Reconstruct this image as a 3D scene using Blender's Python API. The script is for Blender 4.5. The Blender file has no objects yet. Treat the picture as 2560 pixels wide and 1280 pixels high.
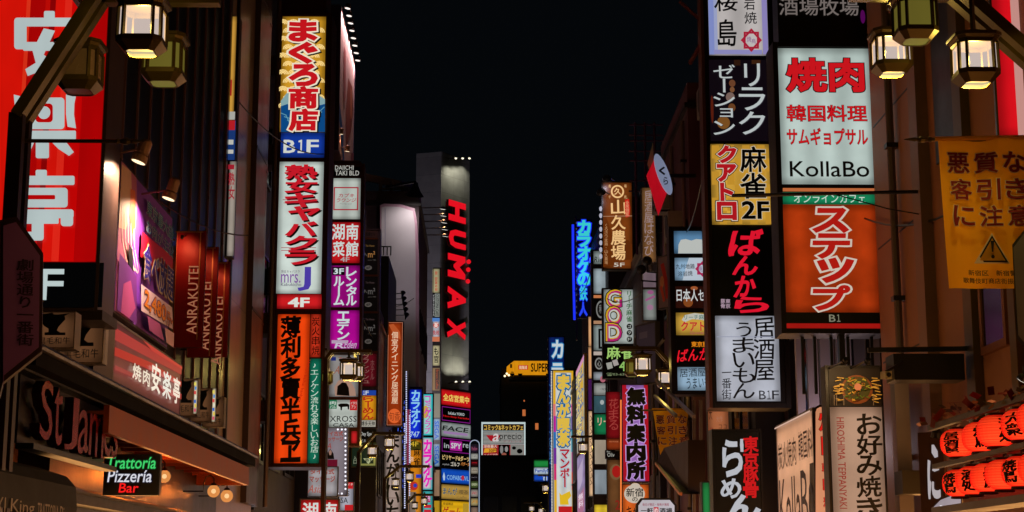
import bpy, math, random
from mathutils import Vector, Matrix, noise
R = math.radians
random.seed(11)
sc = bpy.context.scene
COL = sc.collection

# ------------------------------------------------------------------ camera
PITCH, YAW, FPX = 11.0, 0.91, 4089.0
cam_d = bpy.data.cameras.new('camera')
cam_d.sensor_width = 36.0
cam_d.lens = FPX / 2560 * 36
cam_d.clip_start = 0.1
cam_d.clip_end = 2000
cam = bpy.data.objects.new('camera', cam_d)
COL.objects.link(cam)
cam.location = (0, 0, 1.6)
cam.rotation_euler = (R(90 + PITCH), 0, -R(YAW))
sc.camera = cam

# ------------------------------------------------------------------ night sky
w = bpy.data.worlds.new('World')
sc.world = w
w.use_nodes = True
bg = w.node_tree.nodes['Background']
bg.inputs[0].default_value = (0.0013, 0.0019, 0.0026, 1)
bg.inputs[1].default_value = 1.0
sc.view_settings.view_transform = 'Standard'
sc.view_settings.look = 'None'
sc.view_settings.exposure = 0.0
sc.view_settings.gamma = 1.0
sc.view_settings.use_curve_mapping = False
cy = sc.cycles
cy.use_denoising = True
cy.max_bounces = 5
cy.diffuse_bounces = 3
cy.glossy_bounces = 3
cy.transparent_max_bounces = 12
cy.sample_clamp_indirect = 3.0
cy.caustics_reflective = False
cy.caustics_refractive = False
cy.use_light_tree = True

# ------------------------------------------------------------------ helpers: picture ray -> a point on a plane of the street
_M = cam.rotation_euler.to_matrix()
EYE = Vector((0, 0, 1.6))


def ray(px, py):
    return _M @ Vector((px - 1280, 640 - py, -FPX))


def P(px, py, Y):
    d = ray(px, py)
    return EYE + d * (Y / d.y)


class Fr:
    """a flat frame: origin, right, up, outward normal"""
    def __init__(s, O, U, N):
        s.O = Vector(O); s.U = Vector(U).normalized(); s.V = Vector((0, 0, 1)); s.N = Vector(N).normalized()

    def pt(s, u, v, n=0.0):
        return s.O + s.U * u + s.V * v + s.N * n

    def hit(s, px, py):
        d = ray(px, py)
        t = (s.O - EYE).dot(s.N) / d.dot(s.N)
        q = EYE + d * t - s.O
        return q.dot(s.U), q.dot(s.V)


def front(Y, ang=0.0, px=1215, py=640):
    a = R(ang)
    return Fr(P(px, py, Y), (math.cos(a), math.sin(a), 0), (math.sin(a), -math.cos(a), 0))


def left(X):
    return Fr((X, 0, 0), (0, 1, 0), (1, 0, 0))


def right(X):
    return Fr((X, 0, 0), (0, -1, 0), (-1, 0, 0))


def rect(fr, b):
    """picture box x0,y0,x1,y1 -> u0,v0,u1,v1 on the frame"""
    x0, y0, x1, y1 = b
    xm, ym = (x0 + x1) / 2, (y0 + y1) / 2
    return fr.hit(x0, ym)[0], fr.hit(xm, y1)[1], fr.hit(x1, ym)[0], fr.hit(xm, y0)[1]


# ------------------------------------------------------------------ materials
def lin(h):
    if not isinstance(h, str):
        return h
    h = h.lstrip('#')
    o = []
    for i in (0, 2, 4):
        c = int(h[i:i + 2], 16) / 255
        o.append(c / 12.92 if c <= 0.04045 else ((c + 0.055) / 1.055) ** 2.4)
    return tuple(o)


_mc = {}


def bsdf(name):
    m = bpy.data.materials.new(name)
    m.use_nodes = True
    return m, m.node_tree, m.node_tree.nodes['Principled BSDF']


def E(h, k=1.0, var=0.0, sample=False, tube=0.0):
    """something that gives off light: backlit acrylic, a neon tube, a lamp"""
    key = ('E', h, k, var, sample, tube)
    if key in _mc:
        return _mc[key]
    m, nt, b = bsdf('lit_' + str(h).lstrip('#'))
    c = lin(h)
    b.inputs['Base Color'].default_value = (c[0] * .15, c[1] * .15, c[2] * .15, 1)
    b.inputs['Roughness'].default_value = .35
    b.inputs['Specular IOR Level'].default_value = .25
    b.inputs['Emission Color'].default_value = (*c, 1)
    b.inputs['Emission Strength'].default_value = k
    if var or tube:
        tc = nt.nodes.new('ShaderNodeTexCoord')
        mp = nt.nodes.new('ShaderNodeMapping')
        mp.inputs['Scale'].default_value = (2.2, 2.2, .8)
        nz = nt.nodes.new('ShaderNodeTexNoise')
        nz.inputs['Scale'].default_value = 1.3
        nz.inputs['Detail'].default_value = 2
        mr = nt.nodes.new('ShaderNodeMapRange')
        mr.inputs[1].default_value = .3
        mr.inputs[2].default_value = .7
        mr.inputs[3].default_value = k * (1 - var)
        mr.inputs[4].default_value = k * (1 + var * .6)
        nt.links.new(tc.outputs['Object'], mp.inputs[0])
        nt.links.new(mp.outputs[0], nz.inputs['Vector'])
        nt.links.new(nz.outputs['Fac'], mr.inputs[0])
        nt.links.new(mr.outputs[0], b.inputs['Emission Strength'])
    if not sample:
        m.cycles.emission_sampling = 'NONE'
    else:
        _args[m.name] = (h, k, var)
    _mc[key] = m
    return m


_args = {}


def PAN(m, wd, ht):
    """the face of a light box: tube bands, rim falloff and patchy glow painted into its emission"""
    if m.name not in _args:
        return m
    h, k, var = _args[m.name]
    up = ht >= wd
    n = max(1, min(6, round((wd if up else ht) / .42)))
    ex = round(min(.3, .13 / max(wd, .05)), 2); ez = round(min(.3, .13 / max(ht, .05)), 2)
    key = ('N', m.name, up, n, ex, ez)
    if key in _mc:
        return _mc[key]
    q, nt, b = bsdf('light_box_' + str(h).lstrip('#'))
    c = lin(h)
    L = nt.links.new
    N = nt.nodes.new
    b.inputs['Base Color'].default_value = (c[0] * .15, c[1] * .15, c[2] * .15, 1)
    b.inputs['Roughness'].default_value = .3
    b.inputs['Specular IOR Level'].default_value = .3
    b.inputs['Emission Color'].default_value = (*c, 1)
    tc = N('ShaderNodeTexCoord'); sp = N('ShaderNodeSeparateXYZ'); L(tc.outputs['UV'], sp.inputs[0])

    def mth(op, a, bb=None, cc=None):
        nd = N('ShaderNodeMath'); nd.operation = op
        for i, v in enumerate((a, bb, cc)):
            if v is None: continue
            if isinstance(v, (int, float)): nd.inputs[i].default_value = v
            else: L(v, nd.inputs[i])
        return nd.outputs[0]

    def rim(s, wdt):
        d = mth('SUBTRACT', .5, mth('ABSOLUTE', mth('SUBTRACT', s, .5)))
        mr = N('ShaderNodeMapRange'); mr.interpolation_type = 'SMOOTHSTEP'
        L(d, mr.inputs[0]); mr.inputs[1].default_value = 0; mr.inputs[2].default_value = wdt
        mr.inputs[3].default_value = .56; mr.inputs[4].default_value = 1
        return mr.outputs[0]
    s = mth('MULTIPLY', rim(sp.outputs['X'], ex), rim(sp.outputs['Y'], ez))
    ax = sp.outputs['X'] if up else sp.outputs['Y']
    tube = mth('MULTIPLY_ADD', mth('COSINE', mth('MULTIPLY', mth('SUBTRACT', ax, .5 / n), 2 * math.pi * n)), .12, .96)  # bands of tube light painted into the emission
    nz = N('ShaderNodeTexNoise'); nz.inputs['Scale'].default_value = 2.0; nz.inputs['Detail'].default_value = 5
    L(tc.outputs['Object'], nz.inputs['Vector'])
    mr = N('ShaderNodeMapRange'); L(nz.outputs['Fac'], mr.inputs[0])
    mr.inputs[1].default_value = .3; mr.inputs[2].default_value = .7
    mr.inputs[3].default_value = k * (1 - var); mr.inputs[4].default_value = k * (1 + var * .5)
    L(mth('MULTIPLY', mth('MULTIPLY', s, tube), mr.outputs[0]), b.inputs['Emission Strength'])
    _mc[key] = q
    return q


def D(h, rough=.6, metal=0.0, var=.25, scale=2.0, spec=.4, bump=0.0):
    """painted metal, plaster, cloth: base colour with a little uneven wear"""
    key = ('D', h, rough, metal, var, scale, spec, bump)
    if key in _mc:
        return _mc[key]
    m, nt, b = bsdf('surface_' + str(h).lstrip('#'))
    c = lin(h)
    b.inputs['Base Color'].default_value = (*c, 1)
    b.inputs['Roughness'].default_value = rough
    b.inputs['Metallic'].default_value = metal
    b.inputs['Specular IOR Level'].default_value = spec
    if var:
        tc = nt.nodes.new('ShaderNodeTexCoord')
        nz = nt.nodes.new('ShaderNodeTexNoise')
        nz.inputs['Scale'].default_value = scale
        nz.inputs['Detail'].default_value = 6
        nz.inputs['Roughness'].default_value = .65
        mx = nt.nodes.new('ShaderNodeMix')
        mx.data_type = 'RGBA'
        mx.inputs['A'].default_value = (c[0] * (1 - var), c[1] * (1 - var), c[2] * (1 - var), 1)
        mx.inputs['B'].default_value = (min(1, c[0] * (1 + var)), min(1, c[1] * (1 + var)), min(1, c[2] * (1 + var)), 1)
        nt.links.new(tc.outputs['Object'], nz.inputs['Vector'])
        nt.links.new(nz.outputs['Fac'], mx.inputs['Factor'])
        nt.links.new(mx.outputs['Result'], b.inputs['Base Color'])
        mr = nt.nodes.new('ShaderNodeMapRange')
        mr.inputs[3].default_value = max(.05, rough - .12)
        mr.inputs[4].default_value = min(1, rough + .15)
        nt.links.new(nz.outputs['Fac'], mr.inputs[0])
        nt.links.new(mr.outputs[0], b.inputs['Roughness'])
        if bump:
            bp = nt.nodes.new('ShaderNodeBump')
            bp.inputs['Strength'].default_value = bump
            bp.inputs['Distance'].default_value = .02
            nt.links.new(nz.outputs['Fac'], bp.inputs['Height'])
            nt.links.new(bp.outputs[0], b.inputs['Normal'])
    _mc[key] = m
    return m


def TILE(h, joint, bw, bh, rough=.4, ax='yz', spec=.5):
    """stone or tile cladding with joints; ax says which object axes run along the wall"""
    key = ('T', h, joint, bw, bh, rough, ax)
    if key in _mc:
        return _mc[key]
    m, nt, b = bsdf('cladding_' + str(h).lstrip('#'))
    c = lin(h); j = lin(joint)
    tc = nt.nodes.new('ShaderNodeTexCoord')
    sp = nt.nodes.new('ShaderNodeSeparateXYZ')
    ad = nt.nodes.new('ShaderNodeMath'); ad.operation = 'ADD'
    cb = nt.nodes.new('ShaderNodeCombineXYZ')
    nt.links.new(tc.outputs['Object'], sp.inputs[0])
    nt.links.new(sp.outputs['X'], ad.inputs[0]); nt.links.new(sp.outputs['Y'], ad.inputs[1])
    nt.links.new(ad.outputs[0], cb.inputs['X']); nt.links.new(sp.outputs['Z'], cb.inputs['Y'])
    br = nt.nodes.new('ShaderNodeTexBrick')
    br.offset = 0
    br.inputs['Scale'].default_value = 1
    br.inputs['Brick Width'].default_value = bw
    br.inputs['Row Height'].default_value = bh
    br.inputs['Mortar Size'].default_value = .008
    br.inputs['Mortar Smooth'].default_value = .2
    br.inputs['Color1'].default_value = (*c, 1)
    br.inputs['Color2'].default_value = (c[0] * .78, c[1] * .78, c[2] * .8, 1)
    br.inputs['Mortar'].default_value = (*j, 1)
    nt.links.new(cb.outputs[0], br.inputs['Vector'])
    nz = nt.nodes.new('ShaderNodeTexNoise')
    nz.inputs['Scale'].default_value = 1.7; nz.inputs['Detail'].default_value = 7
    nt.links.new(tc.outputs['Object'], nz.inputs['Vector'])
    mr = nt.nodes.new('ShaderNodeMapRange')
    mr.inputs[3].default_value = .6; mr.inputs[4].default_value = 1.25
    nt.links.new(nz.outputs['Fac'], mr.inputs[0])
    ml = nt.nodes.new('ShaderNodeMix'); ml.data_type = 'RGBA'; ml.blend_type = 'MULTIPLY'
    ml.inputs['Factor'].default_value = 1
    nt.links.new(br.outputs['Color'], ml.inputs['A']); nt.links.new(mr.outputs[0], ml.inputs['B'])
    nt.links.new(ml.outputs['Result'], b.inputs['Base Color'])
    b.inputs['Roughness'].default_value = rough
    b.inputs['Specular IOR Level'].default_value = spec
    _mc[key] = m
    return m


def PANE(h, k, tr=.04):
    """lantern glass: lets some light through and glows"""
    key = ('P', h, k, tr)
    if key in _mc:
        return _mc[key]
    m = bpy.data.materials.new('lantern_glass')
    m.use_nodes = True
    nt = m.node_tree
    nt.nodes.clear()
    out = nt.nodes.new('ShaderNodeOutputMaterial')
    mx = nt.nodes.new('ShaderNodeMixShader')
    mx.inputs[0].default_value = tr
    e = nt.nodes.new('ShaderNodeEmission')
    e.inputs[0].default_value = (*lin(h), 1); e.inputs[1].default_value = k
    t = nt.nodes.new('ShaderNodeBsdfTransparent')
    t.inputs[0].default_value = (1, .93, .75, 1)
    nt.links.new(e.outputs[0], mx.inputs[1]); nt.links.new(t.outputs[0], mx.inputs[2])
    nt.links.new(mx.outputs[0], out.inputs[0])
    m.cycles.emission_sampling = 'NONE'
    _mc[key] = m
    return m


# ------------------------------------------------------------------ mesh building
class MB:
    def __init__(s):
        s.v = []; s.f = []; s.mi = []; s.mats = []

    def mat(s, m):
        if m not in s.mats:
            s.mats.append(m)
        return s.mats.index(m)

    def add(s, vs, fs, m):
        k = len(s.v); i = s.mat(m)
        s.v += [tuple(q) for q in vs]
        s.f += [tuple(a + k for a in f) for f in fs]
        s.mi += [i] * len(fs)
        return s

    def hexa(s, c, m):
        return s.add(c, [(0, 3, 2, 1), (4, 5, 6, 7), (0, 1, 5, 4), (1, 2, 6, 5), (2, 3, 7, 6), (3, 0, 4, 7)], m)

    def box(s, x0, y0, z0, x1, y1, z1, m):
        return s.hexa([(x0, y0, z0), (x1, y0, z0), (x1, y1, z0), (x0, y1, z0), (x0, y0, z1), (x1, y0, z1), (x1, y1, z1), (x0, y1, z1)], m)

    def fbox(s, fr, u0, v0, n0, u1, v1, n1, m):
        return s.hexa([fr.pt(u0, v0, n0), fr.pt(u1, v0, n0), fr.pt(u1, v1, n0), fr.pt(u0, v1, n0),
                       fr.pt(u0, v0, n1), fr.pt(u1, v0, n1), fr.pt(u1, v1, n1), fr.pt(u0, v1, n1)], m)

    def prism(s, fr, pts, n0, n1, m):
        k = len(pts)
        a = [fr.pt(u, v, n0) for u, v in pts] + [fr.pt(u, v, n1) for u, v in pts]
        return s.add(a, [tuple(range(k))[::-1], tuple(range(k, 2 * k))] + [(i, (i + 1) % k, k + (i + 1) % k, k + i) for i in range(k)], m)

    def tube(s, pts, r, m, n=8, r1=None):
        pts = [Vector(p) for p in pts]
        vs = []; fs = []
        for i, p in enumerate(pts):
            d = (pts[min(i + 1, len(pts) - 1)] - pts[max(i - 1, 0)]).normalized()
            a = d.orthogonal().normalized() if i == 0 else (a - d * a.dot(d)).normalized()
            b = d.cross(a)
            rr = r if r1 is None else r + (r1 - r) * i / (len(pts) - 1)
            for k in range(n):
                t = 2 * math.pi * k / n
                vs.append(p + a * math.cos(t) * rr + b * math.sin(t) * rr)
        for i in range(len(pts) - 1):
            for k in range(n):
                fs.append((i * n + k, i * n + (k + 1) % n, (i + 1) * n + (k + 1) % n, (i + 1) * n + k))
        fs.append(tuple(range(n))[::-1]); fs.append(tuple(range((len(pts) - 1) * n, len(pts) * n)))
        return s.add(vs, fs, m)

    def bar(s, p, q, wd, ht, m, up=(0, 0, 1)):
        """a straight rectangular bar from p to q"""
        p = Vector(p); q = Vector(q); d = (q - p).normalized(); up = Vector(up)
        sd = d.cross(up)
        sd = sd.normalized() if sd.length > 1e-4 else d.orthogonal().normalized()
        u = sd.cross(d).normalized()
        c = [b + sd * (i * wd / 2) + u * (j * ht / 2) for b in (p, q) for i, j in ((-1, -1), (1, -1), (1, 1), (-1, 1))]
        return s.hexa(c, m)

    def lathe(s, c, prof, m, n=20, axis=(0, 0, 1), ring=None):
        c = Vector(c); ax = Vector(axis).normalized()
        a = ax.orthogonal().normalized(); b = ax.cross(a)
        vs = []; fs = []
        for r, h in prof:
            for k in range(n):
                t = 2 * math.pi * k / n
                vs.append(c + ax * h + a * (r * math.cos(t)) + b * (r * math.sin(t)))
        for i in range(len(prof) - 1):
            for k in range(n):
                fs.append((i * n + k, i * n + (k + 1) % n, (i + 1) * n + (k + 1) % n, (i + 1) * n + k))
        fs.append(tuple(range(n))[::-1]); fs.append(tuple(range((len(prof) - 1) * n, len(prof) * n)))
        return s.add(vs, fs, m)

    def sphere(s, c, r, m, n=16, sz=1.0):
        k = 9
        return s.lathe(c, [(max(1e-3, r * math.sin(math.pi * i / k)), -r * sz * math.cos(math.pi * i / k)) for i in range(k + 1)], m, n)

    def build(s, name, parent=None, smooth=False, loc=None):
        L = Vector((0, 0, 0))
        q = parent
        while q is not None:
            L += q.location
            q = q.parent
        if parent is None and loc is not None:
            L = Vector(loc)
        me = bpy.data.meshes.new(name)
        me.from_pydata([(a - L.x, b - L.y, c - L.z) for a, b, c in s.v], [], s.f)
        for m in s.mats:
            me.materials.append(m)
        me.polygons.foreach_set('material_index', s.mi)
        if smooth:
            me.polygons.foreach_set('use_smooth', [True] * len(s.f))
        me.update()
        o = bpy.data.objects.new(name, me)
        COL.objects.link(o)
        if parent is not None:
            o.parent = parent
        elif loc is not None:
            o.location = L
        return o


def tag(o, label=None, cat=None, group=None, kind=None):
    if label: o['label'] = label
    if cat: o['category'] = cat
    if group: o['group'] = group
    if kind: o['kind'] = kind
    return o


def thing(name, label, cat, loc, group=None):
    o = bpy.data.objects.new(name, None)
    o.empty_display_size = .2
    COL.objects.link(o)
    o.location = loc
    return tag(o, label, cat, group)


def light(parent, kind, pos, power, col, radius=.04, target=None, angle=90, blend=.5):
    d = bpy.data.lights.new('bulb_light', kind)
    d.energy = power; d.color = lin(col); d.shadow_soft_size = radius
    o = bpy.data.objects.new('bulb_light', d)
    COL.objects.link(o)
    L = Vector((0, 0, 0)); q = parent
    while q is not None:
        L += q.location; q = q.parent
    o.parent = parent
    o.location = Vector(pos) - L
    if kind == 'SPOT':
        d.spot_size = R(angle); d.spot_blend = blend
        o.rotation_euler = (Vector(target) - Vector(pos)).to_track_quat('-Z', 'Y').to_euler()
    return o


# ------------------------------------------------------------------ lettering
_gc = bpy.data.curves.new('glyph', 'FONT')
_go = bpy.data.objects.new('glyph', _gc)
COL.objects.link(_go)
_gc.bevel_resolution = 0
_gl = {}


def glyph(s, bold=0.0, res=2):
    key = (s, round(bold, 4), res)
    if key not in _gl:
        _gc.body = s; _gc.bevel_depth = bold; _gc.resolution_u = res
        bpy.context.view_layer.update()
        eo = _go.evaluated_get(bpy.context.evaluated_depsgraph_get())
        me = eo.to_mesh()
        vs = [(v.co.x, v.co.y, v.co.z) for v in me.vertices]
        fs = [tuple(p.vertices) for p in me.polygons if min(vs[i][2] for i in p.vertices) > -1e-5]
        ed = {}
        for pg in fs:
            for i in range(len(pg)):
                ed.setdefault(pg[i], set()).update((pg[i - 1], pg[(i + 1) % len(pg)]))
        if bold > 0:                                  # round off the spikes a wide outline grows at sharp corners
            for i, nb in ed.items():
                if abs(vs[i][2]) < 1e-5:
                    tops = [vs[j] for j in nb if vs[j][2] > bold * .5]
                    if tops:
                        x, y, _z = vs[i]
                        q = min(tops, key=lambda v: (v[0] - x) ** 2 + (v[1] - y) ** 2)
                        dd = math.hypot(q[0] - x, q[1] - y)
                        if dd > bold * 1.22:
                            kk = bold * 1.22 / dd
                            vs[i] = (q[0] + (x - q[0]) * kk, q[1] + (y - q[1]) * kk, 0.0)
        eo.to_mesh_clear()
        used = sorted({i for f in fs for i in f})
        mp = {i: k for k, i in enumerate(used)}
        _gl[key] = ([vs[i] for i in used], [tuple(mp[i] for i in f) for f in fs])
    return _gl[key]


def bbox(vs):
    xs = [v[0] for v in vs]; ys = [v[1] for v in vs]
    return min(xs), min(ys), max(xs), max(ys)


ROT = 'ー〜-'
SMALL = 'ャュョッァィゥェォっゃゅょ'


def put(mb, fr, s, u0, v0, u1, v1, n, mat, bold, shear=0, br=0, ext=0, spin=0, base=0, wave=None, res=2, single=False):
    """one glyph or one line fitted to the box; base = weight whose outline sets the fit"""
    if not s.strip():
        return
    vs0, _ = glyph(s, base, res)
    if not vs0:
        return
    if spin:
        ca, sa = round(math.cos(spin * math.pi / 2)), round(math.sin(spin * math.pi / 2))
        tr = lambda x, y: (x * ca - y * sa, x * sa + y * ca)
    else:
        tr = lambda x, y: (x, y)
    a0, b0, a1, b1 = bbox([tr(v[0], v[1]) for v in vs0])
    if single:
        kx, ky = (u1 - u0) / .95, (v1 - v0) / .95
        cw, ch = (u1 - u0), (v1 - v0)
        if a1 - a0 > .68: kx = cw / (a1 - a0)
        if b1 - b0 > .68: ky = ch / (b1 - b0)
    else:
        kx, ky = (u1 - u0) / max(1e-3, a1 - a0), (v1 - v0) / max(1e-3, b1 - b0)
    cu, cv = (u0 + u1) / 2, (v0 + v1) / 2
    if single and s in SMALL:
        cu += .1 * (u1 - u0); cv += .06 * (v1 - v0)
    ca_, cb_ = (a0 + a1) / 2, (b0 + b1) / 2
    vs, fs = glyph(s, bold, res)
    rnd = random.Random(hash(s) % 1000 + int(abs(u0 * 100)) + 3) if False else random.Random(sum(map(ord, s)) * 7 + 3)
    rot = rnd.uniform(-.09, .09) * br * 12
    ph = rnd.uniform(0, 9)
    out = []; back = []
    for x, y, z in vs:
        x, y = tr(x, y)
        x -= ca_; y -= cb_
        if br:
            y += .10 * br * 12 * x
            t = noise.noise_vector(Vector((x * 2.6 + ph, y * 2.6, 0)))
            x += t.x * br; y += t.y * br
            x, y = x * math.cos(rot) - y * math.sin(rot), x * math.sin(rot) + y * math.cos(rot)
        uu = cu + x * kx + shear * y * ky
        vv = cv + y * ky
        nn = n + ext + z * .01 * abs(kx) + (wave(uu, vv) if wave else 0)
        out.append(fr.pt(uu, vv, nn))
        if ext: back.append(fr.pt(uu, vv, n))
    mb.add(out, fs, mat)
    if ext:
        ed = {}
        for f in fs:
            for i in range(len(f)):
                e = (f[i], f[(i + 1) % len(f)])
                ed[e] = 1
        rim = [e for e in ed if (e[1], e[0]) not in ed]
        k = len(out)
        mb.add(out + back, [(a, k + a, k + b, b) for a, b in rim], ext_mat.get('m') or mat)


ext_mat = {}


def text(mb, fr, conv, o, n, wave=None):
    """o: dict s, b(ox), c(olour material), w(eight), o(utlines [(mat, extra)]), v(ertical), ..."""
    s = o['s']; x0, y0, x1, y1 = o['b']
    ua, va = conv(x0, (y0 + y1) / 2)[0], conv((x0 + x1) / 2, y1)[1]
    ub, vb = conv(x1, (y0 + y1) / 2)[0], conv((x0 + x1) / 2, y0)[1]
    wgt = o.get('w', .01) * .64
    layers = [(m, wgt + (ex - o.get('w', .01)) * .72) for m, ex in o.get('o', [])] + [(o['c'], wgt)]
    sh = o.get('sd')            # a drop shadow: (mat, du, dv) in shares of the glyph
    jobs = []
    if o.get('v'):
        k = len(s); hh = (vb - va) / k
        for i, ch in enumerate(s):
            t = vb - i * hh
            g = o.get('gap', .06) * hh
            # follow the lean of a column of letters in the picture
            ym0 = y0 + (y1 - y0) * (i + .5) / k
            au, bu = conv(x0, ym0)[0], conv(x1, ym0)[0]
            jobs.append((ch, au, t - hh + g / 2, bu, t - g / 2, True, 3 if ch in ROT else 0))
    else:
        jobs.append((s, ua, va, ub, vb, False, o.get('spin', 0)))
    if sh:
        for ch, a, b, c, d, sg, sp in jobs:
            q = (c - a)
            put(mb, fr, ch, a + q * sh[1], b + q * sh[2], c + q * sh[1], d + q * sh[2], n, sh[0], layers[0][1], o.get('sh', 0), o.get('br', 0), 0, sp, wgt, wave, o.get('res', 2), sg)
        n += .004
    for m, wd in layers:
        for ch, a, b, c, d, sg, sp in jobs:
            put(mb, fr, ch, a, b, c, d, n, m, wd, o.get('sh', 0), o.get('br', 0), o.get('ext', 0), sp, wgt, wave, o.get('res', 2), sg)
        n += .004
    return n


def t(s, b, c, w=.012, **k):
    return dict(k='t', s=s, b=b, c=c, w=w, **k)


def r(b, c): return dict(k='r', b=b, c=c)
def e(b, c): return dict(k='e', b=b, c=c)
def p(pts, c): return dict(k='p', pts=pts, c=c)
def floor_no(s, b, c, w=.02):
    """a floor number set letter by letter, so that the figure one keeps its flag"""
    ws = [.55 if ch == '1' else 1 for ch in s]; tot = sum(ws) + .18 * (len(s) - 1)
    k = (b[2] - b[0]) / tot; x = b[0]; out = []
    for ch, q in zip(s, ws):
        out.append(t('１' if ch == '1' else ch, (x, b[1], x + q * k, b[3]), c, w)); x += (q + .18) * k
    return out


def fo(b, c, wd): return dict(k='f', b=b, c=c, wd=wd)      # a drawn outline
def ln(pts, c, wd): return dict(k='l', pts=pts, c=c, wd=wd)  # a drawn stroke


def flatbox(mb, fr, u0, v0, u1, v1, n, m, wave=None):
    if wave:
        nx = ny = 6
        vs = []; fs = []
        for j in range(ny + 1):
            for i in range(nx + 1):
                u = u0 + (u1 - u0) * i / nx; v = v0 + (v1 - v0) * j / ny
                vs.append(fr.pt(u, v, n + wave(u, v)))
        for j in range(ny):
            for i in range(nx):
                q = j * (nx + 1) + i
                fs.append((q, q + 1, q + nx + 2, q + nx + 1))
        mb.add(vs, fs, m)
    else:
        mb.add([fr.pt(u0, v0, n), fr.pt(u1, v0, n), fr.pt(u1, v1, n), fr.pt(u0, v1, n)], [(0, 1, 2, 3)], m)


def decorate(mb, fr, conv, items, n, wave=None):
    step = .004 * min(1, 14 / max(1, len(items)))
    for o in items:
        if o['k'] == 't':
            n = text(mb, fr, conv, o, n, wave)
            continue
        m = o['c']
        if o['k'] in 'rfe':
            x0, y0, x1, y1 = o['b']
            xm, ym = (x0 + x1) / 2, (y0 + y1) / 2
            ua, va, ub, vb = conv(x0, ym)[0], conv(xm, y1)[1], conv(x1, ym)[0], conv(xm, y0)[1]
        if o['k'] == 'r':
            flatbox(mb, fr, ua, va, ub, vb, n, m, wave)
        elif o['k'] == 'f':
            d = o['wd']
            flatbox(mb, fr, ua, va, ub, va + d, n, m, wave); flatbox(mb, fr, ua, vb - d, ub, vb, n, m, wave)
            flatbox(mb, fr, ua, va + d, ua + d, vb - d, n, m, wave); flatbox(mb, fr, ub - d, va + d, ub, vb - d, n, m, wave)
        elif o['k'] == 'e':
            q = 24
            pts = [fr.pt((ua + ub) / 2 + (ub - ua) / 2 * math.cos(2 * math.pi * i / q), (va + vb) / 2 + (vb - va) / 2 * math.sin(2 * math.pi * i / q), n) for i in range(q)]
            mb.add(pts, [tuple(range(q))], m)
        elif o['k'] == 'p':
            q = [conv(*a) for a in o['pts']]
            ar = sum(q[i][0] * q[(i + 1) % len(q)][1] - q[(i + 1) % len(q)][0] * q[i][1] for i in range(len(q)))
            if ar < 0: q = q[::-1]
            mb.add([fr.pt(a, b, n + (wave(a, b) if wave else 0)) for a, b in q], [tuple(range(len(q)))], m)
        elif o['k'] == 'l':
            q = [Vector(conv(*a)) for a in o['pts']]
            h = o['wd'] / 2
            for a, b in zip(q, q[1:]):
                d = (b - a).normalized(); s_ = Vector((-d.y, d.x)) * h; d = d * h
                c4 = [a - d - s_, b + d - s_, b + d + s_, a - d + s_]
                mb.add([fr.pt(c.x, c.y, n + (wave(c.x, c.y) if wave else 0)) for c in c4], [(0, 1, 2, 3)], m)
        n += step
    return n


DARK = D('#17110f', .45)
BROWN = D('#2b1a14', .45)
BLACK = D('#08090b', .4, var=.1)
INK = D('#050608', .5, var=0)
COPPER = D('#7a4a32', .35, .8)
STEEL = D('#6a6664', .35, .85)
GREY = D('#4a4648', .5)


def panel_parts(root, fr, panels, rel=None, wave=None):
    for q in panels:
        box = q['b']
        nm = q.get('norm')
        if nm is None:
            u0, v0, u1, v1 = rect(fr, box)
        else:
            u0, v0, u1, v1 = nm
        if nm is None:
            conv = fr.hit
        else:
            conv = lambda x, y, a=u0, b=v0, c=u1, d=v1: (a + (c - a) * x, d - (d - b) * y)
        mb = MB()
        n0 = q.get('n', .003)
        if q.get('shape'):
            mb.prism(fr, [conv(*a) for a in q['shape']][::-1], n0, n0 + .012, q['m'])
        else:
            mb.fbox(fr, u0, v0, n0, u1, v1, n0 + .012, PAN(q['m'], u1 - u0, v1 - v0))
        po = mb.build(q.get('name', 'panel'), root)
        if not q.get('shape'):
            uv = po.data.uv_layers.new(name='face')
            for lp in po.data.loops:
                w3 = Vector(mb.v[lp.vertex_index]) - fr.O
                uv.data[lp.index].uv = ((w3.dot(fr.U) - u0) / max(1e-4, u1 - u0), (w3.dot(fr.V) - v0) / max(1e-4, v1 - v0))
        if q.get('label'): po['label'] = q['label']
        if q.get('d'):
            lb = MB()
            decorate(lb, fr, conv, q['d'], n0 + .018, wave)
            lb.build('lettering', po)


def pn(b, m, d=(), **k):
    return dict(b=b, m=m, d=list(d), **k)


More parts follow.
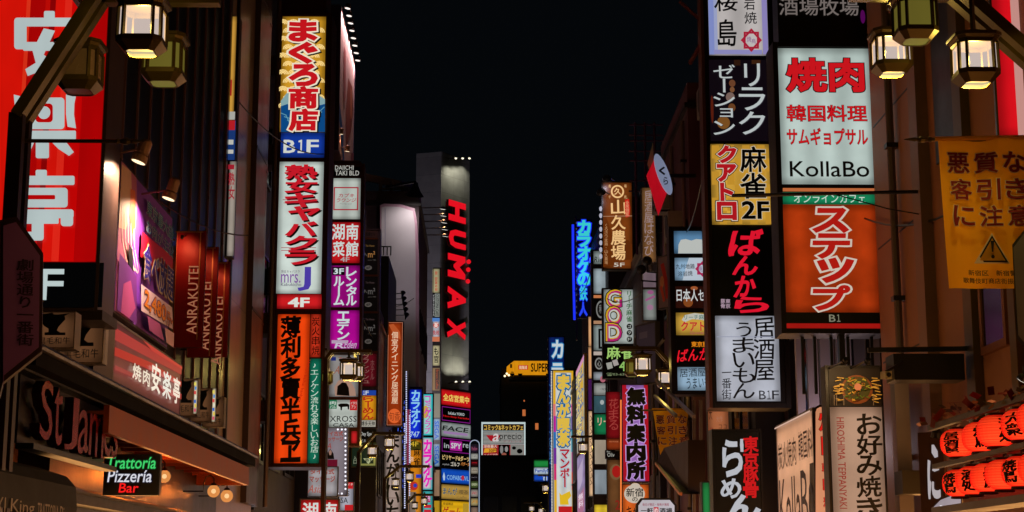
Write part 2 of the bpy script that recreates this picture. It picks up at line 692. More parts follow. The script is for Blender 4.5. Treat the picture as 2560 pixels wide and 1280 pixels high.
def sign(name, label, cat, fr, box, panels, depth=.22, bw=.03, rail=.02, fm=None, group=None, norm=None, brackets=None, shape=None):
    """a sign box: housing with rails round its face, lit panels set into it, lettering on the panels"""
    fm = fm or DARK
    u0, v0, u1, v1 = norm or rect(fr, box)
    root = thing(name, label, cat, fr.pt((u0 + u1) / 2, v0 - bw, -depth / 2), group)
    mb = MB()
    if shape:
        cv = [fr.hit(*a) for a in shape]
        cx = sum(a for a, _ in cv) / len(cv); cz = sum(b for _, b in cv) / len(cv)
        big = [(cx + (a - cx) * 1.03, cz + (b - cz) * 1.03) for a, b in cv]
        mb.prism(fr, big[::-1], -depth, 0, fm)
    else:
        mb.fbox(fr, u0 - bw, v0 - bw, -depth, u1 + bw, v1 + bw, 0, fm)
        if rail:
            for a, b, c, d in ((u0 - bw, v0 - bw, u0, v1 + bw), (u1, v0 - bw, u1 + bw, v1 + bw), (u0, v0 - bw, u1, v0), (u0, v1, u1, v1 + bw)):
                mb.fbox(fr, a + .001, b + .001, 0, c - .001, d - .001, rail, fm)
    mb.build('frame', root)
    if brackets:
        bm = MB()
        for px, py, X in brackets:                    # a bar from the sign's edge back to the wall at x = X
            u, v = fr.hit(px, py)
            a = fr.pt(u, v, -depth / 2)
            bm.bar(a, (X, a.y, a.z), .12, .14, fm)
        bm.build('bracket', root)
    for q in panels:
        if norm and q.get('norm') is None and not q.get('shape'):
            x0, y0, x1, y1 = q['b']
            q['norm'] = (u0 + (u1 - u0) * x0, v1 - (v1 - v0) * y1, u0 + (u1 - u0) * x1, v1 - (v1 - v0) * y0)
    panel_parts(root, fr, panels)
    return root


# colours of light used on many signs
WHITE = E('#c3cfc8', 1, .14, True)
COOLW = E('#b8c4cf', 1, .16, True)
RED = E('#d8121a')
DRED = E('#b0101c')
INKR = E('#c01020')
PALE = E('#cdd4d0')
CREAM = E('#e8d0a0')

# ================================================================== THE SETTING
ASPH = D('#3a3838', .55, var=.3, scale=1.2)
g = MB(); g.box(-300, -60, -.3, 300, 600, 0, ASPH)
tag(g.build('road'), kind='structure')
PAVE = TILE('#6a625c', '#2c2826', .6, .6, .6)
for sx in (-1, 1):
    g = MB()
    a, b = sorted((sx * 3.6, sx * 30))
    g.box(a, -20, 0.004, b, 139, .13, PAVE)
    tag(g.build('pavement'), kind='structure')

SHOPW = E('#ffb468', 5.6, .3, True)  # shop fronts below the view, added to light the facades from street level
SHOPC = E('#f0e0e8', 2.2, .3, True)
WINLIT = E('#d08a58', .9, .3)
WINDK = D('#0a0b10', .12, var=0, spec=.6)
FRM = D('#2a2524', .4, .4)


def building(label, x0, x1, y0, y1, h, m, side, name='building', floors=3.3, wins=True, shop=None, parapet=.5, lit=(), win_h=1.5, win_from=1, front_face=True, wy=None):
    """a block; side = +1 when its street face looks towards +X (left side of the street)"""
    root = thing(name, label, 'building', ((x0 + x1) / 2, (y0 + y1) / 2, 0))
    mb = MB(); mb.box(x0, y0, .02, x1, y1, h, m); mb.build('wall', root)
    f = x1 if side > 0 else x0
    pm = MB()
    e_ = .08
    pm.box(x0 - e_, y0 - e_, h, x1 + e_, y1 + e_, h + .12, FRM)
    pm.box(x0, y0, h + .12, x1, y0 + .15, h + .12 + parapet, m); pm.box(x0, y1 - .15, h + .12, x1, y1, h + .12 + parapet, m)
    pm.box(f - (.15 if side > 0 else 0), y0 + .15, h + .12, f + (0 if side > 0 else .15), y1 - .15, h + .12 + parapet, m)
    pm.build('roof', root)
    if shop:
        sm = MB()
        n = max(1, int((y1 - y0) / 3.2)); wd = (y1 - y0) / n
        for i in range(n):
            a = y0 + i * wd + .3; b = y0 + (i + 1) * wd - .3
            sm.box(min(f, f + side * .03), a, .45, max(f, f + side * .03), b, 2.1, shop)
        sm.build('unseen_shop_window', root)
    if wins:
        nf = int((h - 1) / floors)
        k = 0
        n = wy or max(1, int((y1 - y0) / 2.6)); wd = (y1 - y0) / n
        for j in range(win_from, nf):
            z = j * floors + .9
            for i in range(n):
                a = y0 + (i + .18) * wd; b = y0 + (i + .82) * wd
                wm = MB()
                x_in, x_out = f, f + side * .05
                gl = WINLIT if (i, j) in lit else WINDK
                wm.box(min(x_in, f + side * .02), a, z, max(x_in, f + side * .02), b, z + win_h, gl)
                for (ya, yb, za, zb) in ((a - .06, b + .06, z - .08, z), (a - .06, b + .06, z + win_h, z + win_h + .06), (a - .06, a, z, z + win_h), (b, b + .06, z, z + win_h), ((a + b) / 2 - .025, (a + b) / 2 + .025, z, z + win_h)):
                    wm.box(min(x_in, x_out), ya, za, max(x_in, x_out), yb, zb, FRM)
                wm.build('window', root)
    return root


SLATM = D('#050507', .35, .2, var=.1)
B1 = building('black slatted building behind the food billboard and the red fins', -14, -4.75, 18, 29.2, 16, SLATM, 1, 'slatted_building', wins=False, shop=SHOPW)
rodm = D('#a87c78', .3, .6, var=.1)
rb = MB()
for i in range(13):
    yy = 19.0 + i * .82
    rb.box(-4.75, yy, 3.8, -4.72, yy + .022, 16, rodm)
rb.build('slat', B1)

STONE = TILE('#a88c78', '#33261f', 2.2, 3.4, .28)
B2 = building('tall building clad in polished beige stone beside the red fins', -14, -4.9, 29.4, 34.6, 22, STONE, 1, 'stone_building', wins=False, shop=SHOPW)
pm = MB()
PIER = D('#4c3c38', .35, .1)
pm.box(-4.9, 30.6, 3.2, -4.84, 30.72, 22, FRM)
for a, b, x, m in ((33.05, 34.5, -4.78, PIER), (34.75, 35.3, -4.86, D('#2a201f', .4))):
    pm.box(-5.2, a, 3, x, b, 22, m)
    for z in (6.9, 10.3, 13.7, 17.1):
        pm.box(x, a - .01, z, x + .012, b + .01, z + .06, BLACK)
pm.build('pilaster', B2)
pm = MB()
pm.tube([(-4.72, 35.42, 3.0), (-4.72, 35.42, 21)], .05, D('#6b564c', .4, .5))
pm.build('drain_pipe', B2)
building('dark narrow building behind the tall maguro sign tower', -14, -5.3, 36.2, 45.8, 17, D('#2a2024', .6), 1, wins=True, shop=SHOPC, lit=((1, 2),))
building('dark block carrying the rooftop billboard with a row of lamps', -14, -4.6, 46, 53.9, 13, D('#221a1e', .6), 1, shop=SHOPW)
building('low dark building behind the black floor directory', -14, -3.6, 54.1, 63, 9.8, D('#17131a', .5), 1, shop=SHOPC)
B5 = building('building with a bare pale billboard on its front', -14, -2.75, 65, 75, 16.3, D('#3d2c30', .6), 1, shop=SHOPW)
building('low dark building far down the left side of the street', -14, -3.3, 76, 106, 8, D('#16131a', .6), 1, shop=SHOPC)

RIGHTW = D('#8e6044', .6, var=.3, scale=.8, bump=.3)
R1 = building('brown rendered building behind the red paper lanterns', 5.3, 15, 6, 21.7, 17, RIGHTW, -1, wins=False, shop=SHOPW)
rm = MB()
TRIM = D('#5b4a2a', .4, .3)
for a, b, xo, m in ((18.9, 19.25, 5.16, D('#7a5a48', .5)), (17.25, 17.55, 5.2, TRIM), (15.9, 16.1, 5.22, TRIM)):
    rm.box(xo, a, 3.2, 5.3, b, 17, m)
rm.build('pilaster', R1)
rm = MB()
for z in (4.35, 5.9, 7.6):
    rm.box(5.292, 19.3, z, 5.3, 21.6, z + .02, INK)
rm.box(5.288, 19.55, 3.4, 5.3, 19.6, 14, INK)
rm.build('wall_joint', R1)
rm = MB()
rm.box(5.26, 16.35, 3.95, 5.3, 17.05, 5.15, WINDK)
for a, b, c, d in ((16.27, 17.13, 3.87, 3.95), (16.27, 17.13, 5.15, 5.23), (16.27, 16.35, 3.95, 5.15), (17.05, 17.13, 3.95, 5.15)):
    rm.box(5.24, a, c, 5.3, b, d, D('#7a4a22', .5))
rm.build('window', R1)
rm = MB()
rm.box(5.26, 17.7, 6.3, 5.3, 18.5, 9.5, BLACK)
rm.build('window', R1)
building('dark building behind the tall Korean barbecue sign tower', 5.45, 15, 22.4, 29.8, 18, D('#30222a', .6), -1, shop=SHOPW)
building('dark building behind the tall stack of izakaya signs', 4.95, 15, 30, 36.3, 17, D('#1e171c', .6), -1, shop=SHOPW)
building('plum coloured building stepping out behind the mahjong sign', 4.65, 15, 36.5, 42.3, 12.2, D('#5a3440', .6, var=.3), -1, shop=SHOPC, floors=3.6)
building('dark building behind the brown farm restaurant sign', 4.5, 15, 42.5, 55.8, 10.5, D('#2a1e2a', .6), -1, shop=SHOPW)
building('dark purple building behind the blue neon karaoke letters', 4.25, 15, 56, 72, 14, D('#1d1426', .6), -1, shop=SHOPC)
building('dark building behind the manga cafe sign strip', 4.1, 15, 74, 102, 10, D('#191622', .6), -1, shop=SHOPW)
building('low building with the green and blue store sign', 4.4, 15, 104, 139, 8.5, D('#17151c', .6), -1, shop=SHOPC)

# the far end of the street
E1 = building('wide dark building closing the far end of the street', -4, 14, 141, 148, 11.0, D('#14131a', .5), 1, wins=False)
wm = MB()
for j, z in enumerate((3.2, 6.2)):
    for i in range(9):
        x = -3.4 + i * 1.6
        wm.box(x, 140.94, z, x + 1.25, 141, z + 1.9, D('#1b1e2a', .15, var=0, spec=.7))
wm.build('window', E1)
wm = MB()
sf = front(140.9)
put(wm, sf, 'LUMINE', *[rect(sf, (1262, 1222, 1306, 1238))[i] for i in (0, 1, 2, 3)], 0.02, D('#5c5866', .4), .02)
if False: wm.build('lettering', E1)
E2 = building('tall dark tower far behind with two orange lit windows', 1.4, 14, 150, 166, 19.6, D('#060608', .7, var=.1), 1, wins=False)
for (a, b, c, d) in ((1306, 1024, 1314, 1040), (1338, 1058, 1346, 1074), (1309, 1000, 1312, 1004)):
    ff = front(150)
    u0, v0, u1, v1 = rect(ff, (a, b, c, d))
    wm = MB(); wm.fbox(ff, u0, v0, 0, u1, v1, .04, E('#c06a38', .9, .2))
    for k in (0, 1):
        uu = u0 - .05 if k == 0 else u1
        wm.fbox(ff, uu, v0 - .05, 0, uu + .05, v1 + .05, .07, FRM)
    wm.build('window', E2)

# ================================================================== STREET LAMPS
BRONZE = D('#4e3e14', .38, .45, var=.15)
BRONZED = D('#3a2418', .35, .6, var=.15)


def oct_ring(rw, ch):
    """square of half-width rw with corners cut by ch, as seen from above"""
    a = rw; b = rw - ch
    return [(-b, -a), (b, -a), (a, -b), (a, b), (b, a), (-b, a), (-a, b), (-a, -b)]


def lantern_meshes():
    fr = MB()
    def ring(z0, r0, z1, r1, c0, c1, m, cap=False):
        A = [(x, y, z0) for x, y in oct_ring(r0, c0)]; B = [(x, y, z1) for x, y in oct_ring(r1, c1)]
        fs = [(i, (i + 1) % 8, 8 + (i + 1) % 8, 8 + i) for i in range(8)]
        if cap: fs += [tuple(range(8))[::-1], tuple(range(8, 16))]
        fr.add(A + B, fs, m)
    ring(.43, .215, .46, .215, .07, .07, BRONZE, True)      # top cap
    ring(.46, .20, .49, .12, .065, .04, BRONZE, True)
    ring(.405, .185, .43, .20, .06, .065, BRONZE, True)
    def band(z0, z1, r, c, th):
        A = oct_ring(r, c); B = oct_ring(r - th, c - th * .4)
        vs = [(x, y, z0) for x, y in A] + [(x, y, z1) for x, y in A] + [(x, y, z0) for x, y in B] + [(x, y, z1) for x, y in B]
        fs = []
        for i in range(8):
            j = (i + 1) % 8
            fs += [(i, j, 8 + j, 8 + i), (16 + i, 24 + i, 24 + j, 16 + j), (8 + i, 8 + j, 24 + j, 24 + i), (i, 16 + i, 16 + j, j)]
        fr.add(vs, fs, BRONZE)
    band(.07, .115, .192, .062, .03)
    band(.365, .405, .182, .058, .03)
    A = oct_ring(.187, .06); 
    for x, y in A:                                               # eight corner posts
        n = Vector((x, y, 0)).normalized(); tn = Vector((-n.y, n.x, 0))
        fr.bar((x * .96, y * .96, .10), (x * .945, y * .945, .38), .026, .026, BRONZE, up=n)
    # sloping skirt and bottom rim
    S0 = oct_ring(.192, .062); S1 = oct_ring(.125, .04)
    vs = [(x, y, .07) for x, y in S0] + [(x, y, .0) for x, y in S1] + [(x * .9, y * .9, .0) for x, y in S1]
    fr.add(vs, [(i, 8 + i, 8 + (i + 1) % 8, (i + 1) % 8) for i in range(8)] + [(8 + i, 16 + i, 16 + (i + 1) % 8, 8 + (i + 1) % 8) for i in range(8)], BRONZE)
    out = {}
    for key, m, mb_ in (('lit', PANE('#cbbab2', .95), PANE('#e0d2a0', .85, .08)), ('dim', D('#8a6f60', .25, var=.15), D('#7a6660', .3)), ('olive', E('#80762e', .5, .1), E('#8a8438', .5))):  # olive: neighbours' light on unlit glass painted in as weak emission
        gm = MB()
        G0 = oct_ring(.172, .052); G1 = oct_ring(.168, .05)
        for i in range(8):
            j = (i + 1) % 8
            gm.add([(G0[i][0], G0[i][1], .10), (G0[j][0], G0[j][1], .10), (G1[j][0], G1[j][1], .37), (G1[i][0], G1[i][1], .37)], [(0, 1, 2, 3)], m)
        Bt = oct_ring(.112, .036)
        gm.add([(x, y, .006) for x, y in Bt], [tuple(range(8))[::-1]], mb_)
        out[key] = gm
    return fr, out


_lf, _lg = lantern_meshes()
_ldata = {}


def lantern(root, px, py, wpx, d, state, rod_to=None, power=14):
    """px,py = picture centre of the lantern body, d = its distance along the street"""
    wm = wpx * d / FPX
    s = wm / .43
    c = P(px, py, d)
    base = Vector((c.x, c.y, c.z - .24 * s))
    if not _ldata:
        o = _lf.build('lantern'); _ldata['f'] = o.data; bpy.data.objects.remove(o)
        for k, gm in _lg.items():
            o = gm.build('lantern_glass'); _ldata[k] = o.data; bpy.data.objects.remove(o)
    f = bpy.data.objects.new('lantern', _ldata['f']); COL.objects.link(f)
    f.parent = root; f.location = base - root.location; f.scale = (s, s, s)
    f['label'] = {'lit': 'lantern that is lit', 'dim': 'lantern that is switched off', 'olive': 'unlit lantern with light from its neighbours painted into the glass'}[state]
    gl = bpy.data.objects.new('glass', _ldata[state]); COL.objects.link(gl); gl.parent = f
    if state == 'lit':
        L = bpy.data.lights.new('bulb_light', 'POINT'); L.energy = power * s * s; L.color = (1, .78, .2); L.shadow_soft_size = .05 * s
        lo = bpy.data.objects.new('bulb_light', L); COL.objects.link(lo); lo.parent = f; lo.location = (0, 0, .24)
    if rod_to is not None:
        m = MB()
        m.bar((base.x, base.y, base.z + .485 * s), (base.x, base.y, rod_to), .045 * s, .03 * s, BRONZE)
        m.box(base.x - .05 * s, base.y - .05 * s, base.z + .485 * s, base.x + .05 * s, base.y + .05 * s, base.z + .52 * s, BRONZE)
        m.build('rod', root)
    return base


def street_lamp(label, d, post_px, bend_py, diag_to, beam_px1, beam_py, lanterns, twin=.12, th=.09, pole=None, power=360):
    """post at post_px up to bend_py, sloping to diag_to, then a level beam to beam_px1; every px at distance d"""
    b = P(post_px, bend_py, d); q = P(*diag_to, d); z = q.z
    e1 = P(beam_px1, beam_py, d)
    root = thing('street_lamp', label, 'street lamp', (b.x, d, .13), 'lantern street lamps')
    m = MB()
    for dy in (-twin, twin):
        m.bar((b.x, d + dy, .13), (b.x, d + dy, b.z), th, th * .8, BRONZED, up=(0, 1, 0))
    m.box(b.x - .2, d - .25, .13, b.x + .2, d + .25, .5, BRONZED)
    m.build('post', root)
    m = MB()
    for dy in (-twin, twin):
        m.bar((b.x, d + dy, b.z - .02), (q.x, d + dy, z), th, th * .8, BRONZE)
    m.build('brace', root)
    m = MB()
    for dy in (-twin, twin):
        m.bar((q.x, d + dy, z), (e1.x, d + dy, z), th, th * .8, BRONZE)
    ys = [l[4] if len(l) > 4 else d for l in lanterns]
    for l in lanterns:
        dl = l[4] if len(l) > 4 else d
        x = P(l[0], l[1], dl).x
        if abs(dl - d) > .2:
            m.bar((x, d, z + .06), (x, dl, z + .06), .05, .05, BRONZE)
    m.build('beam', root)
    for l in lanterns:
        dl = l[4] if len(l) > 4 else d
        lantern(root, l[0], l[1], l[2], dl, l[3], rod_to=(l[5] if len(l) > 5 else z), power=power)
    if pole:
        px0, px1, py = pole
        a = P(px0, py, d); c = P(px1, py, d)
        m = MB()
        a0 = Vector((b.x, d, a.z)); dr = 1 if c.x > b.x else -1
        m.tube([a0, (c.x - dr * .2, d, a.z)], .017, BRONZE)
        m.lathe((c.x - dr * .2, d, a.z), [(.017, 0), (.026, .02), (.017, .04), (.028, .07), (.03, .1), (.014, .13), (.02, .15), (.003, .24)], BRONZE, 12, axis=(dr, 0, 0))
        m.build('banner_pole', root)
    return root


street_lamp('near lamp post at the left edge with two unlit lanterns and one lit', 13.4, 52, 292, (252, -12), 545, 4,
            [(200, 168, 122, 'dim', 13.9, P(203, 35, 13.4).z), (356, 66, 133, 'lit', 12.7), (411, 150, 118, 'olive', 14.2)], twin=.1, th=.12, pole=(52, 348, 352), power=520)
street_lamp('near lamp post at the right edge with three lanterns above the yellow banner', 13.4, 2632, 190, (2385, -22), 2130, -10,
            [(2228, 132, 108, 'lit', 14.0), (2287, 46, 118, 'olive', 12.9), (2437, 150, 122, 'lit', 12.9, P(2430, 20, 13.4).z)], twin=.1, th=.12, pole=(2632, 2272, 350), power=680)
street_lamp('lamp post in front of the Thai massage poster beside the orange sign', 36, 816, 897, (830, 880), 930, 879,
            [(872, 924, 48, 'lit', 36), (892, 930, 40, 'lit', 37.6), (818, 945, 30, 'olive', 36.4)], th=.09)
street_lamp('lamp post beside the free information sign with two lit lanterns', 37, 1672, 905, (1640, 872), 1548, 870,
            [(1606, 912, 48, 'lit', 37), (1580, 920, 40, 'olive', 38.4), (1662, 946, 44, 'lit', 35.8, P(1662, 905, 35.8).z)], th=.09)
street_lamp('lamp post over the green arrow sign further down the left side', 50, 897, 1130, (937, 1084), 1012, 1080,
            [(931, 1128, 27, 'lit', 50.6), (974, 1107, 29, 'lit', 49.6)], th=.1)
street_lamp('lamp post under the pink and cyan karaoke sign', 56, 962, 1196, (1000, 1166), 1074, 1166,
            [(1024, 1192, 23, 'lit', 55.7), (989, 1207, 21, 'lit', 56.6)], th=.1)
street_lamp('small lamp post low beside the red and cyan sign foot', 62, 1012, 1262, (1038, 1237), 1084, 1237,
            [(1061, 1253, 18, 'lit', 61.8), (1037, 1264, 17, 'lit', 62.6)], th=.1)
street_lamp('lamp post between the manga cafe sign and the red banner', 60, 1512, 1122, (1494, 1092), 1428, 1090,
            [(1457, 1119, 26, 'lit', 60), (1498, 1136, 25, 'lit', 58.8, P(1498, 1098, 58.8).z)], th=.09)
street_lamp('lamp post in front of the store sign and the manga cafe strip', 84, 1424, 1228, (1396, 1188), 1345, 1186,
            [(1364, 1221, 20, 'lit', 84), (1398, 1232, 17, 'lit', 85.4)], th=.1)
street_lamp('farthest lamp post on the right before the dark end building', 112, 1366, 1276, (1346, 1257), 1310, 1257,
            [(1329, 1272, 15, 'lit', 112), (1352, 1277, 14, 'lit', 113.4)], th=.1)

# ================================================================== SIGNS, LEFT SIDE
BLK = E('#0a0b0d', .4)
# --- huge red yakiniku sign
f = front(17)
LTR = E('#b4c2c2', .95, .08)
bands = [(-40, 52, '#e01408'), (52, 62, '#e8341a'), (62, 100, '#b00404'), (100, 112, '#c40c06'), (112, 126, '#8e0204'), (126, 150, '#e0140a'), (150, 168, '#e8281a'), (168, 205, '#ce0404'), (205, 258, '#b20204')]
RDM = E('#b00404', 1, .1)


def rr(x0, y0, x1, y1, c, q=7):
    """a bar with rounded corners"""
    pts = []
    for cx, cy_, a0 in ((x1 - q, y0 + q, -90), (x1 - q, y1 - q, 0), (x0 + q, y1 - q, 90), (x0 + q, y0 + q, 180)):
        for k in range(5):
            a = R(a0 + 22.5 * k); pts.append((cx + q * math.cos(a), cy_ + q * math.sin(a)))
    return p(pts, c)


LOGO = [rr(112, 30, 139, 60, LTR, 4), rr(40, 47, 196, 69, LTR, 8), rr(38, 47, 69, 126, LTR, 8), rr(168, 48, 197, 104, LTR, 8),
        rr(60, 108, 196, 130, LTR, 4), p([(112, 74), (140, 80), (112, 140), (150, 166), (192, 180), (186, 206), (140, 184), (118, 175), (98, 183), (72, 193), (66, 176), (92, 160), (84, 130)], LTR), p([(140, 128), (168, 130), (128, 172), (100, 180), (92, 166)], LTR),
        p([(103, 228), (134, 226), (130, 242), (110, 252), (72, 252), (92, 244)], LTR), rr(68, 247, 164, 326, LTR, 9), rr(92, 262, 135, 309, RDM, 9), e((98, 269, 129, 301), LTR),
        p([(168, 240), (194, 238), (189, 262), (188, 290), (193, 324), (172, 320), (168, 288)], LTR), p([(38, 240), (62, 246), (66, 290), (62, 324), (38, 322), (42, 290)], LTR),
        rr(48, 330, 193, 352, LTR, 3), rr(93, 350, 126, 399, LTR, 5), p([(128, 354), (170, 360), (188, 384), (176, 393), (150, 376)], LTR), p([(92, 354), (62, 360), (40, 384), (54, 394), (82, 376)], LTR),
        rr(93, 428, 121, 450, LTR, 4), rr(55, 443, 190, 466, LTR, 4), rr(56, 473, 173, 522, LTR, 8), rr(67, 491, 142, 502, RDM, 3),
        rr(52, 527, 188, 549, LTR, 6), rr(156, 527, 187, 569, LTR, 8), rr(52, 547, 151, 563, LTR, 3), rr(84, 550, 114, 604, LTR, 8), rr(58, 583, 114, 605, LTR, 7)]
root = sign('projecting_sign', 'huge red restaurant sign with pale rounded characters behind the near lamp post', 'sign', f, (-60, -90, 258, 770), [
    pn((-60, -90, 258, 655), E('#c00806', 1, .12, True), [r((a, -85, b, 655), E(c, .84, .12)) for a, b, c in bands] + [
        *LOGO], label='red panel with pale characters'),
    pn((-60, 657, 258, 768), E('#08090b', .3), [t('3F', (20, 672, 160, 752), E('#b8c8c8'), .03)], label='black floor panel'),
], depth=.68, bw=.035, fm=D('#5a4640', .35, .6), rail=.03)
m = MB()
a, b, c, d_ = rect(f, (-60, 768, 300, 800))
m.fbox(f, a, b, -.68, c - .18, d_ - .03, .02, BROWN)
m.build('base_rail', root)
m = MB()
u, v = f.hit(262, -90)
for k, (wd, cc) in enumerate(((.03, '#6a5a50'), (.05, '#3a3436'), (.03, '#7a6a3a'))):
    m.fbox(f, u + .05, b + .05, -.1 - k * .2, u + .075 + k * .012, v, -.06 - k * .2, D(cc, .3, .8))
m.build('edge_trim', root)

# --- printed food billboard lit by spot lamps
f = left(-4.3)
u0, v0 = f.hit(282, 775); u1, _ = f.hit(424, 640); _, v1 = f.hit(290, 392)
root = sign('billboard', 'slanted purple food billboard with big price lettering under spot lamps', 'billboard', f, None, [
    pn((0, 0, 1, 1), D('#7a3ab4', .5, var=.2), [
        p([(0, 0), (.26, 0), (.3, .2), (.24, .55), (.26, 1), (0, 1)], D('#b8648e', .5)),
        p([(.0, .02), (.16, .0), (.2, .2), (.12, .42), (.0, .45)], D('#d8b09a', .5)),
        p([(.16, .12), (.24, .1), (.28, .34), (.22, .42), (.17, .3)], D('#e0702c', .5)),
        *[ln([(.03 + .05 * i, .3 + .02 * i), (.06 + .05 * i, .5), (.14 + .05 * i, .62), (.25 + .02 * i, .64)], D('#f0c8c4', .5), .03) for i in range(5)],
        p([(.14, .5), (.22, .52), (.26, .72), (.2, .76)], D('#141020', .5)),
        p([(.36, .34), (1, .30), (1, .5), (.36, .52)], D('#c21238', .5)),
        p([(.0, .62), (.3, .68), (.34, 1), (0, 1)], D('#6a2a8a', .5)),
        p([(.08, .8), (.2, .74), (.3, .9), (.2, 1), (.06, 1)], D('#b04a92', .5)),
        t('東京最大級', (.42, .08, .98, .19), D('#2a7aa8', .5), .02, o=[(D('#d8d4e4', .5), .05)]),
        t('お肉が主役', (.42, .22, .98, .32), D('#2a6aa0', .5), .015, o=[(D('#e8dcd8', .5), .04)]),
        t('食べ放題', (.38, .40, .99, .66), D('#2c1a8c', .5), .03, o=[(D('#d8b060', .5), .085), (D('#f0e0d8', .5), .06)]),
        p([(.34, .72), (.97, .7), (1, .86), (.36, .9)], D('#e2c8dc', .5)),
        t('2,480', (.40, .73, .84, .87), D('#e88a20', .5), .05, o=[(D('#5a1a78', .5), .1)]),
        t('円～', (.85, .76, .97, .87), D('#e88a20', .5), .03, o=[(D('#5a1a78', .5), .08)]),
        p([(.45, .91), (.7, .9), (.8, 1), (.5, 1)], D('#b85aa0', .5)), p([(.8, .9), (1, .89), (1, 1), (.84, 1)], D('#e8b8c8', .5)),
    ], name='poster')], depth=.14, bw=.03, rail=.015, fm=D('#3a2a30', .5), norm=(u0, v0, u1, v1))
SPOTM = D('#9a7660', .45, .3, var=.1)
SPOTL = E('#ffe6b8', 1.6)


def spot(label, pos, aim, r_=.075, ln_=.17, arm=None, power=30, col='#ffb070', mat=None, lens=None, group=None, angle=95, name='spot_lamp', cat='spot lamp', shape='can', flood=True, rad=.05):
    """lamp head at pos pointing at aim, on an arm to the wall point arm"""
    pos = Vector(pos); aim = Vector(aim); d = (aim - pos).normalized()
    root = thing(name, label, cat, pos, group)
    m = MB(); mt = mat or SPOTM
    if shape == 'can':
        m.lathe(pos, [(r_ * .5, -ln_ * .9), (r_ * .82, -ln_ * .8), (r_ * .82, -ln_ * .38), (r_ * .7, -ln_ * .33), (r_, -ln_ * .25), (r_ * 1.05, 0), (r_ * .92, 0), (r_ * .9, -.02)], mt, 16, axis=d)
    elif shape == 'shade':
        m.lathe(pos, [(r_ * .2, -ln_), (r_ * .3, -ln_ * .75), (r_ * .55, -ln_ * .4), (r_ * 1.0, 0), (r_ * .95, .0)], mt, 16, axis=d)
    else:
        m.lathe(pos, [(r_ * .3, -ln_), (r_ * .8, -ln_ * .7), (r_, 0), (r_ * .95, 0)], mt, 14, axis=d)
    m.build('housing', root, smooth=False)
    m = MB(); m.lathe(pos + d * .004, [(r_ * .9, -.004), (r_ * .9, 0), (r_ * .4, .008)], lens or SPOTL, 16, axis=d); m.build('lens', root)
    if arm is not None:
        m = MB(); a = Vector(arm); q = pos - d * ln_ * .6
        m.tube([a, (q.x, q.y, a.z) if abs(a.z - q.z) > .05 else q, q] if abs(a.z - q.z) > .05 else [a, q], max(.012, r_ * .16), mt, 6)
        m.build('arm', root)
    if flood and power:
        light(root, 'SPOT', pos + d * .02, power, col, rad, aim, angle, .8)
    return root


for i, (px, py, d_, w_) in enumerate(((346, 405, 17.6, 'nearer'), (421, 497, 19.6, 'farther'))):
    q = P(px, py, d_)
    spot(['spot lamp over the left half of the purple food billboard', 'spot lamp over the right half of the purple food billboard'][i], q, (-4.2, d_ - .05, q.z - 1.0), .085, .3, arm=(-4.35, d_ + .3, q.z + .12), power=380, col='#ffd4b0', angle=145, group='spot lamps over the food billboard')

# --- lit slanted yakiniku sign below it
f = left(-4.2)
u0, v0 = f.hit(278, 955); u1, _ = f.hit(448, 980); _, v1 = f.hit(278, 800)
root = sign('light_box', 'slanted lit sign with red stripes and pale characters under the food billboard', 'sign', f, None, [
    pn((0, 0, 1, 1), E('#70302c', .85, .2, True), [
        p([(0, .1), (1, .02), (1, .16), (0, .3)], E('#a83430', .9)), p([(0, .42), (.5, .3), (1, .3), (1, .4), (.4, .46), (0, .56)], E('#b02a22', .9)),
        p([(.35, 0), (1, 0), (1, .05), (.5, .08)], E('#c03a30', .9)),
        p([(.62, .62), (1, .55), (1, .66), (.7, .72)], E('#a02c28', .9)), p([(0, .72), (.3, .68), (.3, .74), (0, .8)], E('#9a3a38', .9)),
        t('焼', (.22, .5, .34, .78), E('#e8dcc8'), .03), t('肉', (.36, .5, .46, .78), E('#e8dcc8'), .03),
        t('安', (.48, .28, .62, .82), E('#f0e6d4'), .04), t('楽', (.65, .3, .79, .82), E('#e6e4d8'), .04), t('亭', (.82, .3, .94, .82), E('#f0e2d0'), .04),
    ], label='striped lit panel')], depth=.2, bw=.03, rail=.02, fm=D('#7a6a60', .4, .6), norm=(u0, v0, u1, v1))

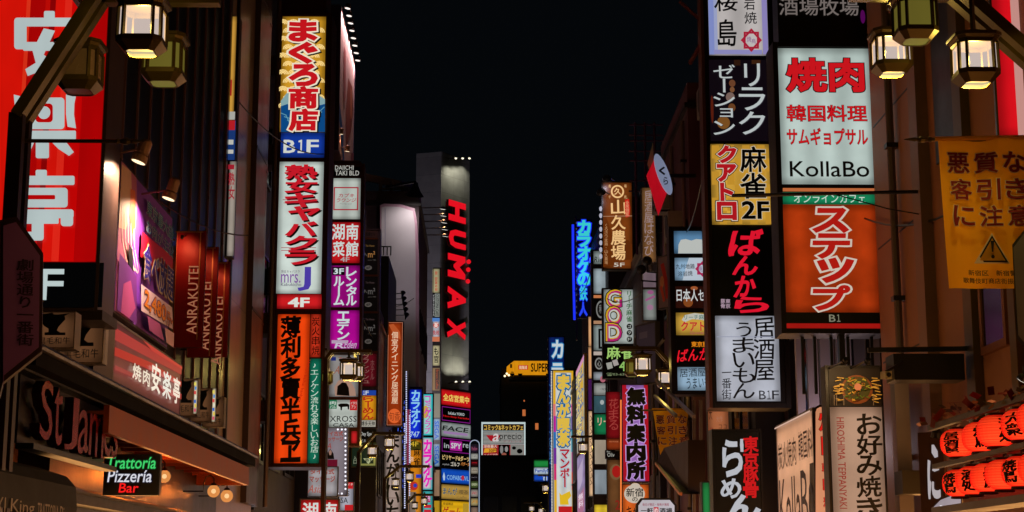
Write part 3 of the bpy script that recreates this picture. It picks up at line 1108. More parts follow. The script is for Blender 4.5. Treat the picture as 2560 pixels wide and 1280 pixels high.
# --- red fins
FINM = D('#8e0a0c', .5, var=.08)
for i, (a, b, c, d_, dd, w_) in enumerate(((437, 578, 510, 868, 24.0, 'first and nearest'), (472, 618, 541, 893, 25.3, 'middle'), (505, 655, 571, 892, 26.6, 'last and farthest'))):
    f = front(dd)
    GOLD = D('#c88a5a', .4, .3, var=0)
    root = sign('fin_sign', ['large red fin sign with a bright glow and full gold edge, nearest of three', 'red fin sign in the middle of three, half behind the nearest', 'smallest looking red fin sign, farthest of three beside the stone wall'][i], 'fin sign', f, (a, b, c, d_), [
        pn((a, b, c, d_), FINM, [
            r((a + 2, b + 1, c - 1, b + 4), GOLD), r((c - 14, b + 4, c - 11, b + 272), GOLD), r((a + 1, b + 4, a + 2.5, d_ - 4), GOLD),
            t('ANRAKUTEI', (c - 40, b + 88, c - 15, b + 258), E('#a86a4c', .8), .004, spin=1)])],
        depth=.05, bw=.006, rail=.0, fm=D('#5a0a0c', .5), group='red fin signs in a row')
    q = P(a + (18, 30, 30)[i], b + 20, dd - .35)
    q2 = P(a + (14, 36, 34)[i], b + 60, dd)
    light(root, 'SPOT', q, 14 if i == 0 else 6, '#ff9060', .03, q2, 120, .9)
    m = MB(); m.tube([(q.x, q.y, q.z + .03), (q.x, q.y + .3, q.z + .12)], .008, DARK, 6); m.lathe((q.x, q.y, q.z), [(.012, 0), (.025, .02), (.02, .06)], DARK, 10); m.build('lamp_head', root)
    for py in (b + 20, d_ - 20):
        m = MB()
        u, v = f.hit(a, py)
        qq = f.pt(u, v, -.025); m.bar(qq, (-4.8, qq.y, qq.z), .03, .03, DARK)
        m.build('bracket', root)

# --- cow box signs
COWM = E('#7c5234', .55, .15, True)


def cow_panel(x0, y0, x1, y1, s):
    X = lambda q: x0 + (x1 - x0) * q
    Y = lambda q: y0 + (y1 - y0) * q
    bull = [(.1, .06), (.34, .03), (.46, .0), (.5, .06), (.62, .06), (.92, .02), (.78, .1), (.80, .2), (.70, .32), (.62, .42), (.58, .52), (.66, .58), (.80, .58), (.80, .66), (.26, .66), (.26, .58), (.36, .57), (.36, .47), (.26, .4), (.16, .28)]
    return [p([(X(a), Y(b)) for a, b in bull], INK), t('黒毛和牛', (X(.1), Y(.72), X(.92), Y(.92)), INK, .01, br=.02)]


for i, (a, b, c, d_, dd, lab) in enumerate((
        (88, 782, 184, 868, 15.0, 'tan bull sign box nearest the purple street sign'),
        (150, 790, 256, 905, 17.6, 'large tan bull sign box under the huge red sign'),
        (430, 948, 492, 1038, 23.6, 'tan bull sign box just right of the slanted lit sign'),
        (478, 972, 528, 1052, 25.4, 'tan bull sign box second from the slanted lit sign'),
        (508, 994, 558, 1066, 27.2, 'tan bull sign box last in the row beside the stone wall'))):
    f = front(dd)
    sign('bull_sign', lab, 'sign box', f, (a, b, c, d_), [pn((a, b, c, d_), COWM, cow_panel(a, b, c, d_, 1))], depth=.22, bw=.012, rail=.0, fm=D('#8a7a70', .4, .3), group='tan bull sign boxes under the facade')
    if i in (2, 3):
        st = front(dd - .2)
        x = (486, 532)[i - 2]
        y = (952, 972)[i - 2]
        cols = ['#e8d860', '#4a8ad0', '#d84a4a', '#e8e4d0', '#3a6ac0', '#e8c840', '#d0506a']
        sign('ticket_strip', ['narrow bright menu strip hanging by the second bull sign box', 'narrow bright menu strip hanging by the last bull sign box'][i - 2], 'sign', st, (x - 1, y, x + 7, y + 82),
             [pn((x - 1, y, x + 7, y + 82), E('#d8c8a8', .9, .1, True), [r((x + (k % 2) * 2, y + 4 + k * 11, x + 5 + (k % 2), y + 12 + k * 11), E(cc, .9)) for k, cc in enumerate(cols)])], depth=.03, bw=.004, rail=0)

# --- the canopy over the trattoria
WOOD = D('#96420c', .45, var=.5, scale=3.0)
root = thing('shop_canopy', 'brown wooden canopy with lamps under it above the pizzeria sign', 'canopy', (-4.3, 22, 2.9))
m = MB()
FX = -3.9
m.box(FX - .06, 17.0, 3.03, FX, 27.2, 3.32, WOOD)
m.box(-4.75, 27.14, 3.03, FX - .06, 27.2, 3.32, WOOD)
m.build('fascia', root)
m = MB()
m.box(-5.1, 17.0, 3.22, FX - .06, 27.14, 3.26, D('#8a4418', .5, var=.3, scale=2))
for k in range(14):
    m.box(-5.1, 17.1 + k * .74, 3.17, FX - .06, 17.17 + k * .74, 3.22, WOOD)
m.build('soffit', root)
m = MB()
m.box(FX - .1, 14.0, 3.36, FX + .04, 27.6, 3.50, D('#0a0808', .85, spec=.1))
m.tube([(FX + .06, 14.0, 3.52), (FX + .06, 27.6, 3.52)], .035, D('#1e1714', .4, .5))
m.box(-5.1, 14.0, 3.34, FX - .1, 27.6, 3.38, BLACK)
for k in range(8):
    m.bar((FX - .02, 14.6 + k * 1.7, 3.5), (-4.75, 14.6 + k * 1.7, 3.9), .04, .04, D('#4a382e', .5, .3))
m.build('gutter', root)
m = MB()
m.box(-5.16, 14, .14, -5.1, 28.6, 3.3, D('#a0603a', .6, var=.3, scale=1.2))
for y in (17.2, 20.4, 24.6, 26.9):
    m.box(-5.1, y, .14, -5.06, y + .12, 3.2, D('#5a2c16', .5))
m.box(-5.1, 16, 2.36, -4.5, 28.6, 2.50, D('#141012', .5))
m.tube([(-4.5, 16, 2.5), (-4.5, 28.6, 2.5)], .03, STEEL)
m.build('back_wall', root)
m = MB()
m.box(-5.05, 15, .45, -5.02, 28, 1.9, SHOPW)  # unseen window glow, added under the canopy
m.build('unseen_shop_window', root)

GLOBE = E('#ffbe7a', 1.0, .15)
for i, (px, py, d_, lab) in enumerate(((411, 1191, 22.6, 'round globe wall lamp right beside the pizzeria neon sign'), (534, 1228, 26.0, 'round globe wall lamp in the middle of three under the canopy'), (567, 1240, 27.4, 'round globe wall lamp at the far end of the canopy'))):
    c = P(px, py, d_)
    root = thing('globe_lamp', lab, 'wall lamp', (c.x, c.y, c.z - .1), 'globe lamps under the canopy')
    rr = 15.5 * d_ / FPX
    m = MB(); m.sphere(c, rr, PANE('#ffa458', .8, .35)); m.build('globe', root, smooth=True)
    m = MB(); m.sphere(c, rr * .38, E('#fff2cc', 1.5)); m.build('bulb', root, smooth=True)
    m = MB()
    m.lathe((c.x, c.y, c.z + rr * .9), [(rr * .5, 0), (rr * .42, .03), (.012, .05)], D('#2a1c14', .4, .5), 12)
    m.tube([(c.x, c.y, c.z + rr + .03), (c.x, c.y, c.z + rr + .1), (c.x - .05, c.y, c.z + rr + .15), (c.x - .13, c.y, c.z + rr + .12), (c.x - .16, c.y, c.z + rr + .02), (c.x - .16, c.y, c.z), (-5.1, c.y, c.z)], .011, D('#2a1c14', .4, .5), 6)
    m.build('arm', root)
    light(root, 'POINT', c + Vector((0.0, -.0, 0)), 170, '#ff8030', .04)

# --- pizzeria neon
f = front(19)
G_ = E('#3fd06a', 1.0); W_ = E('#cfd2dc', 1.0); R_ = E('#f01c1c', 1.0)
root = sign('neon_sign', 'black neon board reading Trattoria Pizzeria Bar in green white and red', 'neon sign', f, (262, 1138, 397, 1236), [
    pn((262, 1138, 397, 1236), BLACK, [
        t('Trattoría', (268, 1142, 392, 1172), G_, .012, sh=.12, o=[(E('#0c4a26', .8), .09)], res=3),
        t('Pizzería', (272, 1175, 382, 1206), W_, .012, sh=.12, o=[(E('#3a3a52', .7), .07)], res=3),
        t('Bar', (300, 1208, 348, 1232), R_, .014, sh=.1, o=[(E('#4a0606', .8), .09)], res=3)])],
    depth=.1, bw=.012, rail=.012, fm=D('#1a1816', .4))
for (pp, cc) in (((330, 1150), '#30ff70'), ((325, 1222), '#ff2020')):
    u, v = f.hit(*pp); q = f.pt(u, v, .15)

# --- red channel letters on the side wall
f = left(-4.1)
root = thing('channel_letters', 'tall glossy red metal letters standing along the side wall on the far left', 'sign', (-4.15, 15.6, 2.7))
CH = D('#b4140e', .2, .75, var=.1, spec=.8)
ext_mat['m'] = D('#2a0a0a', .3, .5)
m = MB()
conv = f.hit
def lb(px0, px1, ya, yb):
    u0, v1 = f.hit(px0, ya); u1, _ = f.hit(px1, ya); _, v0 = f.hit(px0, yb)
    return u0, v0, u1, v1
for s_, b_ in (('S', lb(76, 108, 945, 1098)), ('t', lb(110, 132, 960, 1110)), ('J', lb(138, 172, 985, 1125)), ('a', lb(172, 198, 1022, 1132)), ('m', lb(199, 236, 1030, 1138)), ('e', lb(237, 256, 1040, 1141)), ('s', lb(257, 272, 1048, 1146))):
    put(m, f, s_, *b_, .02, CH, .0, ext=.09, br=.035, res=3)
ext_mat.clear()
m.build('lettering', root)
m = MB()
u0, v0, u1, v1 = lb(60, 275, 935, 1110)
m.fbox(f, u0, v0 - .05, -.04, u1, v0, .12, BLACK)
m.fbox(f, u0, v0, -.06, u1, v1 + .3, -.03, D('#140a0a', .35))
m.build('backing', root)

# dark shop awning with white words, bottom left
f = left(-3.85)
root = thing('awning', 'dark cloth awning with white words at the bottom left corner', 'awning', (-4.2, 14, 2.3))
m = MB()
prof = [(-4.6, 2.62), (-4.2, 2.58), (-3.95, 2.5), (-3.86, 2.4), (-3.84, 2.2), (-3.85, 2.12)]
ya, yb = 12.0, 15.6
vs = [(x, ya, z) for x, z in prof] + [(x, yb, z) for x, z in prof]
k = len(prof)
m.add(vs + [(-4.6, ya, 2.1), (-4.6, yb, 2.1)], [(i, i + 1, k + i + 1, k + i) for i in range(k - 1)] + [tuple(range(k)) + (2 * k,), tuple(range(k, 2 * k))[::-1] + (2 * k + 1,)][::-1], D('#0c0a0b', .7))
m.build('cloth', root)
m = MB()
for s_, (a, b) in (('SKI', (12.9, 13.25)), ('King', (13.4, 14.1)), ('TRATTORIA', (14.2, 14.9)), ('Pizza', (14.95, 15.4))):
    put(m, f, s_, a, 2.06, b, 2.2, .02, D('#8a7e74', .5), .0)
m.build('lettering', root)

# --- purple street name sign hanging on the near left post
f = front(12.8, 14, 60, 780)
shp = [(2, 562), (40, 552), (104, 640), (104, 880), (20, 945), (2, 985)]
root = sign('street_sign', 'dull purple street name sign with cut corners on the left lamp post', 'street sign', f, None, [
    dict(b=(0, 560, 105, 980), m=D('#8e5aa0', .4, var=.12), norm=None, shape=[(8, 565), (40, 556), (100, 640), (97, 868), (10, 938), (8, 975)], d=[
        t('劇場通り一番街', (42, 648, 84, 866), D('#2a1026', .5), .02, v=True)])],
    depth=.16, norm=None if False else rect(f, (0, 560, 105, 960)), shape=[(0, 556), (42, 548), (106, 636), (103, 874), (8, 950), (0, 985)], fm=D('#3a2218', .4), rail=0)

# --- slim strip of panels repeating the tuna tower, past the slats
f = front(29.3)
sign('colour_strip', 'narrow strip of coloured panels repeating the tuna tower between slats and stone wall', 'sign', f, (571, 42, 588, 640), [
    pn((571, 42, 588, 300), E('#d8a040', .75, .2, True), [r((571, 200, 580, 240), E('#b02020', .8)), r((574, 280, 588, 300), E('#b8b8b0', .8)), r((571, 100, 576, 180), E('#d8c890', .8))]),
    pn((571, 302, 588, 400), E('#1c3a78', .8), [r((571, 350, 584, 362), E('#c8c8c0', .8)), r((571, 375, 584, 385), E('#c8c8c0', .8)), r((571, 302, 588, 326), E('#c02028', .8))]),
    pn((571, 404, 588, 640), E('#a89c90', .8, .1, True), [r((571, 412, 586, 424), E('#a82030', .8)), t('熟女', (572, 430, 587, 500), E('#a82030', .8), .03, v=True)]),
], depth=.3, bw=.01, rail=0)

# --- tall sign tower: maguro / club / orange izakaya
f = front(37)
WSH = INK
BIG = E('#c0141c')
SDW = D('#2a0c10', .5, var=0)
waves = []
for j in range(12):
    for i in range(5):
        cx = 708 + i * 26 + (j % 2) * 13; cy = 60 + j * 21
        if cx > 806: continue
        for q in (12, 8, 4):
            waves.append(ln([(cx + q * math.cos(math.pi * k / 6), cy - q * .85 * math.sin(math.pi * k / 6)) for k in range(7)], E('#f4d488', .95), .026))
root = sign('sign_tower', 'tall projecting sign tower with yellow tuna shop panel, white club panel and orange panel', 'sign tower', f, (691, 40, 811, 1160), [
    pn((703, 42, 812, 330), E('#cc9424', .95, .2, True), waves + [
        p([(703, 255), (725, 225), (760, 208), (790, 235), (813, 250), (813, 332), (703, 332)], E('#8fb4b8', .8)),
        p([(703, 268), (720, 262), (732, 285), (760, 300), (790, 268), (813, 262), (813, 332), (703, 332)], E('#0c4a86', .9)),
        *[ln([(704 + i * 8, 285 + i * 9), (716 + i * 9, 290 + i * 8), (726 + i * 8, 312 + i * 5)], E('#6aa8bc', .8), .02) for i in range(3)],
        *[ln([(811 - i * 6, 270 + i * 12), (796 - i * 4, 285 + i * 10), (786 - i * 3, 312 + i * 4)], E('#6aa8bc', .8), .02) for i in range(3)],
        t('まぐろ商店', (722, 52, 796, 330), BIG, .085, v=True, o=[(E('#e8dcc4'), .165)], sd=(D('#1a2038', .5, var=0), .05, -.04), gap=-.02, res=3)], label='yellow panel with red characters over a blue wave'),
    pn((702, 332, 811, 394), E('#14389c', .95, .12, True), floor_no('B1F', (709, 350, 797, 383), E('#cdd0c8'), .03), label='blue floor panel'),
    pn((695, 405, 806, 734), WHITE, [
        t('熟女キャバクラ', (712, 412, 794, 662), E('#c01826'), .055, v=True, sd=(D('#3a2c30', .5, var=0), .05, -.05), gap=-.04, br=.018, res=3),
        ln([(708, 500), (795, 500)], E('#a02030'), .014), ln([(710, 508), (795, 508)], E('#a02030'), .014), ln([(704, 620), (790, 620)], E('#a02030'), .014), ln([(704, 627), (790, 627)], E('#a02030'), .014),
        t('J', (745, 668, 778, 728), E('#4a3aa0'), .03), t('mrs.', (703, 686, 752, 708), E('#7a4a98'), .0), t('Kabukicho', (703, 708, 754, 716), E('#4a4060'), .0), t('熟女キャバクラ', (704, 676, 750, 684), E('#5a4a60'), .0)], label='white panel with red characters'),
    pn((693, 736, 804, 772), E('#c81c20', .95, .1, True), [t('4F', (720, 744, 774, 768), E('#d8dcd4'), .06)], label='red floor strip'),
    pn((690, 786, 771, 1158), E('#e8420c', .98, .1, True), [
        t('薄利多賣半兵ヱ', (701, 792, 752, 1154), D('#180a04', .5, var=0), .06, v=True, br=.035, gap=-.08, res=3),
        t('Hakuri baihai hanbey', (755, 900, 765, 1006), E('#b02008'), .0, spin=3, sh=.2)], label='orange panel with black brush characters'),
    pn((776, 786, 802, 893), E('#c0301a', .9, .1, True), [t('炭火串焼', (780, 792, 799, 888), D('#1a0806', .5, var=0), .01, v=True, br=.02)], label='narrow red panel'),
    pn((772, 897, 800, 1158), E('#0e6a52', .9, .1, True), [t('♪エノケン流れる楽しいお店♪', (777, 905, 796, 1150), E('#c8d8c8'), .0, v=True, br=.02)], label='narrow green panel'),
], depth=1.15, bw=.07, rail=.035, fm=D('#4a2a20', .4, .3))
for py in (158, 382, 805, 1025):
    m = MB()
    u, v = f.hit(690, py); q = f.pt(u, v, -.5)
    m.box(-5.5, q.y - .35, q.z - .24, q.x - .06, q.y + .35, q.z + .24, D('#5a3c32', .45, .2))
    m.build('bracket', root)
a, b, c, d_ = rect(f, (697, -40, 816, 36))
m = MB(); m.fbox(f, a, b, -1.1, c, d_ + .6, 0.01, D('#3a1a18', .5)); m.build('header', root)

# signs showing between that tower and the stone wall
f = front(44)
IV = E('#a8a8a0', .9, .15, True)
sign('sign_tower', 'half hidden sign column between the stone wall and the tall maguro tower', 'sign tower', f, (661, 60, 694, 1190), [
    pn((668, 20, 694, 130), E('#6a5a5c', .6, .2), [ln([(674, 108), (692, 118)], E('#a82028', .8), .09)]),
    pn((667, 325, 693, 352), E('#a8b0a8', .9)),
    pn((664, 421, 690, 526), E('#b4bcb4', .9, .1, True), [p([(664, 421), (690, 421), (690, 440), (664, 436)], E('#b83a30', .8)), ln([(665, 447), (676, 445), (688, 452)], E('#2a8aa0', .9), .03), t('秋冬', (667, 460, 692, 512), INK, .02, v=True, br=.03), t('527', (666, 514, 690, 524), E('#2a7a90'), .02)]),
    pn((664, 528, 690, 560), E('#7a7068', .8)),
    pn((662, 648, 687, 722), E('#c8141c', .95, .1, True), [t('男ダイニング', (671, 660, 685, 735), E('#d8d8d0'), .03, v=True)]),
    pn((660, 722, 686, 776), BLACK, [t('mo', (662, 744, 684, 758), E('#c8c8c0'), .03), t('noz', (661, 760, 685, 775), E('#c8c8c0'), .03)]),
    pn((656, 848, 688, 866), E('#b01c20', .8)),
    pn((654, 872, 688, 985), E('#6a5a56', .6, .2), [ln([(660, 885), (676, 905)], E('#c03030', .8), .03)]),
], depth=.5, bw=.03, rail=.02, fm=DARK)
f = front(42.5)
sign('floor_sign', 'black sign with white brush characters and big 21 below the tower brackets', 'sign', f, (648, 1062, 690, 1182), [
    pn((648, 1062, 690, 1182), BLACK, [t('炭家', (661, 1066, 684, 1118), E('#c8ccc8'), .02, v=True, br=.03), t('ri Mo', (649, 1122, 680, 1133), E('#c8ccc8'), .01), t('居焼き', (649, 1136, 680, 1146), E('#c8ccc8'), .01), t('21', (650, 1153, 684, 1180), E('#9aa0a0'), .03)])], depth=.2)

# --- rooftop billboard with a row of lamps
f = left(-4.2)
u0, v1 = f.hit(851, 18); u1, _ = f.hit(886, 130); _, v0 = f.hit(853, 398)
root = sign('billboard', 'steep pale rooftop billboard with red brown streaks under a row of lamps', 'billboard', f, None, [
    pn((0, 0, 1, 1), D('#c8a8a4', .5, var=.12), [
        p([(.55, .3), (.85, .26), (.95, .4), (.8, .62), (.6, .75), (.5, .85), (.42, .6)], D('#8a3a22', .5, var=.4)),
        p([(.7, .32), (.8, .3), (.85, .5), (.72, .55)], D('#b86a40', .5)), p([(.2, .2), (.34, .18), (.4, .5), (.26, .6)], D('#a85a58', .5)),
        p([(.0, .68), (.3, .82), (.3, .9), (.0, .8)], D('#1c5a9a', .5)), p([(.1, .76), (.42, 1), (.3, 1), (.08, .86)], D('#2a6ab0', .5)),
        p([(.8, .78), (1, .72), (1, .96), (.84, .98)], D('#8a4a48', .5))], name='poster')], depth=.3, bw=.06, rail=.03, fm=D('#3a2a40', .5), norm=(u0, v0, u1, v1))
for k in range(5):
    m = MB()
    yy = -0 + u0 + .4 + k * (u1 - u0 - .8) / 4
    m.bar((-4.45, yy, v0), (-4.45, yy, 12.9), .12, .12, DARK)
    m.bar((-4.45, yy, v0 + 2), (-6.5, yy, 12.9), .1, .1, DARK)
    m.build('leg', root)
for i in range(8):
    px = 869 + i * 3.6; py = 21 + i * 18.6
    yy = u0 + .3 + i * (u1 - u0 - .5) / 7
    q = P(px, py, yy)
    spot('small lamp on an arm, number %s from the top of the steep rooftop billboard' % ('one two three four five six seven eight'.split()[i]), q, (-4.2, yy, q.z - 1.0), .09, .16,
         arm=(-4.2, yy, q.z + .02), power=130, col='#ffd8d8', mat=D('#5a4a4a', .4, .4), lens=E('#f0e8e0', 1.3), group='lamps over the rooftop billboard', shape='can', angle=120)
for i, (px, py, yy) in enumerate(((852, 335, 45.2), (868, 378, 45.6))):
    q = P(px, py, yy)
    spot(['warm lamp over the lower corner of the steep billboard', 'warm lamp just above the black rounded building name board'][i], q, (q.x - .1, yy + .2, q.z - .8), .075, .2, arm=(-4.6, yy + .2, q.z + .12), power=30, col='#ffb080', shape='can')

# --- Daiichi tower
f = front(45)
LF = D('#7a4630', .3, .75)
shp = [(821, 880), (821, 412), (880, 412), (897, 420), (905, 440), (905, 880)]
root = sign('sign_tower', 'copper edged sign column with black rounded name board, red and magenta panels', 'sign tower', f, (823, 414, 901, 1110), [
    pn((826, 418, 900, 441), BLACK, [t('DAIICHI', (838, 414, 884, 425), E('#b8b8b0'), .004), t('TAKI BLD', (838, 427, 898, 439), E('#b8b8b0'), .004)], label='black name board'),
    pn((826, 446, 901, 548), E('#b4bcb4', .95, .14, True), [fo((834, 468, 896, 526), E('#a01a2c'), .035), t('カブキ', (847, 484, 886, 494), E('#a02034'), .02, sh=.2), t('ラウンジ', (842, 496, 890, 506), E('#a02034'), .02, sh=.2), t('Free Style Space', (850, 509, 880, 512), E('#5a4a50'), .0)], label='white panel with a red square'),
    pn((825, 556, 900, 658), E('#c0161c', .95, .12, True), [t('湖', (830, 560, 862, 600), E('#c4d0cc'), .035, br=.02), t('南', (866, 560, 896, 600), E('#c4d0cc'), .035, br=.02), t('菜', (832, 604, 862, 642), E('#c4d0cc'), .035, br=.02), t('館', (864, 604, 896, 642), E('#c4d0cc'), .035, br=.02), t('4F', (851, 643, 874, 655), E('#a8a0a0'), .03)], label='red panel with white characters'),
    pn((825, 664, 899, 768), E('#9a0a7c', .95, .15, True), [t('レンタル', (865, 668, 892, 764), E('#c4d4d4'), .05, v=True, gap=-.04), r((831, 668, 862, 688), INK), t('3F', (834, 671, 860, 686), E('#c4d4d4'), .05), t('ルーム', (834, 692, 861, 764), E('#c4d4d4'), .05, v=True, gap=-.04)], label='magenta panel with white characters in two columns'),
    pn((825, 776, 898, 872), E('#a8088a', .95, .2, True), [t('エデン', (843, 779, 874, 850), E('#c4d4d4'), .05, v=True, gap=-.02), t('Eden', (862, 852, 892, 871), E('#b8a8c0'), .01, sh=.3), r((829, 851, 870, 859), E('#b8a0b8', .9)), t('R', (838, 858, 862, 871), E('#c0b8c8'), .03, sh=.3)], label='magenta panel with three white characters'),
    pn((824, 888, 896, 992), E('#8e8a88', .85, .15, True), [r((828, 893, 840, 902), E('#1c2a78', .8)), t('マッサージ', (846, 892, 893, 902), E('#a04a34', .8), .02), t('Asian', (838, 915, 880, 935), E('#a05a40', .8), .0, sh=.3),
        p([(838, 990), (836, 968), (846, 952), (856, 948), (852, 936), (860, 928), (870, 936), (868, 950), (880, 958), (888, 974), (890, 990)], E('#b08a78', .8)), p([(842, 988), (844, 966), (856, 956), (866, 958), (872, 970), (874, 990)], D('#100c10', .6)), p([(850, 952), (849, 938), (860, 926), (872, 936), (870, 948), (864, 938), (858, 938)], D('#181012', .6))], label='grey massage poster panel'),
    pn((823, 1000, 893, 1068), E('#b8c0b8', .95, .1, True), [r((823, 1000, 842, 1022), E('#1a6a48')), t('肉', (825, 1003, 840, 1012), E('#c8d0c8'), .02), t('バル', (825, 1013, 840, 1021), E('#c8d0c8'), .02), r((875, 1000, 893, 1026), E('#b81c20')), t('イタリ', (877, 1004, 892, 1012), E('#d0c8c0'), .02), t('アン', (879, 1014, 890, 1022), E('#d0c8c0'), .02),
        p([(845, 1012), (852, 1009), (868, 1009), (874, 1012), (873, 1024), (870, 1024), (869, 1017), (856, 1018), (855, 1026), (852, 1026), (851, 1018), (847, 1016)], INK), t('XROSS', (825, 1040, 892, 1055), INK, .006), t('CASA', (833, 1058, 886, 1068), INK, .006)], label='white panel with a black bull'),
    pn((878, 1078, 893, 1108), E('#b81c20', .95, .1, True)),
], depth=.55, bw=.05, rail=.04, fm=LF)
m = MB()
for py in (552, 661, 772, 880):
    a, b, c, d_ = rect(f, (822, py - 3, 902, py + 3)); m.fbox(f, a, b, .0, c, d_, .03, LF)
m.build('divider', root)
m = MB()
cx, cz = f.hit(893, 430)
for k in range(7):
    a = math.pi / 2 * k / 6; a2 = math.pi / 2 * (k + 1) / 6
u0, v0 = f.hit(818, 412); u1, _ = f.hit(904, 412)
pts = [(u0, v0 + .0), (u0, v0 + .12)] + [(u1 - .1 + .15 * math.sin(math.pi / 2 * k / 6), v0 - .15 + .27 * math.cos(math.pi / 2 * k / 6)) for k in range(7)] + [(u1 + .05, v0 - .3), (u1, v0 - .3), (u1 - .02, v0)]
m.prism(f, pts[::-1], -.5, .03, LF); m.build('rounded_top', root)

# --- poster with a border of bulbs
f = front(41)
LEDW = E('#e8e4f0', 1.4)
PST = E('#8a8088', .8, .15, True)
root = sign('poster_sign', 'grey massage poster edged with white bulbs beside the orange sign tower', 'sign', f, (809, 1070, 868, 1238), [
    pn((809, 1070, 868, 1238), PST, [t('タイ古式', (812, 1078, 858, 1090), E('#9a3a2c', .85), .04), t('マッサージ', (811, 1092, 858, 1104), E('#9a3a2c', .85), .04), t('FA', (812, 1108, 830, 1122), E('#a03a30', .85), .0, sh=.2),
        p([(818, 1148), (818, 1134), (826, 1122), (834, 1134), (836, 1148)], D('#140e10', .6)), p([(822, 1130), (826, 1124), (830, 1130), (828, 1138), (824, 1138)], E('#a88070', .7)), r((809, 1149, 844, 1168), E('#6a1028', .8))])], depth=.18, bw=.02, fm=D('#6a5a58', .4, .4))
m = MB()
for px, py in [(815, 1074), (845, 1074), (855, 1074), (864, 1074)] + [(864, 1074 + k * 10.6) for k in range(1, 15)] + [(855, 1234), (845, 1234)]:
    u, v = f.hit(px, py); m.sphere(f.pt(u, v, .045), .024, LEDW, 8)
m.build('bulb', root); root.children[-1]['kind'] = 'stuff'
f = front(38.6)
sign('poster_sign', 'pale tilted massage board above the red Hunan board near the picture bottom', 'sign', f, (771, 1168, 843, 1240), [
    pn((771, 1168, 843, 1240), E('#a8a4a8', .85, .3, True), [t('タイ古式', (776, 1172, 836, 1186), E('#9a4030', .85), .05), t('マッサージ', (774, 1190, 838, 1206), E('#9a4030', .85), .05), t('Asian', (772, 1212, 816, 1232), E('#b05040', .85), .0, sh=.25), t('Relax', (806, 1228, 830, 1234), E('#a89090', .85), .0)])], depth=.15, bw=.02, fm=GREY)
f = front(38.2)
sign('red_board', 'red board with white brush characters cut by the picture bottom', 'sign', f, (752, 1250, 845, 1330), [
    pn((752, 1250, 845, 1330), E('#c0181c', .95, .1, True), [t('湖', (756, 1256, 796, 1300), E('#ccd0cc'), .035, br=.02), t('南', (804, 1256, 842, 1300), E('#ccd0cc'), .035, br=.02)])], depth=.2, bw=.03, fm=STEEL)
f = front(44)
sign('menu_sign', 'small white sign with red corners low behind the bulb edged poster', 'sign', f, (848, 1206, 883, 1276), [
    pn((848, 1206, 883, 1276), E('#a8a8b4', .9, .1, True), [r((868, 1206, 883, 1222), E('#b81c20')), t('イタ', (869, 1208, 882, 1214), E('#d0c8c0'), .02), t('SS', (860, 1228, 874, 1240), INK, .005), t('SA', (852, 1244, 870, 1258), INK, .005), r((862, 1262, 883, 1276), E('#b81c20'))])], depth=.2, bw=.02)

# --- black floor directory and what hangs below it
f = front(52)
DIM = E('#5a5450', .7)
blk = []
for k, (ya, yb) in enumerate(((600, 686), (692, 778), (784, 878))):
    blk.append(pn((908, ya, 944, yb), BLACK, [t('Tax House', (914, ya + 12, 936, ya + 17), E('#7a5a30' if k == 0 else '#4a3a3a', .8), .01), t('m²', (920, ya + 28, 938, ya + 44), E('#9a6a3a' if k == 0 else '#5a5654', .8), .02), ln([(911, ya + 40), (912, ya + 33), (917, ya + 40)], DIM, .02), t('since 1984', (920, ya + 49, 940, ya + 52), DIM, .0), e((912, ya + 64, 930, ya + 76), DIM), t('6F', (916, ya + 67, 926, ya + 73), INK, .02)]))
root = sign('sign_tower', 'black floor directory column with copper bars and dim lettering', 'sign tower', f, (907, 575, 945, 1068), [
    pn((908, 577, 944, 594), D('#4a2c28', .5), [t('黒瀬ビル', (914, 581, 938, 590), INK, .03)])] + blk + [
    pn((906, 884, 941, 966), E('#5c0c18', .8, .2, True), [t('ラフレッシュ', (907, 884, 922, 962), E('#8a6058', .8), .01, v=True), t('ホテル', (926, 900, 936, 950), E('#7a4a48', .8), .01, v=True)], label='dark red panel'),
    pn((904, 976, 940, 988), E('#1c40a0', .9), floor_no('1F', (908, 977, 922, 987), E('#c0c8d0'), .03)),
    pn((903, 989, 940, 1050), E('#d89018', .95, .1, True), [t('らーめん', (907, 990, 934, 1048), E('#a81c18'), .035, v=True, br=.02, gap=-.1)], label='yellow noodle panel'),
    pn((902, 1051, 939, 1067), E('#a8a498', .9), [t('博多天神', (903, 1053, 937, 1065), INK, .02)]),
], depth=.45, bw=.035, rail=.03, fm=D('#5a4a50', .35, .7))
m = MB()
for py in (597, 689, 781, 880):
    a, b, c, d_ = rect(f, (907, py - 2, 945, py + 2)); m.fbox(f, a, b, .0, c, d_, .025, LF)
m.build('divider', root)
f = front(51.6, 0)
sign('black_sign', 'black sign with slanted white words below the noodle panel', 'sign', f, (900, 1074, 939, 1110), [pn((900, 1074, 939, 1110), BLACK, [t('Day Space', (902, 1080, 937, 1092), E('#b0b0ac'), .02, sh=.0), t('ビル', (902, 1098, 916, 1106), E('#a0a09c'), .02)])], depth=.2, bw=.02)
f = front(51.2)
sign('arrow_sign', 'dark green basement sign with a pale arrow pointing down behind two lanterns', 'sign', f, (880, 1108, 940, 1166), [
    pn((880, 1108, 940, 1166), E('#152418', .8), [fo((899, 1112, 939, 1164), E('#8a8a4a', .8), .06), p([(908, 1146), (934, 1146), (921, 1160)], E('#a8b088', .9)), t('B1', (914, 1147, 928, 1154), D('#0a140a', .5), .03), t('入口', (884, 1140, 892, 1160), E('#98a088', .8), .02, v=True)])], depth=.2, bw=.02, fm=D('#3a3a18', .4))

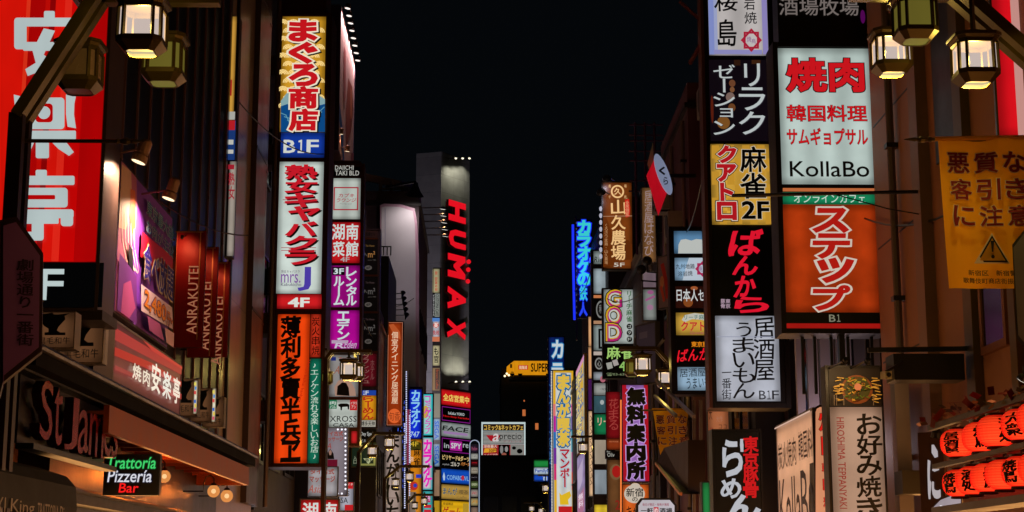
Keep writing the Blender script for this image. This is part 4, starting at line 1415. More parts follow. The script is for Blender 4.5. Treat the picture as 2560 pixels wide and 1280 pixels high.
# --- pale bare billboard with lamps on arms
f = front(64.6)
shp = [(952, 806), (952, 517), (962, 514), (1000, 516), (1034, 526), (1040, 560), (1044, 640), (1044, 806)]
root = sign('blank_billboard', 'large bare lilac billboard with a rounded corner behind the orange dining sign', 'billboard', f, None, [
    dict(b=(952, 514, 1040, 806), m=D('#9a9698', .6, var=.2, scale=.5), norm=None, shape=[(954, 980), (954, 519), (964, 516), (1000, 518), (1032, 528), (1037, 562), (1039, 640), (1039, 980)], name='sheet', d=[ln([(963, 522), (963, 970)], D('#7a7484', .6), .03)])],
    depth=.35, norm=rect(f, (952, 514, 1042, 980)), shape=[(952, 985), (952, 517), (962, 513), (1002, 515), (1036, 525), (1042, 560), (1046, 640), (1046, 985)], fm=D('#8a6a78', .5), rail=0)
LAMPK = D('#0c0a0c', .4)
for i in range(5):
    y = 728 + i * 13.6
    q = P(1008 + i * 2.2, y + 3, 62.0); a = P(984, y, 62.4)
    spot('black shaded lamp on a level arm, %s of five before the lilac billboard' % 'first second third fourth fifth'.split()[i], q, (q.x + .6, 64.5, q.z + 3.2), .1, .3, arm=(-3.55, 62.0, q.z - .05), power=24, col='#f0e0f0', mat=LAMPK, lens=E('#c8c0c8', .5), group='shaded lamps before the bare billboard', shape='shade', angle=140)
q = P(1037, 490, 63.6)
spot('big shaded lamp shining down beside the rooftop beams', q, (q.x - .2, 64.4, q.z - 2.0), .36, .55, arm=(q.x - 1.2, 64.4, q.z + .55), power=230, col='#fff0f0', mat=LAMPK, lens=E('#f8f4e8', 1.6), shape='shade', angle=150)
for i in range(5):
    q = P(1107 + i * 1.6, 523 + i * 17, 78); a = P(1048, 516 + i * 16, 78)
    spot('white lamp head on a long arm, %s of five beside the tower letters' % 'top second third fourth bottom'.split()[i], q, (q.x - .3, 78.4, q.z - 2), .17, .14, arm=(a.x, 78, q.z + .06), power=120, lens=E('#f0ece4', 1.4), mat=D('#6a6468', .4, .4), group='long armed lamps beside the tower letters', shape='disc')
m = MB()
root = thing('roof_frame', 'rooftop frame of pale beams and a box above the bare billboard', 'roof frame', (-4, 66, 16.4))
BEAM = D('#c49a8a', .5)
z0 = P(950, 520, 66).z; zt = P(950, 440, 66).z; zm = P(1040, 470, 66).z
xa, xb = P(897, 440, 66).x, P(1040, 470, 66).x
m.bar((xa, 66, zt), (xb, 66.4, zm + .1), .12, .3, BEAM)
for k in range(4):
    x = xa + .9 + (xb - xa - 1) * k / 3
    m.bar((x, 66.1, z0 - .3), (x, 66.1, zt - .2), .1, .1, BEAM)
    m.bar((xa + 1, 65.8, z0 + .1 + k * .22), (xb - .4, 65.8, z0 + .1 + k * .22), .06, .05, D('#b08a50', .5))
m.bar((xa + 1, 66, z0), (xb - .5, 66.2, zm), .08, .08, BEAM)
m.build('beam', root)
m = MB(); x0 = P(1010, 480, 65.6).x; x1 = P(1049, 480, 65.6).x
m.box(x0, 65.3, P(1010, 515, 65.3).z, x1, 67.5, P(1010, 468, 65.3).z, D('#8a7078', .5)); m.build('box_cover', root)
# roof stair house with a railing, black against the billboard
root = thing('roof_shed', 'black roof shed with a railing in front of the bare billboard', 'roof shed', (-4.1, 59, 9.9))
m = MB(); xr = P(982, 700, 57).x
m.box(-6, 57, 9.92, xr - .15, 62, P(982, 640, 57).z, D('#100e16', .6)); m.build('wall', root)
m = MB()
for k in range(5):
    m.bar((xr - .6 + .13 * k, 56.9, P(982, 640, 57).z), (xr - .6 + .13 * k, 56.9, P(982, 618, 57).z), .03, .03, BLACK)
m.bar((xr - .62, 56.9, P(982, 618, 57).z), (xr - .06, 56.9, P(982, 618, 57).z), .04, .04, BLACK)
m.build('railing', root)

# --- orange private dining sign
f = front(57.5)
root = sign('vertical_sign', 'narrow rust orange vertical sign with white characters and a round badge', 'sign', f, (968, 805, 1006, 1064), [
    pn((969, 806, 1005, 1063), E('#a03810', .95, .3, True), [fo((969, 806, 1005, 1063), E('#d88a68', .9), .012), p([(972, 812), (984, 810), (1000, 830), (1002, 850), (985, 838)], E('#b85428', .9)),
        t('個室ダイニング居酒屋', (979, 829, 995, 1010), E('#e4c4a4'), .015, v=True), e((970, 1022, 1002, 1058), E('#d8602c')), t('旬香', (972, 1030, 1000, 1052), E('#8a3818'), .01)])], depth=.3, bw=.025, fm=D('#3a1c10', .4))
# --- white sign with black kana
f = front(58.5)
sign('vertical_sign', 'pale pink vertical sign with thick black kana behind the lantern', 'sign', f, (963, 1082, 1002, 1330), [
    pn((963, 1082, 1002, 1330), E('#a08c84', .9, .15, True), [t('まんがにいち', (966, 1086, 999, 1300), INK, .05, v=True, gap=-.02), ln([(964, 1245), (1001, 1245)], D('#6a5a54', .5), .02)])], depth=.3, bw=.02, fm=GREY)
# --- blue neon string
f = front(61)
root = thing('light_string', 'blue and white light strings hanging down the dark corner left of the karaoke sign', 'light string', f.pt(f.hit(1012, 1280)[0], f.hit(1012, 1280)[1], 0))
m = MB()
for px, ya, yb, c_ in ((1004, 945, 1190, '#2a50c8'), (1009, 1010, 1230, '#3048c0'), (996, 1050, 1080, '#4060e0')):
    k = 0; y = ya
    while y < yb:
        u, v = f.hit(px + random.uniform(-1.5, 1.5), y); m.tube([f.pt(u, v, .02), f.pt(u + random.uniform(-.02, .02), v + .12, .02)], .016, E(c_, .9), 5); y += 14
for px, ya, yb in ((1016, 930, 1110), (1024, 1040, 1240), (1012, 1060, 1270)):
    y = ya
    while y < yb:
        u, v = f.hit(px, y); m.sphere(f.pt(u, v, .03), .028, E('#c8ccf0', 1.1), 6); y += 5.5
m.build('light', root); root.children[-1]['kind'] = 'stuff'
m = MB()
for px in (1004, 1010, 1016, 1024):
    u, v = f.hit(px, 925); u2, v2 = f.hit(px, 1290); m.tube([f.pt(u, v), f.pt(u2, v2)], .012, BLACK, 5)
m.build('cable', root)

# --- blue karaoke sign with mahjong panel below
f = front(64)
root = sign('vertical_sign', 'bright blue karaoke sign with numbers and an orange mahjong panel under it', 'sign', f, (1021, 968, 1054, 1330), [
    pn((1022, 974, 1053, 1096), E('#0c2cd0', .95, .1, True), [t('カラオケ', (1028, 976, 1050, 1070), E('#8ac8e8'), .05, v=True, gap=-.02), t('747', (1026, 1079, 1048, 1093), E('#a8c8d8'), .02, sh=.15)], label='blue panel'),
    pn((1021, 1099, 1053, 1330), E('#c87810', .95, .15, True), [p([(1021, 1106), (1037, 1100), (1053, 1108), (1053, 1126), (1021, 1126)], E('#3a3408')), t('4F', (1026, 1104, 1046, 1116), E('#c8a830'), .02), t('麻雀', (1034, 1120, 1050, 1166), D('#1a1008', .5), .03, v=True), t('店', (1024, 1142, 1034, 1154), E('#e8c8a8'), .02),
        r((1040, 1186, 1053, 1195), E('#1c38b0')), e((1024, 1204, 1045, 1226), E('#b02c20')), e((1033, 1209, 1043, 1219), E('#2c3aa0')), r((1021, 1230, 1040, 1330), E('#7a6a60', .8))], label='orange panel'),
], depth=.25, bw=.02, fm=D('#0a1248', .4))
# --- pink and cyan signs
f = front(72)
root = sign('vertical_sign', 'cyan framed vertical sign with pink club and karaoke lettering', 'sign', f, (1055, 984, 1082, 1330), [
    pn((1056, 986, 1081, 1088), E('#90d4cc', .95, .1, True), [fo((1056, 986, 1081, 1088), E('#20b0b8'), .05), t('コミックラブ', (1062, 990, 1076, 1084), E('#c838b0'), .04, v=True, gap=-.02), e((1056, 1014, 1072, 1046), E('#d8b050', .8)), t('ケ', (1060, 1020, 1078, 1044), E('#c838b0'), .04)], label='cyan panel'),
    pn((1055, 1094, 1081, 1224), E('#c8c0cc', .95, .1, True), [fo((1055, 1094, 1081, 1224), E('#40a8b0'), .04), t('カラオケ', (1058, 1100, 1080, 1218), E('#e020b0'), .08, v=True, gap=-.04, br=.02)], label='white panel with magenta kana'),
    pn((1055, 1228, 1081, 1330), E('#40b0b0', .95, .1, True), [r((1060, 1234, 1076, 1256), E('#a83060')), t('24', (1061, 1236, 1075, 1252), E('#d8b0d8'), .02), r((1060, 1262, 1078, 1270), E('#b82030')), r((1060, 1274, 1078, 1290), E('#b82030'))]),
], depth=.3, bw=.02, fm=D('#1a3a40', .4))
# red neon strip column before it
f = front(63)
root = thing('light_string', 'red strip edged with white bulbs just left of the blue karaoke sign', 'light string', f.pt(*f.hit(1020, 1240), 0))
m = MB(); a, b, c, d_ = rect(f, (1017, 1024, 1024, 1165)); m.fbox(f, a, b, 0, c, d_, .05, E('#8a2848', .7)); m.build('strip', root)
m = MB()
for k in range(26):
    for px in (1016, 1025):
        u, v = f.hit(px, 1026 + k * 5.5); m.sphere(f.pt(u, v, .04), .025, E('#d8d0e4', 1.2), 6)
m.build('bulb', root); root.children[-1]['kind'] = 'stuff'

# --- narrow column with small signs and blue rotated letters
f = front(106)
PALEP = E('#b0a880', .8, .2, True)
root = sign('sign_column', 'narrow column of small pale signs with blue sideways lettering beside the dark tower', 'sign tower', f, (1081, 670, 1100, 1330), [
    pn((1081, 672, 1099, 732), PALEP, [t('第二営業本館', (1087, 678, 1094, 728), E('#b04030'), .02, v=True)]),
    pn((1081, 734, 1099, 792), E('#8a9088', .7), [r((1081, 734, 1087, 792), INK), t('インターナショナル', (1082, 736, 1086, 790), E('#b8b8b8'), .02, v=True), t('CUSTOMA CAFE', (1089, 736, 1097, 790), D('#2a2a2a'), .01, spin=3)]),
    pn((1081, 795, 1099, 854), E('#a8a8b0', .9, .1, True), [r((1081, 795, 1099, 804), E('#4a78b8')), e((1083, 806, 1097, 820), E('#b84030')), t('薬', (1085, 807, 1095, 819), E('#e8d8d0'), .02), t('免税', (1082, 826, 1098, 838), E('#a83030'), .03), r((1081, 842, 1099, 854), E('#b86848'))]),
    pn((1081, 864, 1099, 914), E('#b0a880', .8, .1, True), [t('も官', (1085, 868, 1096, 908), INK, .03, v=True)]),
    pn((1080, 920, 1099, 976), E('#8a7050', .7), [r((1088, 922, 1098, 974), D('#2a1a10')), t('Brown Coffee', (1090, 924, 1096, 972), E('#a05030', .8), .01, spin=3)]),
    pn((1084, 984, 1100, 1044), E('#7a7868', .7)),
    pn((1084, 1047, 1100, 1100), E('#7894ac', .9, .1, True), [t('SEGA', (1086, 1052, 1097, 1098), E('#1c54a8'), .06, spin=3)]),
    pn((1084, 1110, 1100, 1166), E('#7894ac', .9, .1, True), [t('SEGA', (1086, 1114, 1097, 1162), E('#1c54a8'), .06, spin=3)]),
    pn((1083, 1175, 1100, 1240), E('#9a7a60', .8, .2)),
    pn((1083, 1252, 1100, 1330), E('#b89020', .9, .1)),
], depth=.5, bw=.03, rail=.02, fm=DARK)

# --- the dark tower with red letters
d0 = 110
c0 = P(1101, 640, d0); l0 = P(1038, 640, 110.6); r0 = P(1173, 640, 112.6)
zt = P(1101, 379, d0).z
TW = TILE('#707074', '#3c3c40', 1.7, 1.25, .7)
root = thing('tower_building', 'dark grey tower with tall red letters reading downwards on its street face', 'building', (c0.x, 112, 0))
m = MB()
back = 16
pts = [(c0.x, c0.y), (r0.x, r0.y), (r0.x - .5, r0.y + back), (l0.x, l0.y + back), (l0.x, l0.y)]
k = len(pts)
m.add([(x, y, .02) for x, y in pts] + [(x, y, zt) for x, y in pts], [tuple(range(k))[::-1], tuple(range(k, 2 * k))] + [(i, (i + 1) % k, k + (i + 1) % k, k + i) for i in range(k)], TW)
m.build('wall', root)
dU = Vector((r0.x - c0.x, r0.y - c0.y, 0)).normalized()
f = Fr((c0.x, c0.y, 0), dU, (dU.y, -dU.x, 0))
m = MB()
RL = E('#e01020', 1.0)
ext_mat['m'] = D('#4a0810', .5)
for s_, b_ in (('H', (1115, 505, 1158, 556)), ('U', (1115, 576, 1158, 622)), ('M', (1113, 638, 1157, 696)), ('A', (1112, 720, 1158, 776)), ('X', (1111, 800, 1158, 848))):
    put(m, f, s_, *rect(f, b_), .03, RL, .065, base=.065, ext=.2, spin=3)
ext_mat.clear()
for px, py in ((1166, 655), (1165, 675), (1164, 704)):
    u, v = f.hit(px, py); m.sphere(f.pt(u, v, .2), .16, RL, 10)
m.build('lettering', root)
cols = [((978, 1016), E('#c41418', .95, .1, True), lambda y0, y1: [t('全店営業中', (1105, y0 + 10, 1170, y1 - 10), E('#e8c860'), .04)], 'red panel with yellow characters'),
        ((1020, 1055), BLACK, lambda y0, y1: [fo((1102, y0, 1173, y1), E('#8a1c8a', .8), .05), t('LaLaLa YOKO', (1118, y0 + 11, 1158, y0 + 18), E('#c0c8c8'), .02), t('Non-Stop Karaoke', (1105, y0 + 21, 1170, y0 + 27), E('#c01818'), .03)], 'black panel with red words'),
        ((1059, 1094), E('#8a9290', .9, .2, True), lambda y0, y1: [t('FACE', (1104, y0 + 8, 1168, y0 + 20), INK, .03, sh=.3), r((1106, y0 + 22, 1166, y0 + 28), E('#9a78a8', .9))], 'grey panel with slanted black letters'),
        ((1098, 1132), BLACK, lambda y0, y1: [fo((1102, y0, 1173, y1), E('#8a1c8a', .8), .05), r((1122, y0 + 5, 1152, y1 - 5), E('#a01c88')), t('in', (1107, y0 + 10, 1120, y0 + 22), E('#a0a8a8'), .02), t('SPY', (1124, y0 + 10, 1150, y0 + 24), E('#c0c8c8'), .04), t('re', (1154, y0 + 12, 1168, y0 + 22), E('#a0a8a8'), .02)], 'black and purple panel'),
        ((1136, 1170), BLACK, lambda y0, y1: [t('ビリヤード&ダーツ', (1103, y0 + 3, 1171, y0 + 16), E('#d8b878'), .04), t('ゴルフ', (1124, y0 + 19, 1146, y0 + 30), E('#d0c8b8'), .03), t('バグース', (1149, y0 + 20, 1171, y0 + 29), E('#d88840'), .03), t('stylish', (1103, y0 + 23, 1120, y0 + 28), E('#a0a0a0'), .0)], 'black panel with cream kana'),
        ((1174, 1209), E('#1048b0', .95, .1, True), lambda y0, y1: [p([(1106, y1 - 8), (1104, y1 - 18), (1107, y0 + 6), (1110, y1 - 18), (1109, y1 - 8)], E('#a8c0d8')), t('COPABOWL', (1114, y0 + 15, 1169, y0 + 27), E('#78a8d8'), .03), e((1150, y0 + 15, 1158, y0 + 27), E('#b02838'))], 'blue bowling panel'),
        ((1213, 1249), E('#a8843c', .95, .1, True), lambda y0, y1: [t('まんが', (1104, y0 + 6, 1140, y0 + 24), E('#2c4a68'), .05, o=[(E('#d8b040'), .1)]), t('喫茶', (1145, y0 + 12, 1168, y0 + 24), E('#5a4a30'), .02), t('cafe', (1138, y0 + 27, 1164, y0 + 33), E('#7a6030'), .0)], 'tan panel with manga cafe words'),
        ((1253, 1310), E('#d8a410', .95, .1, True), lambda y0, y1: [t('ゲーム', (1104, y0 + 14, 1150, y0 + 36), E('#a01c18'), .04), t('新装開店', (1105, y0 + 3, 1130, y0 + 10), E('#4a3010'), .02), r((1154, y0 + 6, 1168, y0 + 50), E('#a88828'))], 'yellow game panel')]
for (y0, y1), mt, fn, lab in cols:
    panel_parts(root, f, [pn((1101, y0, 1174, y1), mt, fn(y0, y1), label=lab, n=.08)])
m = MB()
a, b, c, d_ = rect(f, (1099, 974, 1175, 1310)); m.fbox(f, a, b, 0, c, d_, .079, D('#1a0e1a', .5)); m.build('panel_frame', root)
for i, px in enumerate((1120, 1137, 1154)):
    for top in (1, 0):
        u, v = f.hit(px, 398 if top else 958)
        q = f.pt(u, v, .7); aim = f.pt(u, v - 4 if top else v + 4, .05)
        m = MB(); m.lathe(q, [(.05, -.12), (.09, 0)], DARK, 10, axis=(aim - q)); m.bar(f.pt(u, v, 0), q, .05, .05, DARK); m.sphere(q + (aim - q).normalized() * .03, .085, E('#f8f0d0', 1.6), 8); m.build('wall_lamp', root)
        light(root, 'SPOT', q + (aim - q).normalized() * .2, 170, '#f0ecc8', .06, aim, 120, .9)

rf = thing('added_fill_lamp', 'added fill lamp on the low roof brightening the dark tower', 'fill lamp', (-4.2, 100, 8.7))  # added lamp that lifts the tower's dark left face
m = MB(); m.box(-4.45, 99.9, 8.9, -3.95, 100.2, 9.25, DARK); m.bar((-4.2, 100, 8.1), (-4.2, 100, 8.9), .06, .06, DARK); m.build('housing', rf)
m = MB(); m.box(-4.4, 100.2, 8.94, -4.0, 100.22, 9.2, E('#e8e0e8', 1.2)); m.build('lens', rf)
light(rf, 'SPOT', (-4.2, 100.3, 9.1), 7500, '#e8dce8', .2, (-4.0, 110, 24), 120, .9)

# --- tall rounded directory pole with white neon edge
f = front(107)
root = sign('directory_sign', 'tall round topped directory of small panels outlined in white neon', 'sign', f, (1176, 1112, 1196, 1330), [
    pn((1177, ya, 1195, yb), E(c_, .85, .1, True), [t(s_, (1179, ya + 5, 1193, yb - 6), E(c2, .9), .02)] if s_ else []) for ya, yb, c_, s_, c2 in (
        (1112, 1132, '#241828', 'Pavilion', '#9a4a68'), (1134, 1148, '#a8a8a0', 'CJL', '#202028'), (1151, 1164, '#3a0a10', '商', '#d01828'), (1168, 1184, '#a09888', 'LaBelle', '#5a4a40'), (1188, 1200, '#141018', 'SPY', '#a8a0a8'), (1203, 1220, '#4a5a30', 'GREEN', '#c0c8a0'), (1224, 1242, '#9a9288', '花', '#a83040'), (1246, 1264, '#a89868', '月', '#b87820'), (1268, 1290, '#806858', '', '#000000'))], depth=.3, bw=.03, fm=D('#2a2a30', .4))
m = MB()
a, b, c, d_ = rect(f, (1174, 1112, 1198, 1330))
pts = [f.pt(a, b, .04), f.pt(a, d_, .04)] + [f.pt((a + c) / 2 - (c - a) / 2 * math.cos(math.pi * k / 8), d_ + .3 * math.sin(math.pi * k / 8), .04) for k in range(1, 8)] + [f.pt(c, d_, .04), f.pt(c, b, .04)]
m.tube(pts, .028, E('#a8b8d0', .8), 6); m.build('neon_edge', root)

# --- far billboard on the dark block
f = front(141.2)
LB = [(1206, 1058), (1310, 1058)]
root = sign('billboard', 'far comic and net cafe billboard with white lit frame on the dark block', 'billboard', f, (1206, 1058, 1311, 1143), [
    pn((1207, 1060, 1310, 1077), E('#2a1810', .8), [t('コミック&ネットカフェ', (1210, 1062, 1308, 1076), E('#d8b050'), .04)]),
    pn((1207, 1078, 1310, 1110), E('#8e8e8a', .9, .15, True), [p([(1215, 1088), (1252, 1088), (1244, 1100), (1236, 1104), (1226, 1102)], E('#a01420')), t('a', (1232, 1084, 1248, 1104), E('#c8c0c0'), .02, sh=.2), t('precio', (1249, 1083, 1304, 1103), D('#2a2426'), .0), t('アプレシオ', (1258, 1101, 1304, 1106), E('#8a3a48', .8), .0)]),
    pn((1207, 1111, 1310, 1142), E('#a82028', .85, .1, True), [t('深夜最大', (1209, 1112, 1243, 1120), E('#d8c0b0'), .03), p([(1212, 1121), (1240, 1121), (1242, 1130), (1209, 1132)], E('#d89828')), t('30円', (1222, 1122, 1242, 1131), E('#4a2010'), .03), t('ハイジア店', (1210, 1134, 1244, 1141), E('#d8b8a8'), .02),
        r((1246, 1112, 1274, 1141), D('#1c1a1c')), e((1250, 1114, 1258, 1134), E('#8a8684', .8)), e((1262, 1116, 1270, 1130), E('#9a9694', .8)), e((1254, 1132, 1266, 1140), E('#a05848', .8)), r((1276, 1112, 1309, 1141), E('#8a8a84', .8)), e((1280, 1116, 1290, 1124), D('#1a1a1a')), e((1292, 1122, 1306, 1134), D('#2a2826'))])], depth=.5, bw=.09, rail=.1, fm=E('#b8c8c8', 1.0))
for px in (1224, 1258, 1296):
    m = MB()
    u, v = f.hit(px, 1146); q = f.pt(u, v, -.3); m.bar((q.x, q.y, q.z), (q.x, q.y + .6, 10.9), .18, .18, DARK)
    m.build('leg', root)
f = front(150.2)
# --- yellow truck shaped sign on the far tower
YL = E('#d88c10', .95, .12, True)
x0 = P(1284, 920, 148).x; x1 = P(1392, 920, 148).x; zb = P(1300, 934, 148).z; zt = P(1300, 903, 148).z
root = thing('truck_sign', 'yellow box truck shaped sign with dark letters glowing high over the street end', 'sign', ((x0 + x1) / 2, 149.2, zb - .4))
fx = front(147.8)
m = MB(); m.box(x0, 147.8, zb, x1, 150, zt, YL); m.build('cargo_box', root)
lbm = MB()
decorate(lbm, fx, fx.hit, [t('SUPER', (1327, 908, 1372, 930), D('#141414'), .04), r((1296, 913, 1320, 924), E('#c02418')), t('龍麺道', (1298, 914, 1318, 923), E('#e8c8a0'), .03)], .02)
lbm.build('lettering', root.children[0])
m = MB()
xc = P(1267, 920, 148).x
prof = [(x0 - .02, zb), (xc, zb), (xc, zb + .62), (xc + .35, zt - .22), (x0 - .02, zt - .02)]
m.prism(fx, [(fx.hit(1280, 640)[0] * 0 + (a - fx.O.x), b) for a, b in prof], -1.9, -.1, YL) if False else m.add([(a, 147.9, b) for a, b in prof] + [(a, 149.8, b) for a, b in prof], [(0, 1, 2, 3, 4)[::-1], (5, 6, 7, 8, 9), (0, 1, 6, 5), (1, 2, 7, 6), (2, 3, 8, 7), (3, 4, 9, 8), (4, 0, 5, 9)], YL)
m.build('cab', root)
m = MB(); m.box(xc + .3, 147.86, zb + .5, x0 - .15, 147.895, zb + .85, D('#3a2a08', .2)); m.build('cab_window', root)
for px, py in ((1267, 934), (1272, 938), (1262, 940)):
    m = MB()
    q = P(px, py, 147.6); m.sphere(q, .1, E('#f8e8c0', 1.6), 8)
    m.build('headlight', root)
m = MB()
for x in (xc + .5, x0 + .6, x1 - .8):
    m.lathe((x, 147.9, zb - .02), [(.2, 0), (.2, .3)], INK, 14, axis=(0, 1, 0))
m.bar((x0, 148.8, zb - .15), (x1, 148.8, zb - .15), .3, .2, DARK)
m.box(xc + .2, 148.2, zb - .55, x1, 149.6, zb - .26, DARK)
m.build('undercarriage', root)

# ================================================================== SIGNS, RIGHT SIDE
# --- karaoke blue sign and manga cafe strip
f = front(82)
sign('vertical_sign', 'dark blue vertical sign with white outlined kana rising behind the manga cafe strip', 'sign', f, (1372, 842, 1412, 1330), [
    pn((1373, 843, 1411, 1330), E('#0c2468', .8, .15, True), [t('カ', (1379, 850, 1408, 896), E('#c0ccd0'), .05, o=[(E('#2c7cb0'), .12)]), t('ラ', (1379, 908, 1408, 950), E('#c0ccd0'), .05, o=[(E('#2c7cb0'), .12)]),
        *[ln([(1374, y), (1381, y + 9), (1374, y + 18)], E('#2a5a9a', .8), .05) for y in (962, 990, 1030, 1080, 1130)], t('OPEN', (1374, 1100, 1380, 1160), E('#4a88b8', .8), .02, spin=3)])], depth=.5, bw=.03, fm=D('#0a0e2a', .4))
f = front(78)
CYA = E('#1c78b0')
sign('vertical_sign', 'white manga cafe sign strip with yellow and red lettering in a rainbow border', 'sign', f, (1382, 926, 1434, 1330), [
    pn((1383, 927, 1433, 1330), E('#c8ccc8', .95, .1, True), [
        r((1383, 927, 1433, 932), E('#c89a20')), r((1383, 932, 1389, 1010), E('#d8a420')), r((1428, 932, 1433, 1010), E('#d8a420')), r((1383, 1010, 1389, 1040), E('#d87068')), r((1428, 1010, 1433, 1040), E('#c84080')), r((1384, 1040, 1390, 1080), E('#b01890')), r((1428, 1040, 1434, 1075), E('#4a2890')),
        r((1384, 1080, 1390, 1120), E('#2068b0')), r((1428, 1075, 1434, 1130), E('#2090a8')), r((1384, 1120, 1391, 1160), E('#6a2a90')), r((1429, 1130, 1435, 1180), E('#b02088')), r((1385, 1160, 1391, 1200), E('#c82868')), r((1429, 1180, 1435, 1225), E('#d84838')), r((1386, 1200, 1392, 1330), E('#d8a420')), r((1430, 1225, 1436, 1330), E('#d8a828')),
        t('まんが喫茶', (1393, 938, 1425, 1116), E('#d8b444'), .1, v=True, o=[(D('#0a3068', .5), .23), (CYA, .18)], gap=-.06),
        t('マンボー', (1400, 1124, 1424, 1218), E('#a81830'), .06, v=True, o=[(E('#5a9ac0'), .15), (E('#d0d4d0'), .11)], gap=-.06),
        p([(1398, 1232), (1404, 1238), (1424, 1228), (1428, 1240), (1420, 1250), (1422, 1262), (1400, 1262)], E('#d8b020')), r((1396, 1266, 1430, 1300), E('#b81c20'))])], depth=.35, bw=.03, fm=D('#2a3a5a', .4))
root = thing('light_string', 'line of white bulbs down the left edge of the manga cafe strip', 'light string', f.pt(*f.hit(1379, 1290), 0))
m = MB()
for k in range(95):
    u, v = f.hit(1378.5 + k * .016, 930 + k * 3.8); m.sphere(f.pt(u, v, .05), .03, E('#d0ccc4', 1.1), 6)
m.build('bulb', root); root.children[-1]['kind'] = 'stuff'
m = MB(); m.tube([f.pt(*f.hit(1378.5, 925), .02), f.pt(*f.hit(1380, 1300), .02)], .015, DARK, 5); m.build('cable', root)
f = front(108)
sign('store_sign', 'green white and blue convenience store sign at the far end on the right', 'sign', f, (1335, 1152, 1380, 1200), [
    pn((1335, 1150, 1380, 1168), E('#1c8038', .95, .1, True)), pn((1335, 1169, 1380, 1186), E('#b8c8d4', .95, .1, True), [t('FamilyMart', (1338, 1172, 1390, 1184), E('#1c3c98'), .04)]), pn((1335, 1187, 1380, 1203), E('#1448b8', .95, .1, True), [r((1358, 1192, 1368, 1201), E('#a8b8c8')), t('A', (1360, 1193, 1366, 1200), E('#1448b8'), .04)])], depth=.3, bw=.03)

# --- side sign with yellow lettering facing across the street
f = right(4.12)
u0, v1 = f.hit(1441, 930); u1, _ = f.hit(1461, 900); _, v0 = f.hit(1441, 1140)
sign('wall_sign', 'steep yellow and blue wall sign seen almost edge on beside the manga cafe strip', 'sign', f, None, [
    pn((0, 0, 1, 1), E('#9a9a88', .85, .2, True), [r((0, 0, 1, .06), E('#c88ab0')), *[p([(.1, .08 + .16 * i), (.9, .06 + .16 * i), (.9, .19 + .16 * i), (.1, .2 + .16 * i)], E('#c8a030')) for i in range(5)], *[p([(.1, .2 + .16 * i), (.9, .19 + .16 * i), (.9, .21 + .16 * i), (.1, .23 + .16 * i)], E('#1c58a0')) for i in range(5)], t('まんが喫茶', (.15, .1, .85, .9), E('#d8c468'), .04, v=True, o=[(E('#1c4a90'), .12)])])], depth=.15, bw=.04, fm=D('#c89030', .4, .3), norm=(u0, v0, u1, v1))
u0, v1 = f.hit(1443, 1146); u1, _ = f.hit(1463, 1146); _, v0 = f.hit(1443, 1320)
sign('wall_sign', 'lilac wall poster seen almost edge on below the steep yellow wall sign', 'sign', f, None, [
    pn((0, 0, 1, 1), E('#8a78a8', .8, .3, True), [p([(.1, .2), (.8, .1), (.7, .4), (.2, .5)], E('#b8a8c8', .8)), p([(.1, .6), (.9, .5), (.9, .8), (.1, .9)], E('#a86a90', .8)), t('無料', (.2, .55, .8, .75), E('#d8c8d8'), .03, v=True)])], depth=.12, bw=.03, fm=GREY, norm=(u0, v0, u1, v1))
f = front(70)
sign('vertical_sign', 'thin pink and blue lit strip sign low beside the lilac wall poster', 'sign', f, (1466, 1190, 1486, 1330), [
    pn((1466, 1190, 1474, 1330), E('#b02868', .9, .2, True)), pn((1475, 1190, 1486, 1330), E('#1858b8', .95, .1, True), [r((1480, 1210, 1486, 1250), E('#d8c030')), r((1478, 1262, 1486, 1330), E('#d8c030'))])], depth=.2, bw=.015)

# --- blue neon karaoke letters
f = front(66)
NB = E('#1c30f0', 1.1); NC = E('#38c8c8', 1.0)
root = sign('neon_sign', 'vertical cyan karaoke letters outlined in glowing blue neon on a dark board', 'neon sign', f, (1442, 548, 1480, 795), [
    pn((1442, 548, 1480, 795), D('#080a28', .5), [
        t('カラオケの', (1443, 552, 1477, 715), NC, .09, v=True, o=[(NB, .19)], gap=-.1), t('鉄', (1449, 714, 1468, 752), NC, .03, o=[(NB, .12)]), t('人', (1448, 756, 1468, 790), E('#2848f0'), .04, o=[(NB, .1)])])], depth=.2, bw=.01, rail=0, fm=D('#0a0a20', .5))
u, v = f.hit(1462, 670)
light(root, 'POINT', f.pt(u, v, .8), 70, '#2a3cff', .4)
root = thing('neon_tube', 'thin upright blue neon tube left of the karaoke letters', 'neon tube', f.pt(*f.hit(1434, 800), 0))
m = MB(); m.tube([f.pt(*f.hit(1432, 562), .05), f.pt(*f.hit(1432.5, 640), .05), f.pt(*f.hit(1436, 800), .05)], .05, NB, 8); m.build('tube', root)
m = MB(); a = f.hit(1438, 540); b = f.hit(1444, 850); m.fbox(f, a[0], b[1], -.15, b[0], a[1], .02, D('#1a1226', .5))
for k in range(5):
    u, v = f.hit(1438, 570 + k * 50); m.bar(f.pt(u, v, 0), f.pt(u - .1, v, .05), .03, .03, DARK)
for k in range(16):
    u, v = f.hit(1441, 560 + k * 15); m.fbox(f, u - .02, v, .02, u + .02, v + .08, .04, E('#4a4a60', .6))
m.build('mount', root)
